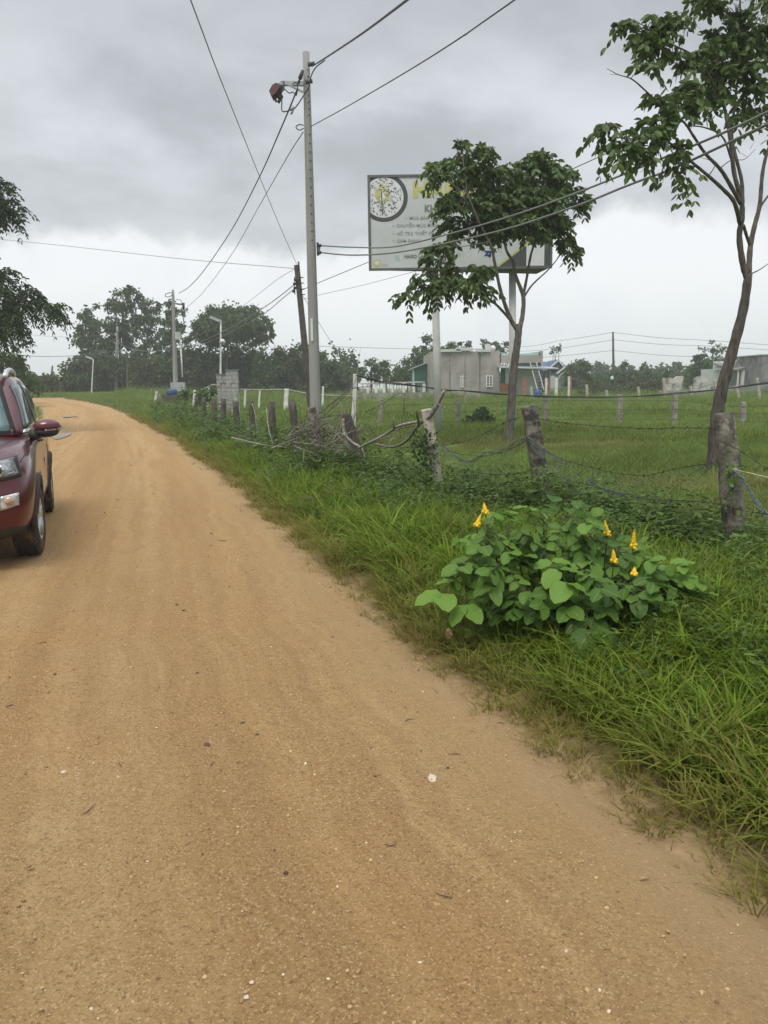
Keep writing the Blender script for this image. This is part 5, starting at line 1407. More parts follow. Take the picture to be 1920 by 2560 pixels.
# ------------------------------------------------------------------ the near trees with their leaflets
def sprays(c, r, n, L, Wd, npair, rach, out_c, droop=0.6):
    """n compound leaves in an ellipsoid: drooping leaflets along a rachis"""
    nsub = max(4, n // 9)
    u = norm(rng.normal(0, 1, (nsub, 3))) * (rng.uniform(0.2, 1.0, nsub) ** 0.5)[:, None]
    k = rng.integers(0, nsub, n)
    p = u[k] + rng.normal(0, 0.15, (n, 3))
    P0 = np.array(c) + p * np.array(r)
    d = norm(norm(P0 - np.array(out_c)) * 0.8 + rng.normal(0, 0.75, (n, 3)) + np.array([0, 0, 0.05]))
    rl = rach * rng.uniform(0.7, 1.25, n)
    B, D, LL, TT = [], [], [], []
    tone0 = np.clip(rng.normal(0.42, 0.2, nsub), 0, 1)[k]
    for j in range(npair):
        t = (j + 1.0) / npair
        for s in (-1, 1):
            pos = P0 + d * (rl * t)[:, None] - np.array([0, 0, 1]) * (rl * t * t * droop)[:, None]
            sd = norm(np.cross(d, [0, 0, 1.0]) + 1e-6) * s
            dd = norm(sd * rng.uniform(0.5, 1.0, (n, 1)) + d * rng.uniform(0.2, 0.7, (n, 1)) - np.array([0, 0, 1]) * rng.uniform(0.2, 1.1, (n, 1)))
            B.append(pos); D.append(dd); LL.append(L * rng.uniform(0.7, 1.25, n)); TT.append(np.clip(tone0 + rng.normal(0, 0.22, n), 0, 1))
    B, D, LL, TT = np.concatenate(B), np.concatenate(D), np.concatenate(LL), np.concatenate(TT)
    m_ = len(B)
    sd = norm(np.cross(D, rng.normal(0, 1, (m_, 3)))); nr = np.cross(sd, D)
    LL = LL[:, None]; w = Wd * LL / L
    dn = np.array([0, 0, 1.0])
    V = np.stack([B, B + D * LL * 0.28 + sd * w * 0.85 - nr * w * 0.22, B + D * LL * 0.66 + sd * w - nr * w * 0.25 - dn * LL * 0.05, B + D * LL - dn * LL * 0.16,
                  B + D * LL * 0.66 - sd * w - nr * w * 0.25 - dn * LL * 0.05, B + D * LL * 0.28 - sd * w * 0.85 - nr * w * 0.22], 1)
    i0 = np.arange(m_)[:, None] * 6
    F = np.concatenate([i0 + np.array([0, 1, 2, 3])[None, :], i0 + np.array([0, 3, 4, 5])[None, :]])
    return V.reshape(-1, 3), F, np.repeat(TT, 6)
def near_tree(name, label, Y, base_x, limbs, blobs, L, Wd, npair, rach, per_m2, lmat, bark=None, droop=0.6):
    b = gx(base_x, Y)
    o = thing(name, label, 'tree', b)
    tb = MB(b)
    nodes = []
    for pts, r0, r1 in limbs:
        w_ = spline([q(x, y, Y + dy) for x, y, dy in pts], 6)
        tb.tube(w_, np.linspace(r0, r1, len(w_)) * (0.76 if Y < 15 else 0.84) * (1 + 0.06 * np.sin(np.arange(len(w_)) * 1.9)), 9)
        nodes += [(p, r0 + (r1 - r0) * i / len(w_)) for i, p in enumerate(w_) if p.z > 2.2]
    VV, FF, TT, off = [], [], [], 0
    mp_ = mpp(Y)
    cx_ = Vector(np.mean([q(x, y, Y + dy) for x, y, rx, ry, dy in blobs], axis=0))
    for (x, y, rx, ry, dy) in blobs:
        c = q(x, y, Y + dy)
        sh_ = 0.38 * rach / mp_
        rx, ry = max(rx * 0.45, rx - sh_), max(ry * 0.55, ry - 0.5 * sh_)
        r = (rx * mp_, 0.75 * rx * mp_, ry * mp_)
        n = int(per_m2 * (r[0] * r[2] + 0.5 * r[0] * r[1]) * 3.1) + 6
        V, F, T = sprays(c, r, n, L, Wd, npair, rach, c * 0.7 + cx_ * 0.3 - Vector((0, 0, 0.3)), droop)
        VV.append(V - np.array(b)); FF.append(F + off); off += len(V); TT.append(T)
        # twigs reach into the clump
        a, ra = min(nodes, key=lambda t: (t[0] - c).length + 0.4 * max(0, t[0].z - c.z))
        mid = a.lerp(c, 0.5) + Vector((random.uniform(-1, 1), random.uniform(-1, 1), random.uniform(0, 0.6))) * 0.12 * (c - a).length
        w_ = spline([a, mid, c], 5)
        tb.tube(w_, np.linspace(max(0.009, ra * 0.45), 0.006, len(w_)), 6)
        for _ in range(6):
            s_ = w_[random.randrange(4, len(w_))]
            e = c + Vector((random.uniform(-1, 1) * r[0], random.uniform(-1, 1) * r[1], random.uniform(-0.7, 0.9) * r[2])) * 0.95
            w2 = spline([s_, s_.lerp(e, 0.5) + Vector((0, 0, 0.06)), e], 3)
            tb.tube(w2, np.linspace(0.0075, 0.0035, len(w2)), 4, False)
    tb.build('trunk', bark or M['bark'], o)
    cr = np_mesh('crown', np.concatenate(VV), np.concatenate(FF), lmat, o, {'tone': np.concatenate(TT)})
    return o
near_tree('young_tree', 'young forked tree with drooping leaflets standing before the billboard', 18.75, 1096,
    [([(1094, 985, 0), (1098, 955, 0), (1103, 900, 0), (1110, 800, 0), (1118, 740, 0), (1122, 700, 0)], 0.155, 0.092),
     ([(1119, 715, 0), (1104, 691, 0), (1090, 655, -0.1), (1079, 618, -0.2), (1068, 564, -0.3), (1060, 530, -0.4), (1035, 480, -0.5), (1010, 420, -0.6)], 0.068, 0.02),
     ([(1123, 708, 0), (1129, 680, 0.1), (1130, 640, 0.2), (1114, 596, 0.3), (1107, 564, 0.3), (1092, 533, 0.2), (1090, 460, 0.2), (1095, 400, 0.2)], 0.072, 0.02),
     ([(1130, 642, 0.2), (1138, 600, 0.3), (1148, 546, 0.4), (1164, 502, 0.5), (1180, 440, 0.6), (1186, 390, 0.6)], 0.045, 0.015),
     ([(1131, 643, 0.2), (1151, 614, 0.5), (1186, 581, 0.8), (1215, 545, 1.0)], 0.03, 0.012),
     ([(1107, 696, 0), (1073, 659, -0.4), (1039, 634, -0.8), (1005, 621, -1.0), (965, 607, -1.1), (920, 618, -1.1)], 0.042, 0.012),
     ([(1066, 655, -0.4), (1045, 645, -0.6), (1030, 633, -0.8)], 0.02, 0.012)],
    [(985, 352, 42, 24, 0.2), (1045, 340, 32, 26, -0.2), (1030, 385, 62, 34, 0), (948, 382, 26, 24, -0.3), (1000, 318, 22, 12, 0), (1170, 350, 42, 26, 0), (1195, 385, 50, 34, 0.2), (1120, 402, 62, 44, 0.2), (1246, 412, 22, 22, 0.3), (1150, 440, 66, 40, -0.2),
     (1060, 450, 66, 44, 0), (990, 440, 38, 32, -0.4), (985, 490, 36, 28, 0.2), (1070, 496, 56, 28, 0.1), (1130, 490, 54, 30, 0.2), (1190, 470, 40, 32, 0.2), (1210, 512, 24, 22, 0.3), (1232, 540, 12, 20, 0.4), (1245, 440, 16, 14, 0.2),
     (950, 545, 26, 16, -0.8), (930, 560, 20, 16, -0.9), (985, 535, 26, 16, -0.6), (955, 598, 42, 24, -1.0), (1000, 588, 36, 20, -0.9), (1040, 590, 26, 17, -0.6), (1048, 622, 22, 13, -0.7), (912, 608, 22, 16, -1.0), (880, 634, 20, 11, -1.0), (940, 628, 26, 11, -1.0), (1020, 612, 24, 13, -0.8)],
    0.155, 0.036, 4, 0.28, 105, lm_near)
near_tree('tall_young_tree', 'taller tree with curved bare trunk and open crown at the right edge', 11.5, 1543,
    [([(1537, 1060, 0), (1540, 1025, 0), (1547, 920, 0), (1557, 850, 0), (1580, 765, 0), (1605, 670, 0), (1617, 590, 0)], 0.155, 0.075),
     ([(1614, 600, 0), (1605, 572, 0), (1597, 512, 0), (1603, 469, 0), (1601, 431, 0), (1586, 375, 0), (1577, 297, 0), (1570, 260, 0), (1562, 225, 0), (1535, 170, -0.1), (1505, 125, -0.2), (1450, 95, -0.3)], 0.062, 0.014),
     ([(1604, 440, 0.05), (1602, 391, 0.1), (1589, 337, 0.1), (1581, 290, 0.2), (1590, 200, 0.3), (1600, 100, 0.4), (1598, -20, 0.4)], 0.038, 0.014),
     ([(1600, 440, 0), (1570, 387, -0.2), (1553, 362, -0.3), (1523, 331, -0.5), (1498, 294, -0.6), (1475, 262, -0.7), (1430, 235, -0.8), (1395, 200, -0.8)], 0.040, 0.010),
     ([(1599, 484, 0), (1586, 437, -0.3), (1563, 410, -0.4), (1529, 379, -0.6), (1491, 347, -0.8), (1465, 320, -0.9), (1420, 300, -1.0), (1350, 300, -1.1)], 0.042, 0.010),
     ([(1617, 592, 0), (1621, 531, 0.2), (1631, 484, 0.3), (1641, 443, 0.4), (1647, 375, 0.5), (1659, 325, 0.6), (1690, 250, 0.8), (1710, 140, 0.9)], 0.055, 0.02),
     ([(1606, 487, 0), (1613, 510, 0.1), (1620, 530, 0.2)], 0.03, 0.03),
     ([(1640, 450, 0.4), (1662, 420, 0.6), (1700, 380, 0.8)], 0.025, 0.012),
     ([(1580, 345, 0), (1560, 295, -0.2), (1520, 275, -0.3), (1480, 272, -0.4)], 0.020, 0.008),
     ([(1555, 364, -0.3), (1580, 346, -0.1), (1608, 344, 0.1), (1632, 322, 0.3)], 0.010, 0.004), ([(1530, 382, -0.5), (1545, 355, -0.5), (1530, 345, -0.5), (1512, 340, -0.5)], 0.010, 0.003),
     ([(1620, 322, 0.2), (1628, 308, 0.2)], 0.004, 0.002), ([(1612, 338, 0.2), (1600, 330, 0.2)], 0.004, 0.002),
     ([(1440, 240, -0.8), (1390, 192, -0.9), (1363, 170, -1.0), (1335, 161, -1.0), (1311, 148, -1.0)], 0.016, 0.004), ([(1363, 170, -1.0), (1376, 150, -1.0), (1384, 128, -1.0)], 0.007, 0.003), ([(1335, 161, -1.0), (1318, 161, -1.0)], 0.004, 0.002),
     ([(1621, 592, 0), (1640, 583, 0.1), (1665, 566, 0.2)], 0.014, 0.006)],
    [(1362, 62, 24, 24, -0.5), (1395, 70, 34, 30, -0.4), (1440, 55, 38, 30, -0.4), (1400, 112, 32, 26, -0.4), (1450, 105, 42, 32, -0.3), (1480, 150, 26, 20, -0.3), (1530, 15, 46, 28, 0), (1590, 25, 40, 30, 0.2), (1545, 80, 36, 32, 0.1), (1600, 90, 48, 38, 0.2), (1640, 70, 40, 40, 0.3),
     (1560, 130, 46, 34, 0), (1620, 150, 46, 34, 0.3), (1515, 120, 20, 22, -0.2), (1570, 180, 48, 34, 0), (1500, 190, 30, 22, -0.4), (1530, 215, 32, 24, -0.2), (1620, 205, 44, 26, 0.4), (1470, 215, 30, 22, -0.6), (1430, 225, 30, 20, -0.7), (1500, 255, 34, 22, -0.4), (1440, 262, 40, 22, -0.8), (1400, 285, 34, 20, -1.0),
     (1310, 272, 22, 18, -1.2), (1325, 300, 24, 26, -1.2), (1352, 322, 30, 32, -1.2), (1385, 320, 26, 26, -1.0), (1440, 300, 30, 22, -0.8), (1470, 318, 24, 18, -0.8), (1478, 368, 14, 24, -0.8), (1455, 345, 12, 16, -0.8), (1410, 340, 14, 14, -0.9), (1640, 240, 30, 18, 0.6), (1600, 250, 24, 12, 0.3), (1400, 150, 12, 8, -1.0),
     (1700, 80, 60, 60, 0.6), (1720, 180, 60, 50, 0.8), (1700, 270, 40, 30, 0.8), (1590, -60, 90, 40, 0.3), (1690, -40, 60, 50, 0.6)],
    0.118, 0.029, 4, 0.24, 100, lm_near, M['bark_dark'])
near_tree('feathery_tree', 'feathery dark leaved tree reaching in from the left edge above the car', 28, -190,
    [([(-190, 880, 0), (-185, 760, 0), (-170, 660, 0), (-160, 560, 0)], 0.25, 0.17), ([(-165, 640, 0), (-110, 640, -0.5), (-50, 630, -0.8), (20, 640, -1), (90, 660, -1), (130, 672, -1)], 0.11, 0.02),
     ([(-160, 570, 0), (-120, 520, -0.3), (-60, 470, -0.5), (0, 440, -0.6), (35, 430, -0.6)], 0.11, 0.02), ([(-160, 570, 0), (-150, 450, 0), (-130, 380, 0)], 0.11, 0.03)],
    [(10, 405, 26, 18, -0.6), (22, 440, 30, 26, -0.6), (2, 470, 34, 22, -0.5), (35, 482, 16, 8, -0.6), (-30, 430, 40, 50, -0.4), (10, 595, 34, 20, -0.8), (30, 625, 44, 26, -0.9), (70, 640, 34, 18, -1), (98, 658, 34, 17, -1), (124, 672, 20, 9, -1), (40, 665, 46, 22, -0.9), (10, 690, 40, 26, -0.8), (40, 702, 24, 12, -0.9), (8, 720, 20, 14, -0.8), (-30, 660, 60, 60, -0.5),
     (-80, 560, 60, 60, 0), (-110, 450, 70, 60, 0), (-150, 380, 60, 50, 0.3), (-180, 520, 70, 60, 0.5)],
    0.16, 0.026, 7, 0.50, 60, lm_feather, M['bark_dark'], 0.8)

# ------------------------------------------------------------------ fences
def fence_post(parent, base, top, w, m_, r_, name='post', square=True, label=None, taper=0.92):
    o_ = Vector(parent.location)
    n = 6
    mb_ = MB(o_)
    pts, rr_ = [], []
    for i in range(n + 1):
        t = i / n
        p = base.lerp(top, t) + Vector((r_.uniform(-1, 1), r_.uniform(-1, 1), 0)) * w * 0.035
        if i == 0: p.z -= 0.25
        pts.append(p); rr_.append(w / 2 * (1 - (1 - taper) * t) * r_.uniform(0.95, 1.05))
    if square: mb_.tube(pts, rr_, 4, True, True)
    else: mb_.tube(pts, rr_, 9)
    o = mb_.build(name, m_, parent)
    if square:
        bv = o.modifiers.new('bevel', 'BEVEL'); bv.width = w * 0.10; bv.segments = 2
    if label: o['label'] = label
    return o
def barbed(parent, pts, m_=None, r=0.0035, barb=0.0, name='barbed_wire', n=8):
    o_ = Vector(parent.location)
    w_ = spline(pts, n)
    mb_ = MB(o_)
    mb_.tube(w_, r, 5)
    if barb:
        acc = 0
        for a, b in zip(w_[:-1], w_[1:]):
            acc += (b - a).length
            if acc > barb:
                acc = 0
                for _ in range(2):
                    d = Vector((random.uniform(-1, 1), random.uniform(-1, 1), random.uniform(-1, 1))).normalized() * 0.022
                    mb_.tube([b - d, b + d], r * 0.8, 3)
    return mb_.build(name, m_ or M['barb'], parent)
fr_ = random.Random(3)
rf_b = gx(1172, 8.3)
ff_ = thing('roadside_fence', 'crooked roadside fence of old posts with sagging barbed wire', 'fence', rf_b)
YR, YP2, YP3 = 6.4, 8.3, 9.85
stump = MB(rf_b)
b, t = gx(1606, YR), q(1563, 897, YR)
fence_post(ff_, gx(1611, YR), q(1563, 893, YR), 0.205, M['old_concrete'], fr_, label='thick weathered post, thickest of the fence', square=False, taper=0.80)
fence_post(ff_, gx(1186, YP2), q(1142, 876, YP2), 0.165, M['old_concrete'], fr_, taper=0.95)
fence_post(ff_, gx(953, YP3), q(920, 884, YP3), 0.135, M['pale_post'], fr_, label='pale leaning post wrapped with creeper', taper=0.95)
for (xt, yt, xb, Y, w, lean_m) in ((746, 893, 800, 12.0, 0.15, 'dark_post'), (672, 880, 692, 13.6, 0.16, 'old_concrete'), (631, 867, 642, 15.2, 0.17, 'dark_post'), (587, 868, 592, 17.0, 0.15, 'dark_post'), (543, 866, 546, 19.0, 0.15, 'dark_post'),
                                   (509, 867, 514, 21.0, 0.17, 'dark_post'), (482, 861, 485, 23.0, 0.17, 'dark_post'), (462, 861, 466, 25.0, 0.18, 'dark_post'), (440, 858, 442, 29.0, 0.17, 'dark_post'), (424, 856, 425, 33.0, 0.17, 'dark_post')):
    fence_post(ff_, gx(xb, Y), q(xt, yt, Y), w, M[lean_m], fr_, square=lean_m != 'dark_post' or Y < 14)
def wl_(pts, Ya, Yb, **k):
    n = len(pts) - 1
    x0, x1 = pts[0][0], pts[-1][0]
    return barbed(ff_, [q(x, y, Ya + (Yb - Ya) * (x - x0) / (x1 - x0)) for x, y in pts], **k)
wl_([(1126, 901), (1093, 912), (1072, 922), (1041, 939), (1010, 952), (990, 957), (958, 962), (931, 964), (864, 967)], YP2 - 0.1, 10.6, barb=0.11)
wl_([(1160, 903), (1222, 914), (1333, 923), (1423, 926), (1453, 924), (1545, 925)], YP2 - 0.1, YR, barb=0.11)
wl_([(927, 948), (952, 955), (969, 972), (990, 980), (1015, 983), (1043, 985), (1090, 975), (1140, 950)], YP3 - 0.1, YP2 - 0.1, barb=0.12)
wl_([(1141, 946), (1167, 966), (1189, 978), (1213, 992), (1271, 1008), (1327, 1021), (1391, 1027), (1423, 1021), (1467, 1011), (1540, 1000)], YP2 - 0.1, YR, barb=0.11)
wl_([(1292, 1053), (1350, 1069), (1408, 1079), (1467, 1081), (1554, 1088), (1612, 1104), (1662, 1111), (1720, 1120)], 7.6, 5.4, barb=0.12)
wl_([(1554, 952), (1589, 968), (1621, 988), (1662, 1016), (1720, 1050)], YR - 0.12, 5.6, barb=0.11)
wl_([(1170, 1022), (1213, 1035), (1260, 1045), (1292, 1053)], YP2, 7.6, barb=0.12)
wl_([(945, 1000), (1000, 1015), (1080, 1025), (1160, 1015)], YP3 - 0.1, YP2 - 0.1, barb=0.12)
wl_([(940, 945), (900, 960), (864, 985), (820, 998)], YP3, 11.0, barb=0.12)
# old fishing net twisted along the wires
M['net'] = mat('blue_green_netting', (0.12, 0.155, 0.145), 0.8, var=0.25, vscale=60)
M['string'] = mat('yellowish_string', (0.52, 0.48, 0.28), 0.8, var=0.1, vscale=30)
def net_rope(pts, Ya, Yb, r=0.007, strands=5):
    x0, x1 = pts[0][0], pts[-1][0]
    base = spline([q(x, y, Ya + (Yb - Ya) * (x - x0) / (x1 - x0)) for x, y in pts], 6)
    mb_ = MB(rf_b)
    for s in range(strands):
        ph = random.uniform(0, 6)
        w_ = [p + Vector((0.5 * math.cos(i * 0.9 + ph), math.sin(i * 0.7 + ph), math.cos(i * 0.8 + ph * 2))) * 0.014 for i, p in enumerate(base)]
        mb_.tube(w_, r * random.uniform(0.3, 0.6), 4)
    return mb_.build('net_rope', M['net'], ff_)
net_rope([(1135, 943), (1104, 962), (1086, 972), (1052, 977), (1035, 987), (1022, 995), (997, 993), (981, 981), (954, 963)], YP2 - 0.12, YP3 - 0.1)
net_rope([(1141, 946), (1167, 966), (1189, 980), (1215, 1000)], YP2 - 0.12, 8.0)
net_rope([(1268, 1030), (1292, 1053), (1320, 1062), (1350, 1069)], 7.7, 7.3)
net_rope([(1584, 1018), (1607, 1041), (1630, 1079), (1662, 1118), (1700, 1160)], YR - 0.14, 5.7, 0.009, 7)
def net_sheet(pts_top, drop, Ya, Yb):
    """a thin hanging piece of net: real crossing threads"""
    x0, x1 = pts_top[0][0], pts_top[-1][0]
    top = spline([q(x, y, Ya + (Yb - Ya) * (x - x0) / (x1 - x0)) for x, y in pts_top], 8)
    mb_ = MB(rf_b); n = len(top); rows = 9
    gp = [[top[i] - Vector((0, 0, drop * math.sin(math.pi * (i + 0.5) / n) ** 0.6 * j / rows)) + Vector((0, 0.03 * math.sin(i * 0.9 + j), 0)) for i in range(n)] for j in range(rows + 1)]
    for j in range(rows):
        for s in (1, -1):
            for st_ in range(0, n - 1):
                k = st_ + (1 if s > 0 else 0)
                mb_.tube([gp[j][st_ if s > 0 else st_ + 1], gp[j + 1][k]], 0.0008, 3, False)
    return mb_.build('hanging_net', M['net'], ff_)
net_sheet([(1141, 946), (1189, 978), (1213, 992), (1271, 1008), (1327, 1021), (1391, 1027), (1467, 1011), (1540, 1000)], 0.30, YP2 - 0.1, YR)
net_sheet([(954, 963), (997, 993), (1035, 987), (1086, 972), (1135, 943)], 0.28, YP3 - 0.1, YP2 - 0.12)
p_ = [q(x, y, Y) for x, y, Y in ((1588, 1014, YR - 0.12), (1607, 1019, YR - 0.2), (1662, 1032, 6.0), (1720, 1045, 5.6))]
sg = MB(p_[0]); sg.tube(spline(p_, 5), 0.004, 5); sg.ball(p_[0], 0.014, 8, 5)
tag(sg.build('string', M['string']), 'pale yellow string tied to the thickest fence post', 'string')

# creepers on the posts
M_ivy = leaf_mat('creeper_leaf', (0.028, 0.068, 0.016), (0.060, 0.120, 0.028), trans=0.3, rough=0.5)
M_ivy2 = leaf_mat('young_creeper_leaf', (0.10, 0.19, 0.03), (0.17, 0.28, 0.05), trans=0.35, rough=0.5)
def creeper(label, pts, r, n, L, m_):
    """heart shaped leaves along a stem"""
    w_ = spline(pts, 6)
    o = thing('creeper', label, 'plant', w_[0])
    st_ = MB(w_[0]); st_.tube(w_, 0.004, 5); st_.build('stem', M['bark_dark'], o)
    A = np.array([tuple(p) for p in w_])
    k = rng.integers(0, len(A), n)
    p = A[k] + rng.normal(0, 1, (n, 3)) * np.array(r)
    p[:, 2] = np.maximum(p[:, 2], 0.05)
    d = norm(rng.normal(0, 1, (n, 3)) + np.array([0, -0.7, -0.3]))
    V, F = leaf_cards(p, d, L * rng.uniform(0.6, 1.3, n), L * 0.42, 0.3)
    np_mesh('leaves', V - np.array(w_[0]), F, m_, o, {'tone': np.repeat(rng.uniform(0, 1, n), 4)})
    return o
creeper('dark creeper climbing the left face of the pale leaning post', [gx(925, YP3 - 0.15), q(918, 990, YP3 - 0.12), q(910, 945, YP3 - 0.1)], (0.08, 0.05, 0.09), 420, 0.05, M_ivy)
creeper('bright young creeper leaves around the middle of the thickest post', [gx(1590, YR - 0.2), q(1580, 1060, YR - 0.14), q(1570, 1005, YR - 0.13)], (0.035, 0.03, 0.05), 46, 0.055, M_ivy2)
creeper('small creeper with bright leaves at the foot of the post left of the yellow flowers', [gx(1150, YP2 - 0.3), q(1158, 1045, YP2 - 0.2), q(1160, 1018, YP2 - 0.16)], (0.06, 0.05, 0.07), 110, 0.05, M_ivy2)

# fence across the pasture
F2Y = 23.8
pf_b = gx(1178, F2Y)
pf = thing('pasture_fence', 'straight pasture fence of square concrete posts and strands behind the billboard', 'fence', pf_b)
posts2 = [(824, 862, 819, 25.4), (990, 861, 988, 24.9), (1178, 852, 1177, 24.3), (1339, 852, 1336, 23.8), (1458, 852, 1454, 23.3), (1605, 868, 1602, 23.4), (1730, 862, 1728, 23.0)]
pw = []
for (xt, yt, xb, Y) in posts2:
    bt, tp = gx(xb, Y), q(xt, yt, Y)
    fence_post(pf, bt, tp, 0.155, M['post2'], fr_)
    pw.append((bt, tp))
for h in (0.84, 0.62, 0.36):
    barbed(pf, [b_.lerp(t_, h) - Vector((0, 0.085, 0)) for b_, t_ in pw], r=0.0045, barb=0.25, name='strand_wire', n=6)
wpb, wpt = gx(762, 20.5), q(767, 808, 20.5)
fence_post(pf, wpb, wpt, 0.115, M['white_paint'], fr_, label='tall white painted post at the left end')
cab = [q(x / K, y / K, Y) for x, y, Y in ((890, 938, 20.5), (952, 956, 21.3), (1036, 965, 22.2), (1083, 970, 23.2), (1111, 974, 23.6), (1155, 977, 23.8), (1220, 984, 24.0), (1271, 987, 24.0), (1361, 990, 24.0), (1485, 992, 23.6), (1596, 991, 23.4), (1698, 984, 23.0), (1792, 974, 22.5), (1920, 955, 21.5), (2000, 945, 21))]
for dz in (0, 0.035):
    w_ = spline([p + Vector((0, -0.1, dz * math.sin(i * 1.3))) for i, p in enumerate(cab)], 8)
    mb_ = MB(pf_b); mb_.tube(w_, 0.014, 6); mb_.build('top_cable', M['wire'], pf)
# white rail fence far left
rl_b = gx(622, 45)
rl = thing('rail_fence', 'pale wooden rail fence on thin white posts right of the block pillars', 'fence', rl_b)
def r45(x, y): return P(x, y, 45)
for pts in (((601, 974), (660, 975), (718, 974)), ((718, 974), (745, 980), (790, 988), (860, 990), (905, 992)), ((498, 978), (533, 962), (551, 965))):
    mb_ = MB(rl_b); mb_.tube([r45(*p) for p in pts], 0.055, 6); mb_.build('rail', M['twig_pale'], rl)
for (x, yt, w) in ((614, 974, 0.11), (650, 974, 0.10), (717, 972, 0.26), (808, 966, 0.12), (487, 975, 0.13), (523, 970, 0.1)):
    t_ = r45(x, yt); b_ = gx(x / K, 45)
    fence_post(rl, b_, t_, w, M['white_paint'], fr_)
# little posts at the far edge of the pasture
sp_b = gx(1500 / K, 60)
spf = thing('boundary_fence', 'row of small pale posts along the far edge of the pasture', 'fence', sp_b)
tops = []
for (x, yt, Y) in ((893, 975, 62), (914, 972, 60), (1029, 972, 60), (1052, 973, 60), (1163, 890, 52), (1196, 978, 55), (1328, 965, 58), (1466, 962, 60), (1516, 975, 60), (1595, 967, 58), (1659, 945, 56), (1726, 965, 58), (1787, 950, 58), (1841, 965, 57), (1892, 945, 57), (1925, 950, 57)):
    t_ = P(x, yt, Y); b_ = gx(x / K, Y)
    fence_post(spf, b_, t_, 0.20 if x != 1163 else 0.14, M['pale_post'] if x > 1200 else M['post2'], fr_)
    if x > 1200: tops.append(b_.lerp(t_, 0.8))
barbed(spf, tops, r=0.012, name='strand_wire')
# short markers and things by the meter box pole
for (x, y0_, lab) in ((392, 978, 'white marker post with red top by the meter box pole'), (398, 985, 'grey stub post beside the white marker post')):
    b_ = gx(x / K, 52); t_ = P(x, y0_, 52)
    o = thing('marker_post', lab, 'post', b_)
    MB(b_).bar(b_ - Vector((0, 0, 0.2)), t_, 0.14).build('shaft', M['white_paint'] if x == 392 else M['post2'], o)
    if x == 392: MB(b_).bar(t_ + Vector((0, 0, 0.004)), t_ + Vector((0, 0, 0.16)), 0.142).build('red_top', M['brick'], o)
b_ = P(429, 983, 50); bk = MB(b_); bk.tube([b_ - Vector((0, 0, 0.1)), b_, b_ + Vector((0, 0, 0.22)), b_ + Vector((0, 0, 0.26))], [0.30, 0.36, 0.34, 0.2], 14)
tag(bk.build('blue_tub', M['blue_plastic']), 'blue plastic tub on a brown stack below the meter box', 'tub')
b2_b = gx(429 / K, 50); sk = MB(b2_b); sk.box((b_.x - 0.55, 49.7, b2_b.z - 0.3), (b_.x + 0.45, 50.6, b_.z - 0.104)); tag(sk.build('brown_stack', M['dark_post']), 'weathered brown stack under the blue tub', 'stack')

# ------------------------------------------------------------------ heap of dry branches on the fence
br_b = gx(720, 12.6)
heap = thing('brush_heap', 'heap of bare dry branches piled against the leaning fence posts', 'brush heap', br_b)
def branch(pts, r0, r1, m_, forks=0):
    w_ = spline(pts, 6)
    mb_ = MB(br_b)
    mb_.tube(w_, np.linspace(r0, r1, len(w_)), 6)
    for _ in range(forks):
        i = random.randrange(2, len(w_) - 1)
        d = (w_[i] - w_[i - 1]).normalized()
        e = (d + Vector((random.uniform(-1, 1), random.uniform(-1, 1), random.uniform(-0.4, 1))) * 0.9).normalized() * random.uniform(0.2, 0.6)
        mb_.tube(spline([w_[i], w_[i] + e * 0.5 + Vector((0, 0, random.uniform(-0.05, 0.05))), w_[i] + e], 3), np.linspace(r1 * 1.1, r1 * 0.4, 7), 5)
    return mb_.build('branch', m_, heap)
branch([q(780, 965, 11.5), q(830, 940, 11), q(862, 920, 10.6), q(910, 908, 10), q(936, 885, 9.75), q(960, 843, 9.6)], 0.020, 0.018, M['twig_pale'], 1)
branch([q(812, 960, 11), q(850, 965, 10.6), q(880, 950, 10.2), q(905, 917, 9.9), q(935, 893, 9.74), q(962, 840, 9.62)], 0.018, 0.022, M['twig'], 1)
branch([q(944, 868, 9.6), q(955, 880, 9.5), q(975, 885, 9.5), q(990, 897, 9.5)], 0.008, 0.004, M['twig'])
branch([q(742, 905, 11.9), q(743, 935, 11.8), q(760, 955, 11.7), q(782, 970, 11.6), q(790, 1000, 11.5)], 0.022, 0.014, M['twig_pale'])
branch([q(690, 893, 13), q(720, 868, 12.8), q(760, 840, 12.5), q(800, 835, 12.3)], 0.013, 0.006, M['twig'], 3)
branch([q(655, 955, 13.4), q(700, 900, 13), q(740, 860, 12.6), q(765, 835, 12.4)], 0.010, 0.004, M['twig'], 3)
branch([q(762, 930, 12), q(766, 880, 12), q(758, 845, 12), q(770, 820, 12)], 0.009, 0.005, M['twig_pale'], 3)
branch([q(545, 872, 14), q(552, 900, 14), q(556, 930, 14)], 0.011, 0.007, M['twig_pale'])
branch([q(500, 945, 15), q(555, 958, 14.2), q(600, 965, 13.6), q(625, 962, 13.2)], 0.014, 0.008, M['twig_pale'], 2)
branch([q(575, 880, 14.5), q(580, 925, 14), q(590, 960, 13.6)], 0.008, 0.005, M['twig_pale'])
branch([q(790, 890, 11.6), q(830, 870, 11.4), q(860, 850, 11.2), q(872, 852, 11.2)], 0.010, 0.004, M['twig'], 3)
branch([q(740, 990, 11.9), q(800, 955, 11.4), q(850, 930, 11), q(905, 918, 10)], 0.013, 0.008, M['twig'], 2)
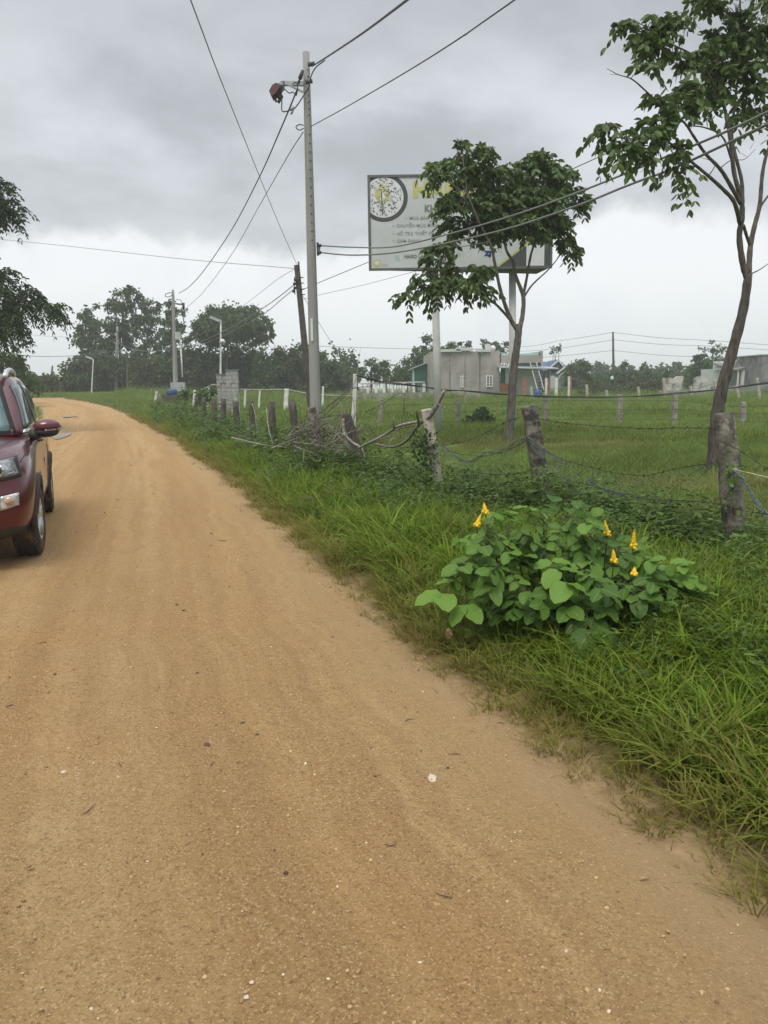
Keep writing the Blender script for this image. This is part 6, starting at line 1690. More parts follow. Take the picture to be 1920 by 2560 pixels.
for i in range(62):
    cx, cy = random.gauss(715, 62), random.gauss(950, 22)
    Y = 13.3 - (cx - 640) * 0.011 + random.uniform(-0.5, 0.5)
    a = random.uniform(-1.0, 1.0) if random.random() < 0.65 else random.uniform(0.8, 2.3)
    ln = random.uniform(18, 62)
    p0 = q(cx - math.cos(a) * ln, cy + abs(math.sin(a)) * ln * 0.5, Y)
    p2_ = q(cx + math.cos(a) * ln, cy - math.sin(a) * ln, Y + random.uniform(-0.5, 0.5))
    for p in (p0, p2_): p.z = max(p.z, 0.14)
    md_ = p0.lerp(p2_, 0.5) + Vector((random.uniform(-1, 1), random.uniform(-1, 1), random.uniform(-0.5, 1.2))) * 0.12
    md_.z = max(md_.z, 0.16)
    branch([p0, md_, p2_], random.uniform(0.006, 0.015), random.uniform(0.003, 0.006), random.choice([M['twig'], M['twig'], M['twig_pale'], M['bark_dark']]), random.randrange(0, 4))

# ------------------------------------------------------------------ the red car
from mathutils.bvhtree import BVHTree
wf_, wr_ = G(110, 1397), G(135, 1287)
fv = (Vector((wf_.x - wr_.x, wf_.y - wr_.y, 0))).normalized()
lv = Vector((-fv.y, fv.x, 0))
WB = (wf_ - wr_).length
mid_ = (wf_ + wr_) / 2
cc = Vector((mid_.x, mid_.y, 0)) - lv * 0.885
car_z = 0.5 * (rz(wf_.x, wf_.y) + rz(wr_.x, wr_.y)) - 0.006
car = thing('car', 'dark red compact car facing the camera at the left edge of the dirt road', 'car', (cc.x, cc.y, car_z), math.atan2(fv.y, fv.x))
def paint(name, c, rough, coat, metal=0.25):
    mt = mat(name, c, rough, metal, var=0.05, vscale=3, coat=coat, spec=0.5)
    mt.node_tree.nodes['Principled BSDF'].inputs['Coat Roughness'].default_value = 0.06
    return mt
M['car_red'] = paint('dark_red_car_paint', (0.092, 0.006, 0.014), 0.28, 0.7)
M['car_black'] = mat('black_plastic', (0.028, 0.028, 0.03), 0.6, var=0.1, vscale=10, dirt=((0.10, 0.07, 0.045), 4, 0.6))
M['tyre'] = mat('dusty_tyre', (0.035, 0.032, 0.03), 0.9, var=0.2, vscale=12, dirt=((0.13, 0.085, 0.05), 5, 0.5), bump=0.3, bscale=50)
M['alloy'] = mat('alloy_rim', (0.62, 0.62, 0.63), 0.32, 0.8, var=0.08, vscale=6)
M['chrome'] = mat('chrome_trim', (0.75, 0.76, 0.77), 0.15, 0.95, var=0.03)
M['car_glass'] = mat('tinted_car_glass', (0.035, 0.055, 0.055), 0.05, var=0.05, spec=0.8)
M['shield'] = mat('windscreen_glass', (0.10, 0.17, 0.17), 0.05, var=0.05, spec=0.8)
M['lamp_clear'] = mat('clear_lamp', (0.52, 0.54, 0.54), 0.12, 0.35, var=0.25, vscale=18, coat=1.0)
M['lamp_dark'] = mat('smoked_clear_lamp', (0.22, 0.235, 0.235), 0.10, 0.5, var=0.4, vscale=14, coat=1.0)
M['lamp_amber'] = mat('amber_lamp', (0.55, 0.34, 0.24), 0.15, 0.1, var=0.2, vscale=14, coat=1.0)
M['silver'] = mat('silver_roof_rail', (0.62, 0.62, 0.62), 0.35, 0.5, var=0.05)
ax = WB / 2
def ring(half):
    full = [(y, z) for y, z in half] + [(-y, z) for y, z in half[-2:0:-1]]
    return full
def sec(zb, yb, ym, zm, ys, zs, yt, zt2, zc):
    return ring([(0, zb), (yb * 0.8, zb), (yb, zb + 0.07), (ym, zm), (ys, zs), (yt, zt2), (yt * 0.6, zt2 + 0.65 * (zc - zt2)), (0, zc)])
body_st = [(ax + 0.76, sec(0.34, 0.50, 0.58, 0.50, 0.57, 0.66, 0.46, 0.75, 0.77)), (ax + 0.70, sec(0.27, 0.70, 0.77, 0.48, 0.76, 0.70, 0.66, 0.86, 0.88)), (ax + 0.55, sec(0.23, 0.80, 0.87, 0.48, 0.865, 0.77, 0.76, 0.94, 0.98)),
           (ax + 0.25, sec(0.22, 0.86, 0.905, 0.50, 0.905, 0.82, 0.80, 0.985, 1.04)), (ax - 0.15, sec(0.22, 0.86, 0.90, 0.50, 0.90, 0.86, 0.83, 1.02, 1.08)), (ax - 0.60, sec(0.22, 0.86, 0.885, 0.5, 0.885, 0.92, 0.83, 1.05, 1.08)),
           (0.0, sec(0.22, 0.86, 0.885, 0.5, 0.875, 0.94, 0.83, 1.06, 1.08)), (-ax + 0.2, sec(0.22, 0.86, 0.895, 0.5, 0.89, 0.97, 0.83, 1.08, 1.10)), (-ax - 0.2, sec(0.23, 0.86, 0.90, 0.52, 0.895, 0.98, 0.82, 1.10, 1.11)),
           (-ax - 0.55, sec(0.28, 0.80, 0.86, 0.55, 0.85, 0.97, 0.76, 1.09, 1.10)), (-ax - 0.68, sec(0.36, 0.66, 0.74, 0.58, 0.73, 0.94, 0.66, 1.03, 1.04))]
def loft_obj(stations, to3):
    bm = bmesh.new()
    rows = [[bm.verts.new(to3(s, p)) for p in r_] for s, r_ in stations]
    n = len(rows[0])
    for a, b in zip(rows[:-1], rows[1:]):
        for j in range(n): bm.faces.new((a[j], a[(j + 1) % n], b[(j + 1) % n], b[j]))
    bm.faces.new(rows[0][::-1]); bm.faces.new(rows[-1])
    bmesh.ops.recalc_face_normals(bm, faces=bm.faces)
    me = bpy.data.meshes.new('body'); bm.to_mesh(me); bm.free()
    o = bpy.data.objects.new('body', me); COL.objects.link(o)
    return o
def realize(o, mods):
    for f in mods: f(o)
    dg = bpy.context.evaluated_depsgraph_get()
    me = bpy.data.meshes.new_from_object(o.evaluated_get(dg))
    o.modifiers.clear(); old = o.data; o.data = me
    return o
def subd(o): md = o.modifiers.new('s', 'SUBSURF'); md.levels = 2; md.render_levels = 2
body = realize(loft_obj(body_st, lambda x, p: (x, p[0], p[1])), [subd])
cut = MB()
WR = 0.335
for sx in (ax, -ax):
    for s in (-1, 1):
        cut.tube([(sx, s * 0.60, WR), (sx, s * 1.2, WR)], WR + 0.055, 28)
cutter = cut.build('cutter', None)
def boolean(o): md = o.modifiers.new('b', 'BOOLEAN'); md.object = cutter; md.operation = 'DIFFERENCE'; md.solver = 'EXACT'
body = realize(body, [boolean])
bpy.data.objects.remove(cutter)
body.data.materials.clear(); body.data.materials.append(M['car_red']); body.data.materials.append(M['car_black'])
for p in body.data.polygons:
    c_ = p.center
    low = 0.40 if c_.x < ax + 0.35 else 0.37
    well = any(math.hypot(c_.x - sx, c_.z - WR) < WR + 0.06 for sx in (ax, -ax)) and abs(c_.y) < 0.87 and abs(p.normal.y) < 0.95 or any(math.hypot(c_.x - sx, c_.z - WR) < WR + 0.04 for sx in (ax, -ax))
    p.material_index = 1 if (c_.z < low or well) else 0
    p.use_smooth = True
body.parent = car
def plan(xf, xr, w):
    half = [(xf + 0.10, 0), (xf + 0.07, w * 0.5), (xf - 0.02, w * 0.86), (xf - 0.25, w), (xf * 0.5 + xr * 0.5, w * 1.01), (xr + 0.30, w * 0.98), (xr + 0.06, w * 0.84), (xr, w * 0.5), (xr - 0.02, 0)]
    return half + [(x, -y) for x, y in half[-2:0:-1]]
gh_st = [(1.00, plan(ax - 0.42, -ax - 0.66, 0.83)), (1.08, plan(ax - 0.48, -ax - 0.66, 0.825)), (1.34, plan(ax - 0.80, -ax - 0.60, 0.770)), (1.57, plan(ax - 1.12, -ax - 0.48, 0.695)), (1.66, plan(ax - 1.36, -ax - 0.38, 0.61)), (1.70, plan(ax - 1.75, -ax - 0.1, 0.40))]
gh = realize(loft_obj(gh_st, lambda z, p: (p[0], p[1], z)), [subd])
gh.data.materials.clear(); gh.data.materials.append(M['car_red'])
for p in gh.data.polygons: p.use_smooth = True
gh.name = 'roof'; gh.data.name = 'roof'; gh.parent = car
def bvh_of(objs):
    vs, ps = [], []
    for o in objs:
        n = len(vs); vs += [v.co.copy() for v in o.data.vertices]; ps += [tuple(i + n for i in p.vertices) for p in o.data.polygons]
    return BVHTree.FromPolygons(vs, ps)
bv = bvh_of([body, gh])
def on_side(x, z, off):
    h = bv.ray_cast(Vector((x, 2, z)), Vector((0, -1, 0)))
    return (h[0] + h[1] * off) if h[0] else Vector((x, 0.8, z))
def on_front(y, z, off):
    h = bv.ray_cast(Vector((4, y, z)), Vector((-1, 0, 0)))
    return (h[0] + h[1] * off) if h[0] else Vector((1.5, y, z))
def patch(name, corners, m_, off=0.008, how=on_side, nu=8, nv=8, parent=car, flip=False):
    a, b, c_, d = [Vector(p) for p in corners]
    vs, fs = [], []
    for i in range(nu + 1):
        for j in range(nv + 1):
            u, v = i / nu, j / nv
            p = a * (1 - u) * (1 - v) + b * u * (1 - v) + c_ * u * v + d * (1 - u) * v
            vs.append(how(p.x, p.y, off))
    for i in range(nu):
        for j in range(nv):
            k = i * (nv + 1) + j; f = (k, k + 1, k + nv + 2, k + nv + 1)
            fs.append(f[::-1] if flip else f)
    mb_ = MB(); mb_.add(vs, fs, True)
    o = mb_.build(name, m_, parent)
    sd = o.modifiers.new('thickness', 'SOLIDIFY'); sd.thickness = 0.012; sd.offset = 0
    return o
# glass
sx0 = ax - 0.62
patch('windscreen_border', [(-0.71, 1.075), (0.71, 1.075), (0.555, 1.585), (-0.555, 1.585)], M['car_black'], 0.0, on_front, 14, 8)
patch('windscreen', [(-0.66, 1.10), (0.66, 1.10), (0.52, 1.56), (-0.52, 1.56)], M['shield'], 0.005, on_front, 14, 8)
patch('side_window_trim', [(sx0 - 0.02, 1.075), (-0.98, 1.09), (-0.95, 1.12), (sx0 - 0.06, 1.105)], M['chrome'], 0.012)
patch('side_window', [(sx0 - 0.09, 1.11), (-0.20, 1.12), (-0.20, 1.555), (sx0 - 0.58, 1.53)], M['car_glass'], 0.006)
patch('side_window', [(-0.26, 1.12), (-1.02, 1.13), (-0.88, 1.53), (-0.26, 1.555)], M['car_glass'], 0.006)
patch('quarter_window', [(-1.08, 1.14), (-1.50, 1.20), (-1.25, 1.48), (-0.95, 1.52)], M['car_glass'], 0.006)
patch('window_pillar', [(-0.20, 1.11), (-0.26, 1.11), (-0.26, 1.56), (-0.20, 1.56)], M['car_black'], 0.008)
# seams of the doors and bonnet
def seam(pts, how=on_side, name='door_seam'):
    mb_ = MB(); mb_.tube([how(a, b, 0.0) for a, b in pts], 0.006, 5)
    return mb_.build(name, M['car_black'], car)
seam([(ax - 0.50, 0.42), (ax - 0.52, 0.70), (ax - 0.58, 1.02)]); seam([(-0.22, 0.40), (-0.22, 0.75), (-0.21, 1.06)]); seam([(-0.92, 0.62), (-1.02, 0.85), (-1.04, 1.08)])
seam([(ax - 0.55, 1.01), (ax - 0.2, 0.965), (ax + 0.2, 0.93), (ax + 0.45, 0.885)], name='bonnet_seam')
for xh in (0.02, -0.80):
    hp_ = on_side(xh, 0.97, 0.0)
    mb_ = MB(); mb_.tube([hp_ + Vector((0.10, 0.0, 0)), hp_ + Vector((0.08, 0.035, 0)), hp_ + Vector((-0.08, 0.035, 0)), hp_ + Vector((-0.10, 0, 0))], 0.014, 6)
    mb_.build('door_handle', M['car_red'], car)
# lights
def on_corner(y, z, off):
    """front surface for small y, wraps round the corner for large y"""
    return on_front(min(y, 0.80), z, off) if y < 0.72 else on_side(ax + 0.62 - (y - 0.72) * 1.3, z, off)
for s in (1, -1):
    how_f = (lambda y, z, off, s=s: (lambda p: Vector((p.x, p.y * s, p.z)))(on_front(y, z, off)))
    patch('headlight_surround', [(0.38, 0.715), (0.80, 0.775), (0.765, 0.93), (0.40, 0.875)], M['car_black'], 0.006, how_f, 10, 6, flip=s < 0)
    hl_ = patch('headlight', [(0.40, 0.735), (0.775, 0.795), (0.735, 0.915), (0.42, 0.86)], M['lamp_dark'], 0.014, how_f, 10, 6, flip=s < 0)
    c_ = how_f(0.635, 0.835, 0.018)
    for t0 in (0.0, 1.0):
        mb_ = MB(); mb_.tube([how_f(0.42 + 0.33 * u, 0.752 + 0.11 * t0 + (0.058 - 0.01 * t0) * u, 0.02) for u in (0, 0.3, 0.6, 0.98)], 0.007, 5); mb_.build('lamp_strip', M['chrome'], hl_)
    mb_ = MB(); mb_.ball(c_, (0.03, 0.052, 0.052), 14, 8); mb_.build('projector_lens', M['chrome'], hl_)
    mb_ = MB(); mb_.ball(c_ + Vector((0.018, 0, 0)), (0.022, 0.036, 0.036), 12, 8); mb_.build('projector_glass', M['car_glass'], hl_)
    fl = patch('lower_lamp', [(0.40, 0.515), (0.64, 0.525), (0.64, 0.635), (0.40, 0.585)], M['lamp_clear'], 0.010, how_f, 8, 5, flip=s < 0)
    fl2 = patch('lower_lamp', [(0.64, 0.525), (0.765, 0.555), (0.77, 0.655), (0.64, 0.635)], M['lamp_clear'], 0.010, how_f, 6, 5, parent=car, flip=s < 0)
    c_ = how_f(0.70, 0.595, 0.014); mb_ = MB(); mb_.ball(c_, (0.022, 0.040, 0.036), 12, 8); mb_.build('turn_signal', M['lamp_amber'], fl2)
    # mirror
    mx_, my_, mz_ = ax - 0.70, s * 0.975, 1.105
    md_ = MB(); md_.ball((mx_, my_, mz_ + 0.02), (0.085, 0.130, 0.076), 16, 10)
    md_ = md_.build('mirror', M['car_red'], car)
    b_ = MB(); b_.ball((mx_, my_ - s * 0.01, mz_ - 0.028), (0.078, 0.118, 0.052), 14, 8); b_.tube([(mx_, my_ - s * 0.08, mz_ - 0.05), (mx_ - 0.02, s * 0.82, mz_ - 0.06)], [0.045, 0.06], 8)
    b_.build('mirror_foot', M['car_black'], md_)
    t_ = MB(); t_.tube([(mx_ + 0.072, my_ - s * 0.02, mz_ - 0.008), (mx_ + 0.062, my_ + s * 0.06, mz_ - 0.003), (mx_ + 0.025, my_ + s * 0.118, mz_ + 0.006)], 0.011, 6)
    t_.build('mirror_indicator', M['lamp_clear'], md_)
    # roof rail
    rl_ = MB(); rl_.tube(spline([(ax - 1.20, s * 0.60, 1.62), (ax - 1.38, s * 0.605, 1.675), (-0.4, s * 0.61, 1.70), (-1.1, s * 0.59, 1.68), (-1.35, s * 0.57, 1.64)], 4), 0.027, 8); rl_.build('roof_rail', M['silver'], car)
# grille, bumper, plate-less lower mouth
patch('grille', [(-0.40, 0.48), (0.40, 0.48), (0.42, 0.70), (-0.42, 0.70)], M['car_black'], 0.008, on_front, 10, 6)
gb = MB()
for z in (0.53, 0.59, 0.65): gb.tube([on_front(y, z, 0.016) for y in np.linspace(-0.38, 0.38, 9)], 0.010, 5)
gb.build('grille_bars', M['chrome'], car)
tw = MB(); c_ = on_front(0.40, 0.41, 0.006); tw.ball(c_, (0.012, 0.045, 0.045), 12, 6); tw.build('tow_cover', M['car_red'], car)
# wheels
tp_ = [(0.205, -0.105), (0.30, -0.105), (0.325, -0.085), (0.335, -0.05), (0.335, 0.05), (0.325, 0.085), (0.30, 0.105), (0.205, 0.105)]
def lathe(prof, n=36):
    vs, fs = [], []
    k = len(prof)
    for i in range(n):
        th = 2 * math.pi * i / n
        vs += [(r_ * math.cos(th), y, r_ * math.sin(th)) for r_, y in prof]
    for i in range(n):
        for j in range(k - 1):
            a = i * k + j; b = ((i + 1) % n) * k + j
            fs.append((a, a + 1, b + 1, b))
    return vs, fs
for sx in (ax, -ax):
    for s in (1, -1):
        w_ = MB(); w_.add(*lathe(tp_), True)
        for i in range(36):
            th = 2 * math.pi * i / 36
            for yy0 in (-0.075, 0.0, 0.075):
                c_ = Vector((0.336 * math.cos(th + yy0 * 2), yy0, 0.336 * math.sin(th + yy0 * 2))); t = Vector((-math.sin(th), 0, math.cos(th)))
                w_.tube([c_ - t * 0.018 - Vector((0, 0.014, 0)), c_ + t * 0.018 + Vector((0, 0.014, 0))], 0.007, 4)
        tyre = w_.build('wheel', M['tyre'], car)
        tyre.location = (sx, s * 0.785, WR + 0.004); tyre.rotation_euler = (0, 0, R(-4) if sx > 0 else 0)
        r_ = MB(); r_.add(*lathe([(0.20, -0.10), (0.212, 0.09), (0.20, 0.10), (0.185, 0.075), (0.185, -0.09)]), True)
        r_.tube([(0, 0.05 * s, 0), (0, 0.085 * s, 0)], 0.055, 12)
        for i in range(5):
            th = 2 * math.pi * i / 5 + 0.3
            for d_ in (-0.16, 0.16):
                r_.tube([(0.04 * math.cos(th), 0.075 * s, 0.04 * math.sin(th)), (0.195 * math.cos(th + d_), 0.085 * s, 0.195 * math.sin(th + d_))], [0.024, 0.018], 5)
        r_.build('rim', M['alloy'], tyre)
        dk_ = MB(); dk_.tube([(0, -0.02 * s, 0), (0, 0.01 * s, 0)], 0.184, 24); dk_.build('brake_disc', M['iron'], tyre)
        # black arch trim
        a_ = MB(); pts = []
        for i in range(17):
            th = math.pi * (-0.04 + 1.08 * i / 16)
            x, z = sx + (WR + 0.058) * math.cos(th), WR + (WR + 0.058) * math.sin(th)
            p = on_side(x, max(z, 0.25), 0.0); pts.append((x, s * max(p.y, 0.85), z))
        a_.tube(pts, 0.026, 6); a_.build('arch_trim', M['car_black'], car)

# ------------------------------------------------------------------ the flowering bush by the verge
def oi_leaf(name, a, b2, trans=0.3, rough=0.42):
    mt = leaf_mat(name, a, b2, None, trans, rough)
    nt = mt.node_tree
    at = [n for n in nt.nodes if n.type == 'ATTRIBUTE'][0]
    oi = nt.nodes.new('ShaderNodeObjectInfo')
    for l in list(at.outputs['Fac'].links):
        s_ = l.to_socket; nt.links.remove(l)
        av_ = nt.nodes.new('ShaderNodeAttribute'); av_.attribute_name = 'vary'; mv_ = nt.nodes.new('ShaderNodeMath'); mv_.operation = 'MULTIPLY_ADD'; nt.links.new(av_.outputs['Fac'], mv_.inputs[0]); mv_.inputs[1].default_value = 0.5
        mh_ = nt.nodes.new('ShaderNodeMath'); mh_.operation = 'MULTIPLY'; nt.links.new(oi.outputs['Random'], mh_.inputs[0]); mh_.inputs[1].default_value = 0.75; nt.links.new(mh_.outputs[0], mv_.inputs[2])
        nt.links.new(mv_.outputs[0], s_)
    b = nt.nodes['Principled BSDF']
    b.inputs['Specular IOR Level'].default_value = 0.22
    tcn = nt.nodes.new('ShaderNodeTexCoord'); wv_ = nt.nodes.new('ShaderNodeTexWave'); wv_.bands_direction = 'X'
    wv_.inputs['Scale'].default_value = 3.4; wv_.inputs['Distortion'].default_value = 1.5
    alu = nt.nodes.new('ShaderNodeAttribute'); alu.attribute_name = 'lu'; alv = nt.nodes.new('ShaderNodeAttribute'); alv.attribute_name = 'lv'
    ab_ = nt.nodes.new('ShaderNodeMath'); ab_.operation = 'ABSOLUTE'; nt.links.new(alv.outputs['Fac'], ab_.inputs[0])
    sk_ = nt.nodes.new('ShaderNodeMath'); sk_.operation = 'MULTIPLY_ADD'; nt.links.new(ab_.outputs[0], sk_.inputs[0]); sk_.inputs[1].default_value = -0.25; nt.links.new(alu.outputs['Fac'], sk_.inputs[2])
    cw_ = nt.nodes.new('ShaderNodeCombineXYZ'); nt.links.new(sk_.outputs[0], cw_.inputs[0]); nt.links.new(cw_.outputs[0], wv_.inputs['Vector'])
    bp = nt.nodes.new('ShaderNodeBump'); bp.inputs['Strength'].default_value = 0.25; bp.inputs['Distance'].default_value = 0.004
    nt.links.new(wv_.outputs['Fac'], bp.inputs['Height']); nt.links.new(bp.outputs[0], b.inputs['Normal'])
    # pale midrib and a few brown flecks
    old = b.inputs['Base Color'].links[0].from_socket
    a2 = ab_
    r1 = nt.nodes.new('ShaderNodeMapRange'); r1.inputs['From Min'].default_value = 0.12; r1.inputs['From Max'].default_value = 0.03; r1.inputs['To Max'].default_value = 0.6
    nt.links.new(a2.outputs[0], r1.inputs['Value'])
    x1 = nt.nodes.new('ShaderNodeMix'); x1.data_type = 'RGBA'; nt.links.new(r1.outputs[0], x1.inputs['Factor']); nt.links.new(old, x1.inputs[6]); x1.inputs[7].default_value = (0.20, 0.30, 0.09, 1)
    nz = nt.nodes.new('ShaderNodeTexNoise'); nz.inputs['Scale'].default_value = 6.0; nz.inputs['Detail'].default_value = 4
    ob = nt.nodes.new('ShaderNodeVectorMath'); nt.links.new(tcn.outputs['Generated'], ob.inputs[0])
    cb = nt.nodes.new('ShaderNodeCombineXYZ'); mu = nt.nodes.new('ShaderNodeMath'); mu.operation = 'MULTIPLY'; mu.inputs[1].default_value = 40.0
    nt.links.new(oi.outputs['Random'], mu.inputs[0]); nt.links.new(mu.outputs[0], cb.inputs[0]); nt.links.new(cb.outputs[0], ob.inputs[1]); nt.links.new(ob.outputs[0], nz.inputs['Vector'])
    r2 = nt.nodes.new('ShaderNodeMapRange'); r2.inputs['From Min'].default_value = 0.64; r2.inputs['From Max'].default_value = 0.72; r2.inputs['To Max'].default_value = 0.8
    nt.links.new(nz.outputs['Fac'], r2.inputs['Value'])
    x2 = nt.nodes.new('ShaderNodeMix'); x2.data_type = 'RGBA'; nt.links.new(r2.outputs[0], x2.inputs['Factor']); nt.links.new(x1.outputs[2], x2.inputs[6]); x2.inputs[7].default_value = (0.16, 0.12, 0.045, 1)
    nt.links.new(x2.outputs[2], b.inputs['Base Color'])
    return mt
m_leaf = oi_leaf('broad_leaf', (0.036, 0.090, 0.013), (0.120, 0.225, 0.032))
m_leaf_y = oi_leaf('young_broad_leaf', (0.105, 0.225, 0.030), (0.180, 0.320, 0.050), 0.35)
m_stem = mat('green_brown_stem', (0.075, 0.080, 0.040), 0.8, var=0.2, vscale=20)
m_dead = mat('dead_brown_leaf', (0.14, 0.095, 0.060), 0.9, var=0.35, vscale=25, bump=0.5)
m_flower = mat('yellow_bract', (0.74, 0.46, 0.012), 0.5, var=0.12, vscale=40)
m_flower2 = mat('open_yellow_flower', (0.80, 0.55, 0.03), 0.5, var=0.1, vscale=40)
def leaflet_verts(asp):
    """blunt oval leaflet, unit length along +X, slightly folded along its midrib, edges a little wavy"""
    vs, fs, lu, lv = [], [], [], []
    ts = np.linspace(0, 1, 10)
    for i, t in enumerate(ts):
        w = 0.50 * math.sin(math.pi * min(1.0, t * 0.86 + 0.06) ** 0.85) ** 0.75 if 0 < i < 9 else 0.015
        if i == 8: w *= 0.93
        zc = -0.15 * t * t; wv = 0.03 * math.sin(i * 2.1)
        vs += [(t, -w * asp, zc + 0.16 * w + wv), (t, 0, zc), (t, w * asp, zc + 0.16 * w - wv)]
        lu += [t] * 3; lv += [-1.0 if w > 0.1 else -0.3, 0.0, 1.0 if w > 0.1 else 0.3]
    for i in range(len(ts) - 1):
        for j in (0, 1):
            k = i * 3 + j; fs.append((k, k + 3, k + 4, k + 1))
    return vs, fs, lu, lv
def leaf_data(name, vs, fs, mats, midx, attrs):
    me = bpy.data.meshes.new(name); me.from_pydata(vs, [], fs)
    for m_ in mats: me.materials.append(m_)
    me.polygons.foreach_set('material_index', midx)
    me.polygons.foreach_set('use_smooth', [True] * len(fs))
    for a_, v_ in attrs.items():
        at = me.attributes.new(a_, 'FLOAT', 'POINT'); at.data.foreach_set('value', np.asarray(v_, np.float32))
    me.update()
    return me
def leaflet_mesh(name, m_, asp):
    vs, fs, lu, lv = leaflet_verts(asp)
    return leaf_data(name, vs, fs, [m_], [0] * len(fs), {'lu': lu, 'lv': lv, 'vary': [0.5] * len(vs)})
ASP = {False: 0.70, True: 0.74}
lf_mat = {False: m_leaf, True: m_leaf_y}
lf_mesh = {y: leaflet_mesh('leaflet', lf_mat[y], ASP[y]) for y in (False, True)}
def rachis():
    mb_ = MB(); mb_.tube([(t, 0, -0.16 * t * t) for t in np.linspace(0, 1, 6)], np.linspace(0.011, 0.005, 6), 5)
    return mb_
_ra = rachis()
ra_mesh = leaf_data('leaf', _ra.v, _ra.f, [m_stem], [0] * len(_ra.f), {})
n_leaflets = [0]
def compound_leaf(parent, base, dirv, length, pairs, young, up=Vector((0, -0.45, 1)), wide=1.0, rr=random.Random(9), single=True):
    """a leaf with its leaflets: leaflets that can be picked apart are pieces of their own, up to 300"""
    x = dirv.normalized(); y = up.cross(x)
    y = y.normalized() if y.length > 0.05 else Vector((1, 0, 0))
    z = x.cross(y)
    mt = Matrix((x, y, z)).transposed().to_4x4()
    mt.translation = base - Vector(parent.location)
    mt = mt @ Matrix.Diagonal((length, length, length, 1))
    mats_ = []
    for i in range(pairs):
        t = 0.22 + 0.78 * (i + 0.5) / pairs if pairs > 1 else 0.9
        if i == pairs - 1: t = 0.98
        sz = (0.225 + 0.125 * i / max(1, pairs - 1)) * wide * rr.uniform(0.74, 1.20) * (1.0 if pairs > 3 else 1.22)
        for s in (-1, 1):
            ang = s * R(rr.uniform(60, 78) - 34 * (i / max(1, pairs - 1)) ** 2)
            rot = Matrix.Rotation(ang, 4, 'Z') @ Matrix.Rotation(R(rr.uniform(-30, 18)), 4, 'X') @ Matrix.Rotation(R(rr.uniform(-4, 30)), 4, 'Y')
            mats_.append(Matrix.Translation((t, 0, -0.16 * t * t)) @ rot @ Matrix.Diagonal((sz, sz * rr.uniform(0.88, 1.1), sz, 1)))
    single = single and n_leaflets[0] + len(mats_) <= 300
    if single:
        o = bpy.data.objects.new('leaf', ra_mesh); link(o, parent); o.matrix_local = mt
        for lm in mats_:
            lo = bpy.data.objects.new('leaflet', lf_mesh[young]); link(lo, o); lo.matrix_local = lm
        n_leaflets[0] += len(mats_)
        return o
    vs, fs = list(_ra.v), list(_ra.f)
    mi = [0] * len(fs); lu, lv, va = [0.0] * len(vs), [0.0] * len(vs), [0.5] * len(vs)
    v0, f0, u0, w0 = leaflet_verts(ASP[young])
    for lm in mats_:
        k = len(vs)
        vs += [tuple(lm @ Vector(p)) for p in v0]; fs += [tuple(i + k for i in f) for f in f0]
        mi += [1] * len(f0); lu += u0; lv += w0; va += [rr.random()] * len(v0)
    o = bpy.data.objects.new('leaf', leaf_data('leaf', vs, fs, [m_stem, lf_mat[young]], mi, {'lu': lu, 'lv': lv, 'vary': va}))
    link(o, parent); o.matrix_local = mt
    return o
BX, BYo, BS = 1040, 1160, 880 / 1659.0
def c1(x, y, Y): return P(BX + x * BS, BY0_(y), Y)
def BY0_(y): return BYo + y * BS
bush_b = G(BX + 720 * BS, 1590)
bY = bush_b.y + 0.15
bush = thing('flowering_bush', 'broad leaved bush with upright yellow flower spikes at the roadside', 'bush', (bush_b.x, bY, float(ground_z(np.array([bush_b.x]), np.array([bY]))[0])))
b0 = Vector(bush.location)
rr = random.Random(4)
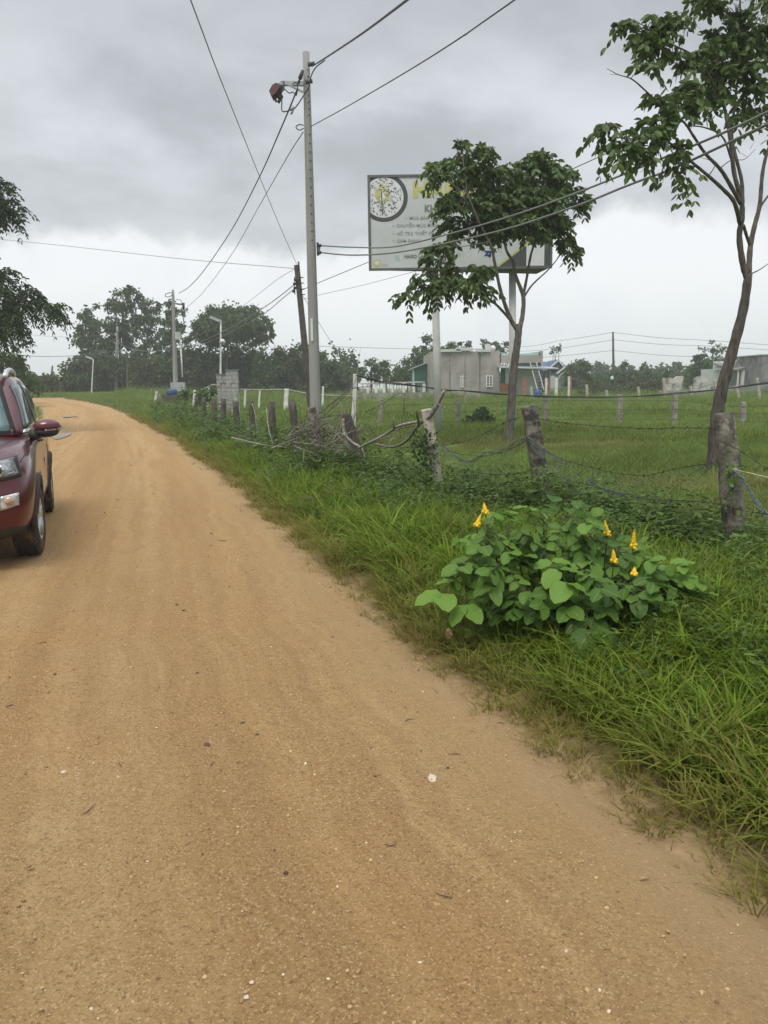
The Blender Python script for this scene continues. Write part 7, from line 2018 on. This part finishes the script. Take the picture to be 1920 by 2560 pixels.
nodes = [  # crop x, y, distance offset, list of (dx, dy, length, pairs, young)
    (340, 290, -0.05, [(-70, 40, .27, 4, 0), (60, -40, .24, 3, 1), (50, 55, .25, 3, 1), (-40, 90, .26, 4, 0), (5, -60, .2, 3, 0)]),
    (430, 300, 0.05, [(80, 25, .25, 4, 0), (60, -30, .22, 3, 1), (-20, 90, .28, 5, 0), (95, 70, .25, 4, 0)]),
    (600, 250, 0.15, [(-90, -85, .22, 3, 1), (-40, 90, .26, 4, 0), (-70, 20, .26, 4, 0), (60, -60, .2, 3, 0)]),
    (690, 260, 0.05, [(30, -25, .26, 2, 1), (90, 35, .27, 4, 0), (40, 100, .3, 5, 0), (-60, 60, .26, 4, 0), (110, -40, .25, 4, 0)]),
    (830, 350, 0.05, [(-50, 30, .28, 3, 1), (80, 25, .28, 4, 0), (40, 90, .28, 5, 0), (-40, 100, .3, 5, 0), (30, -80, .24, 4, 0), (70, -30, .24, 3, 0)]),
    (960, 400, 0.0, [(60, -20, .24, 3, 1), (90, 60, .26, 4, 0), (10, 95, .28, 5, 0), (-70, 70, .27, 4, 0)]),
    (1110, 480, -0.02, [(60, -60, .25, 4, 1), (110, -10, .30, 6, 1), (120, 50, .28, 5, 1), (20, -75, .22, 4, 0), (-80, 70, .26, 4, 0), (70, 85, .22, 4, 0)]),
    (600, 420, -0.25, [(-40, 65, .34, 3, 1), (50, 50, .30, 3, 1), (-10, 100, .28, 4, 0), (75, -10, .28, 4, 0)]),
    (400, 470, -0.25, [(5, 110, .30, 3, 0), (-75, 40, .28, 4, 0), (60, 60, .26, 4, 0), (-50, -20, .24, 4, 0)]),
    (270, 440, -0.15, [(-100, -35, .30, 5, 0), (-60, 60, .27, 4, 0), (-90, 15, .28, 5, 0), (20, 80, .26, 4, 0)]),
    (230, 510, -0.25, [(-130, 30, .30, 3, 1), (-40, 60, .30, 2, 1), (40, 60, .26, 4, 0)]),
    (650, 520, -0.30, [(0, 80, .26, 3, 0), (-60, 50, .26, 4, 0)]),
    (760, 490, -0.30, [(-10, 200, .52, 6, 0), (70, 60, .28, 4, 0), (30, 20, .3, 4, 0)]),
    (860, 520, -0.28, [(30, 80, .28, 3, 1), (-50, 70, .28, 4, 0), (110, 10, .30, 4, 0)]),
    (980, 540, -0.20, [(60, 40, .26, 4, 0), (-80, 130, .3, 4, 1), (40, -50, .27, 4, 0), (90, 30, .25, 4, 1)]),
    (500, 550, -0.25, [(10, 80, .26, 4, 0), (-60, 50, .24, 4, 0)]),
]
for cx, cy, dy in ((320, 380, .1), (500, 340, .2), (760, 330, .15), (720, 410, .05), (900, 450, .05), (1060, 500, .05), (480, 430, -.05), (1180, 520, .0), (900, 590, -.2), (420, 580, -.2), (580, 620, -.22), (700, 640, -.2)):
    nodes.append((cx, cy, dy, [(rr.uniform(-90, 90), rr.uniform(-70, 60), rr.uniform(.2, .27), rr.choice((3, 4, 5)), rr.random() < 0.25) for _ in range(4)]))
for (cx, cy, dy, lvs) in nodes:
    p = c1(cx, cy, bY + dy)
    st_ = MB(b0)
    foot = b0 + Vector((max(-0.5, min(0.5, (p.x - b0.x) * 0.35)), rr.uniform(-0.08, 0.12), -0.05))
    md_ = foot.lerp(p, 0.5) + Vector(((p.x - b0.x) * 0.12, 0, -0.03))
    w_ = spline([foot, md_, p], 6)
    st_.tube(w_, np.linspace(0.011, 0.005, len(w_)), 6)
    st_.build('stem', m_stem, bush)
    for (dx, dy2, ln, pr, yg) in lvs:
        ln *= 1.12
        d2 = math.hypot(dx, dy2)
        px_len = d2 * BS * (bY / FPX)
        vx, vz = dx / d2, -dy2 / d2
        fore = min(0.95, px_len / ln)
        yv = -math.sqrt(max(0.0, 1 - fore * fore)) * (1 if rr.random() < 0.8 else -0.7)
        dirv = Vector((vx * fore, yv, vz * fore + 0.05))
        compound_leaf(bush, p + Vector((rr.uniform(-.02, .02), rr.uniform(-.03, .03), rr.uniform(-.02, .02))), dirv, ln, pr, bool(yg), Vector((rr.uniform(-.3, .3), -0.75, 0.9)), 1.0 if pr > 3 else 1.1, single=bool(yg) or dy <= -0.25)
compound_leaf(bush, c1(1480, 645, bY - 0.1), Vector((-0.9, -0.2, 0.12)), 0.36, 5, False)
# flower spikes
for (x0_, y0_, x1_, y1_, dy) in ((328, 232, 324, 182, -0.05), (285, 292, 293, 240, -0.05), (902, 334, 893, 274, -0.22), (1024, 398, 1032, 318, -0.18), (933, 462, 940, 412, -0.36), (1026, 522, 1036, 486, -0.38), (1095, 618, 1098, 578, -0.40)):
    a, b_ = c1(x0_, y0_, bY + dy), c1(x1_, y1_, bY + dy)
    fs_ = MB(b0); op = MB(b0)
    b_ = b_ + Vector((rr.uniform(-.018, .018), rr.uniform(-.02, .02), rr.uniform(-.012, .006)))
    ax_ = (b_ - a); ln = ax_.length
    sk2 = MB(b0); sk2.tube([a - Vector((0, 0, 0.22)) - (a - b0) * 0.06, a, b_], 0.004, 5)
    nring = 8
    for i in range(nring):
        t = 0.24 + 0.74 * i / (nring - 1)
        rad = 0.0135 * (1 - 0.80 * max(0.0, (t - 0.30) / 0.70) ** 1.7)
        for j in range(4):
            th = j * 1.5708 + i * 0.8
            c_ = a + ax_ * (t + rr.uniform(-0.03, 0.03)) + Vector((math.cos(th), math.sin(th), 0)) * rad * 0.55
            fs_.ball(c_, (rad * 0.62, rad * 0.62, 0.0105), 7, 5)
    for j in range(7):
        th = j * 2.4
        c_ = a + ax_ * (-0.05 + 0.055 * j) + Vector((math.cos(th), math.sin(th) * 1.0, 0)) * 0.014
        op.ball(c_, (0.0105, 0.0105, 0.0095), 8, 5)
    sp_ = fs_.build('flower_spike', m_flower, bush)
    op.build('open_flowers', m_flower2, sp_); sk2.build('flower_stalk', m_stem, sp_)
# dead hanging stalk on the right side of the bush
ds = MB(b0)
a = c1(1125, 465, bY - 0.2)
ds.tube(spline([a, c1(1118, 510, bY - 0.2), c1(1085, 570, bY - 0.22), c1(1075, 640, bY - 0.24), c1(1062, 720, bY - 0.26), c1(1066, 800, bY - 0.28)], 5), [0.008 + 0.012 * abs(math.sin(i * 0.7)) for i in range(26)], 7)
ds.tube(spline([c1(1080, 600, bY - 0.2), c1(1000, 610, bY - 0.15), c1(920, 650, bY - 0.1), c1(860, 700, bY)], 5), [0.010] * 16, 6)
ds.tube(spline([c1(1160, 560, bY - 0.18), c1(1140, 630, bY - 0.16), c1(1110, 720, bY - 0.1)], 5), 0.005, 5)
ds.build('dead_stalk', m_dead, bush)
# low broad leaved plant in front of it
lp_b = G(BX + 620 * BS, BYo + 850 * BS)
lowp = thing('low_plant', 'low plant with rounded leaves in the grass just in front of the flowering bush', 'plant', (lp_b.x, lp_b.y, float(ground_z(np.array([lp_b.x]), np.array([lp_b.y]))[0])))
l0 = Vector(lowp.location)
for (cx, cy, lvs) in ((420, 740, [(-40, 10, .14, 4, 0), (30, -20, .14, 3, 0), (-20, 40, .13, 3, 1)]), (540, 720, [(-30, -20, .14, 3, 0), (40, -5, .15, 4, 1), (10, 40, .13, 3, 0)]), (600, 770, [(-30, 20, .15, 2, 1), (40, 10, .15, 3, 0), (0, 50, .14, 3, 0)]),
                       (680, 740, [(-20, -25, .14, 3, 0), (40, 15, .15, 4, 0), (20, 45, .13, 3, 1)]), (760, 745, [(30, -15, .15, 3, 1), (50, 20, .14, 4, 0)]), (800, 790, [(45, 15, .14, 3, 0), (-40, 25, .14, 3, 0)]), (350, 790, [(-50, 0, .13, 2, 0), (20, 20, .12, 3, 0)]), (560, 830, [(-40, 10, .14, 2, 1), (40, 5, .12, 3, 0)])):
    p = c1(cx, cy, l0.y + rr.uniform(-0.05, 0.1))
    st_ = MB(l0); st_.tube(spline([l0 + Vector(((p.x - l0.x) * 0.5, 0.03, -0.02)), l0.lerp(p, 0.6) + Vector(((p.x - l0.x) * 0.2, 0, 0)), p], 4), 0.004, 5); st_.build('stem', m_stem, lowp)
    for (dx, dy2, ln, pr, yg) in lvs:
        d2 = math.hypot(dx, dy2)
        compound_leaf(lowp, p, Vector((dx / d2, rr.uniform(-0.8, 0.1), -dy2 / d2 + 0.25)), ln, pr, bool(yg), Vector((rr.uniform(-.3, .3), -0.6, 1)), 1.3, single=False)
# fallen dry leaf at the road edge
p = G(1120, 1630)
dl = bpy.data.objects.new('dry_leaf', leaflet_mesh('dry_leaf', mat('dry_leaf_tan', (0.38, 0.24, 0.14), 0.9, var=0.25, vscale=30), 0.5))
link(dl); dl.location = (p.x, p.y, 0.06); dl.scale = (0.09, 0.09, 0.09); dl.rotation_euler = (R(20), R(-35), R(80))
tag(dl, 'tan dry leaf lying on the grass edge, left of the low plant', 'leaf')

# ------------------------------------------------------------------ damp air
HB = MB((0, 0, 0)); HB.box((-720, -80, -1.2), (720, 920, 15.5))
haze = HB.build('haze', None)
mt, nt, N, L, b = new_mat('damp_air')
N.remove(b)
pv = N.new('ShaderNodeVolumePrincipled')
pv.inputs['Color'].default_value = (0.93, 0.96, 1.0, 1); pv.inputs['Density'].default_value = 0.0013; pv.inputs['Anisotropy'].default_value = 0.2
L.new(pv.outputs[0], N['Material Output'].inputs['Volume'])
haze.data.materials.append(mt)
tag(haze, 'thin damp air over the fields', None, None, 'stuff')
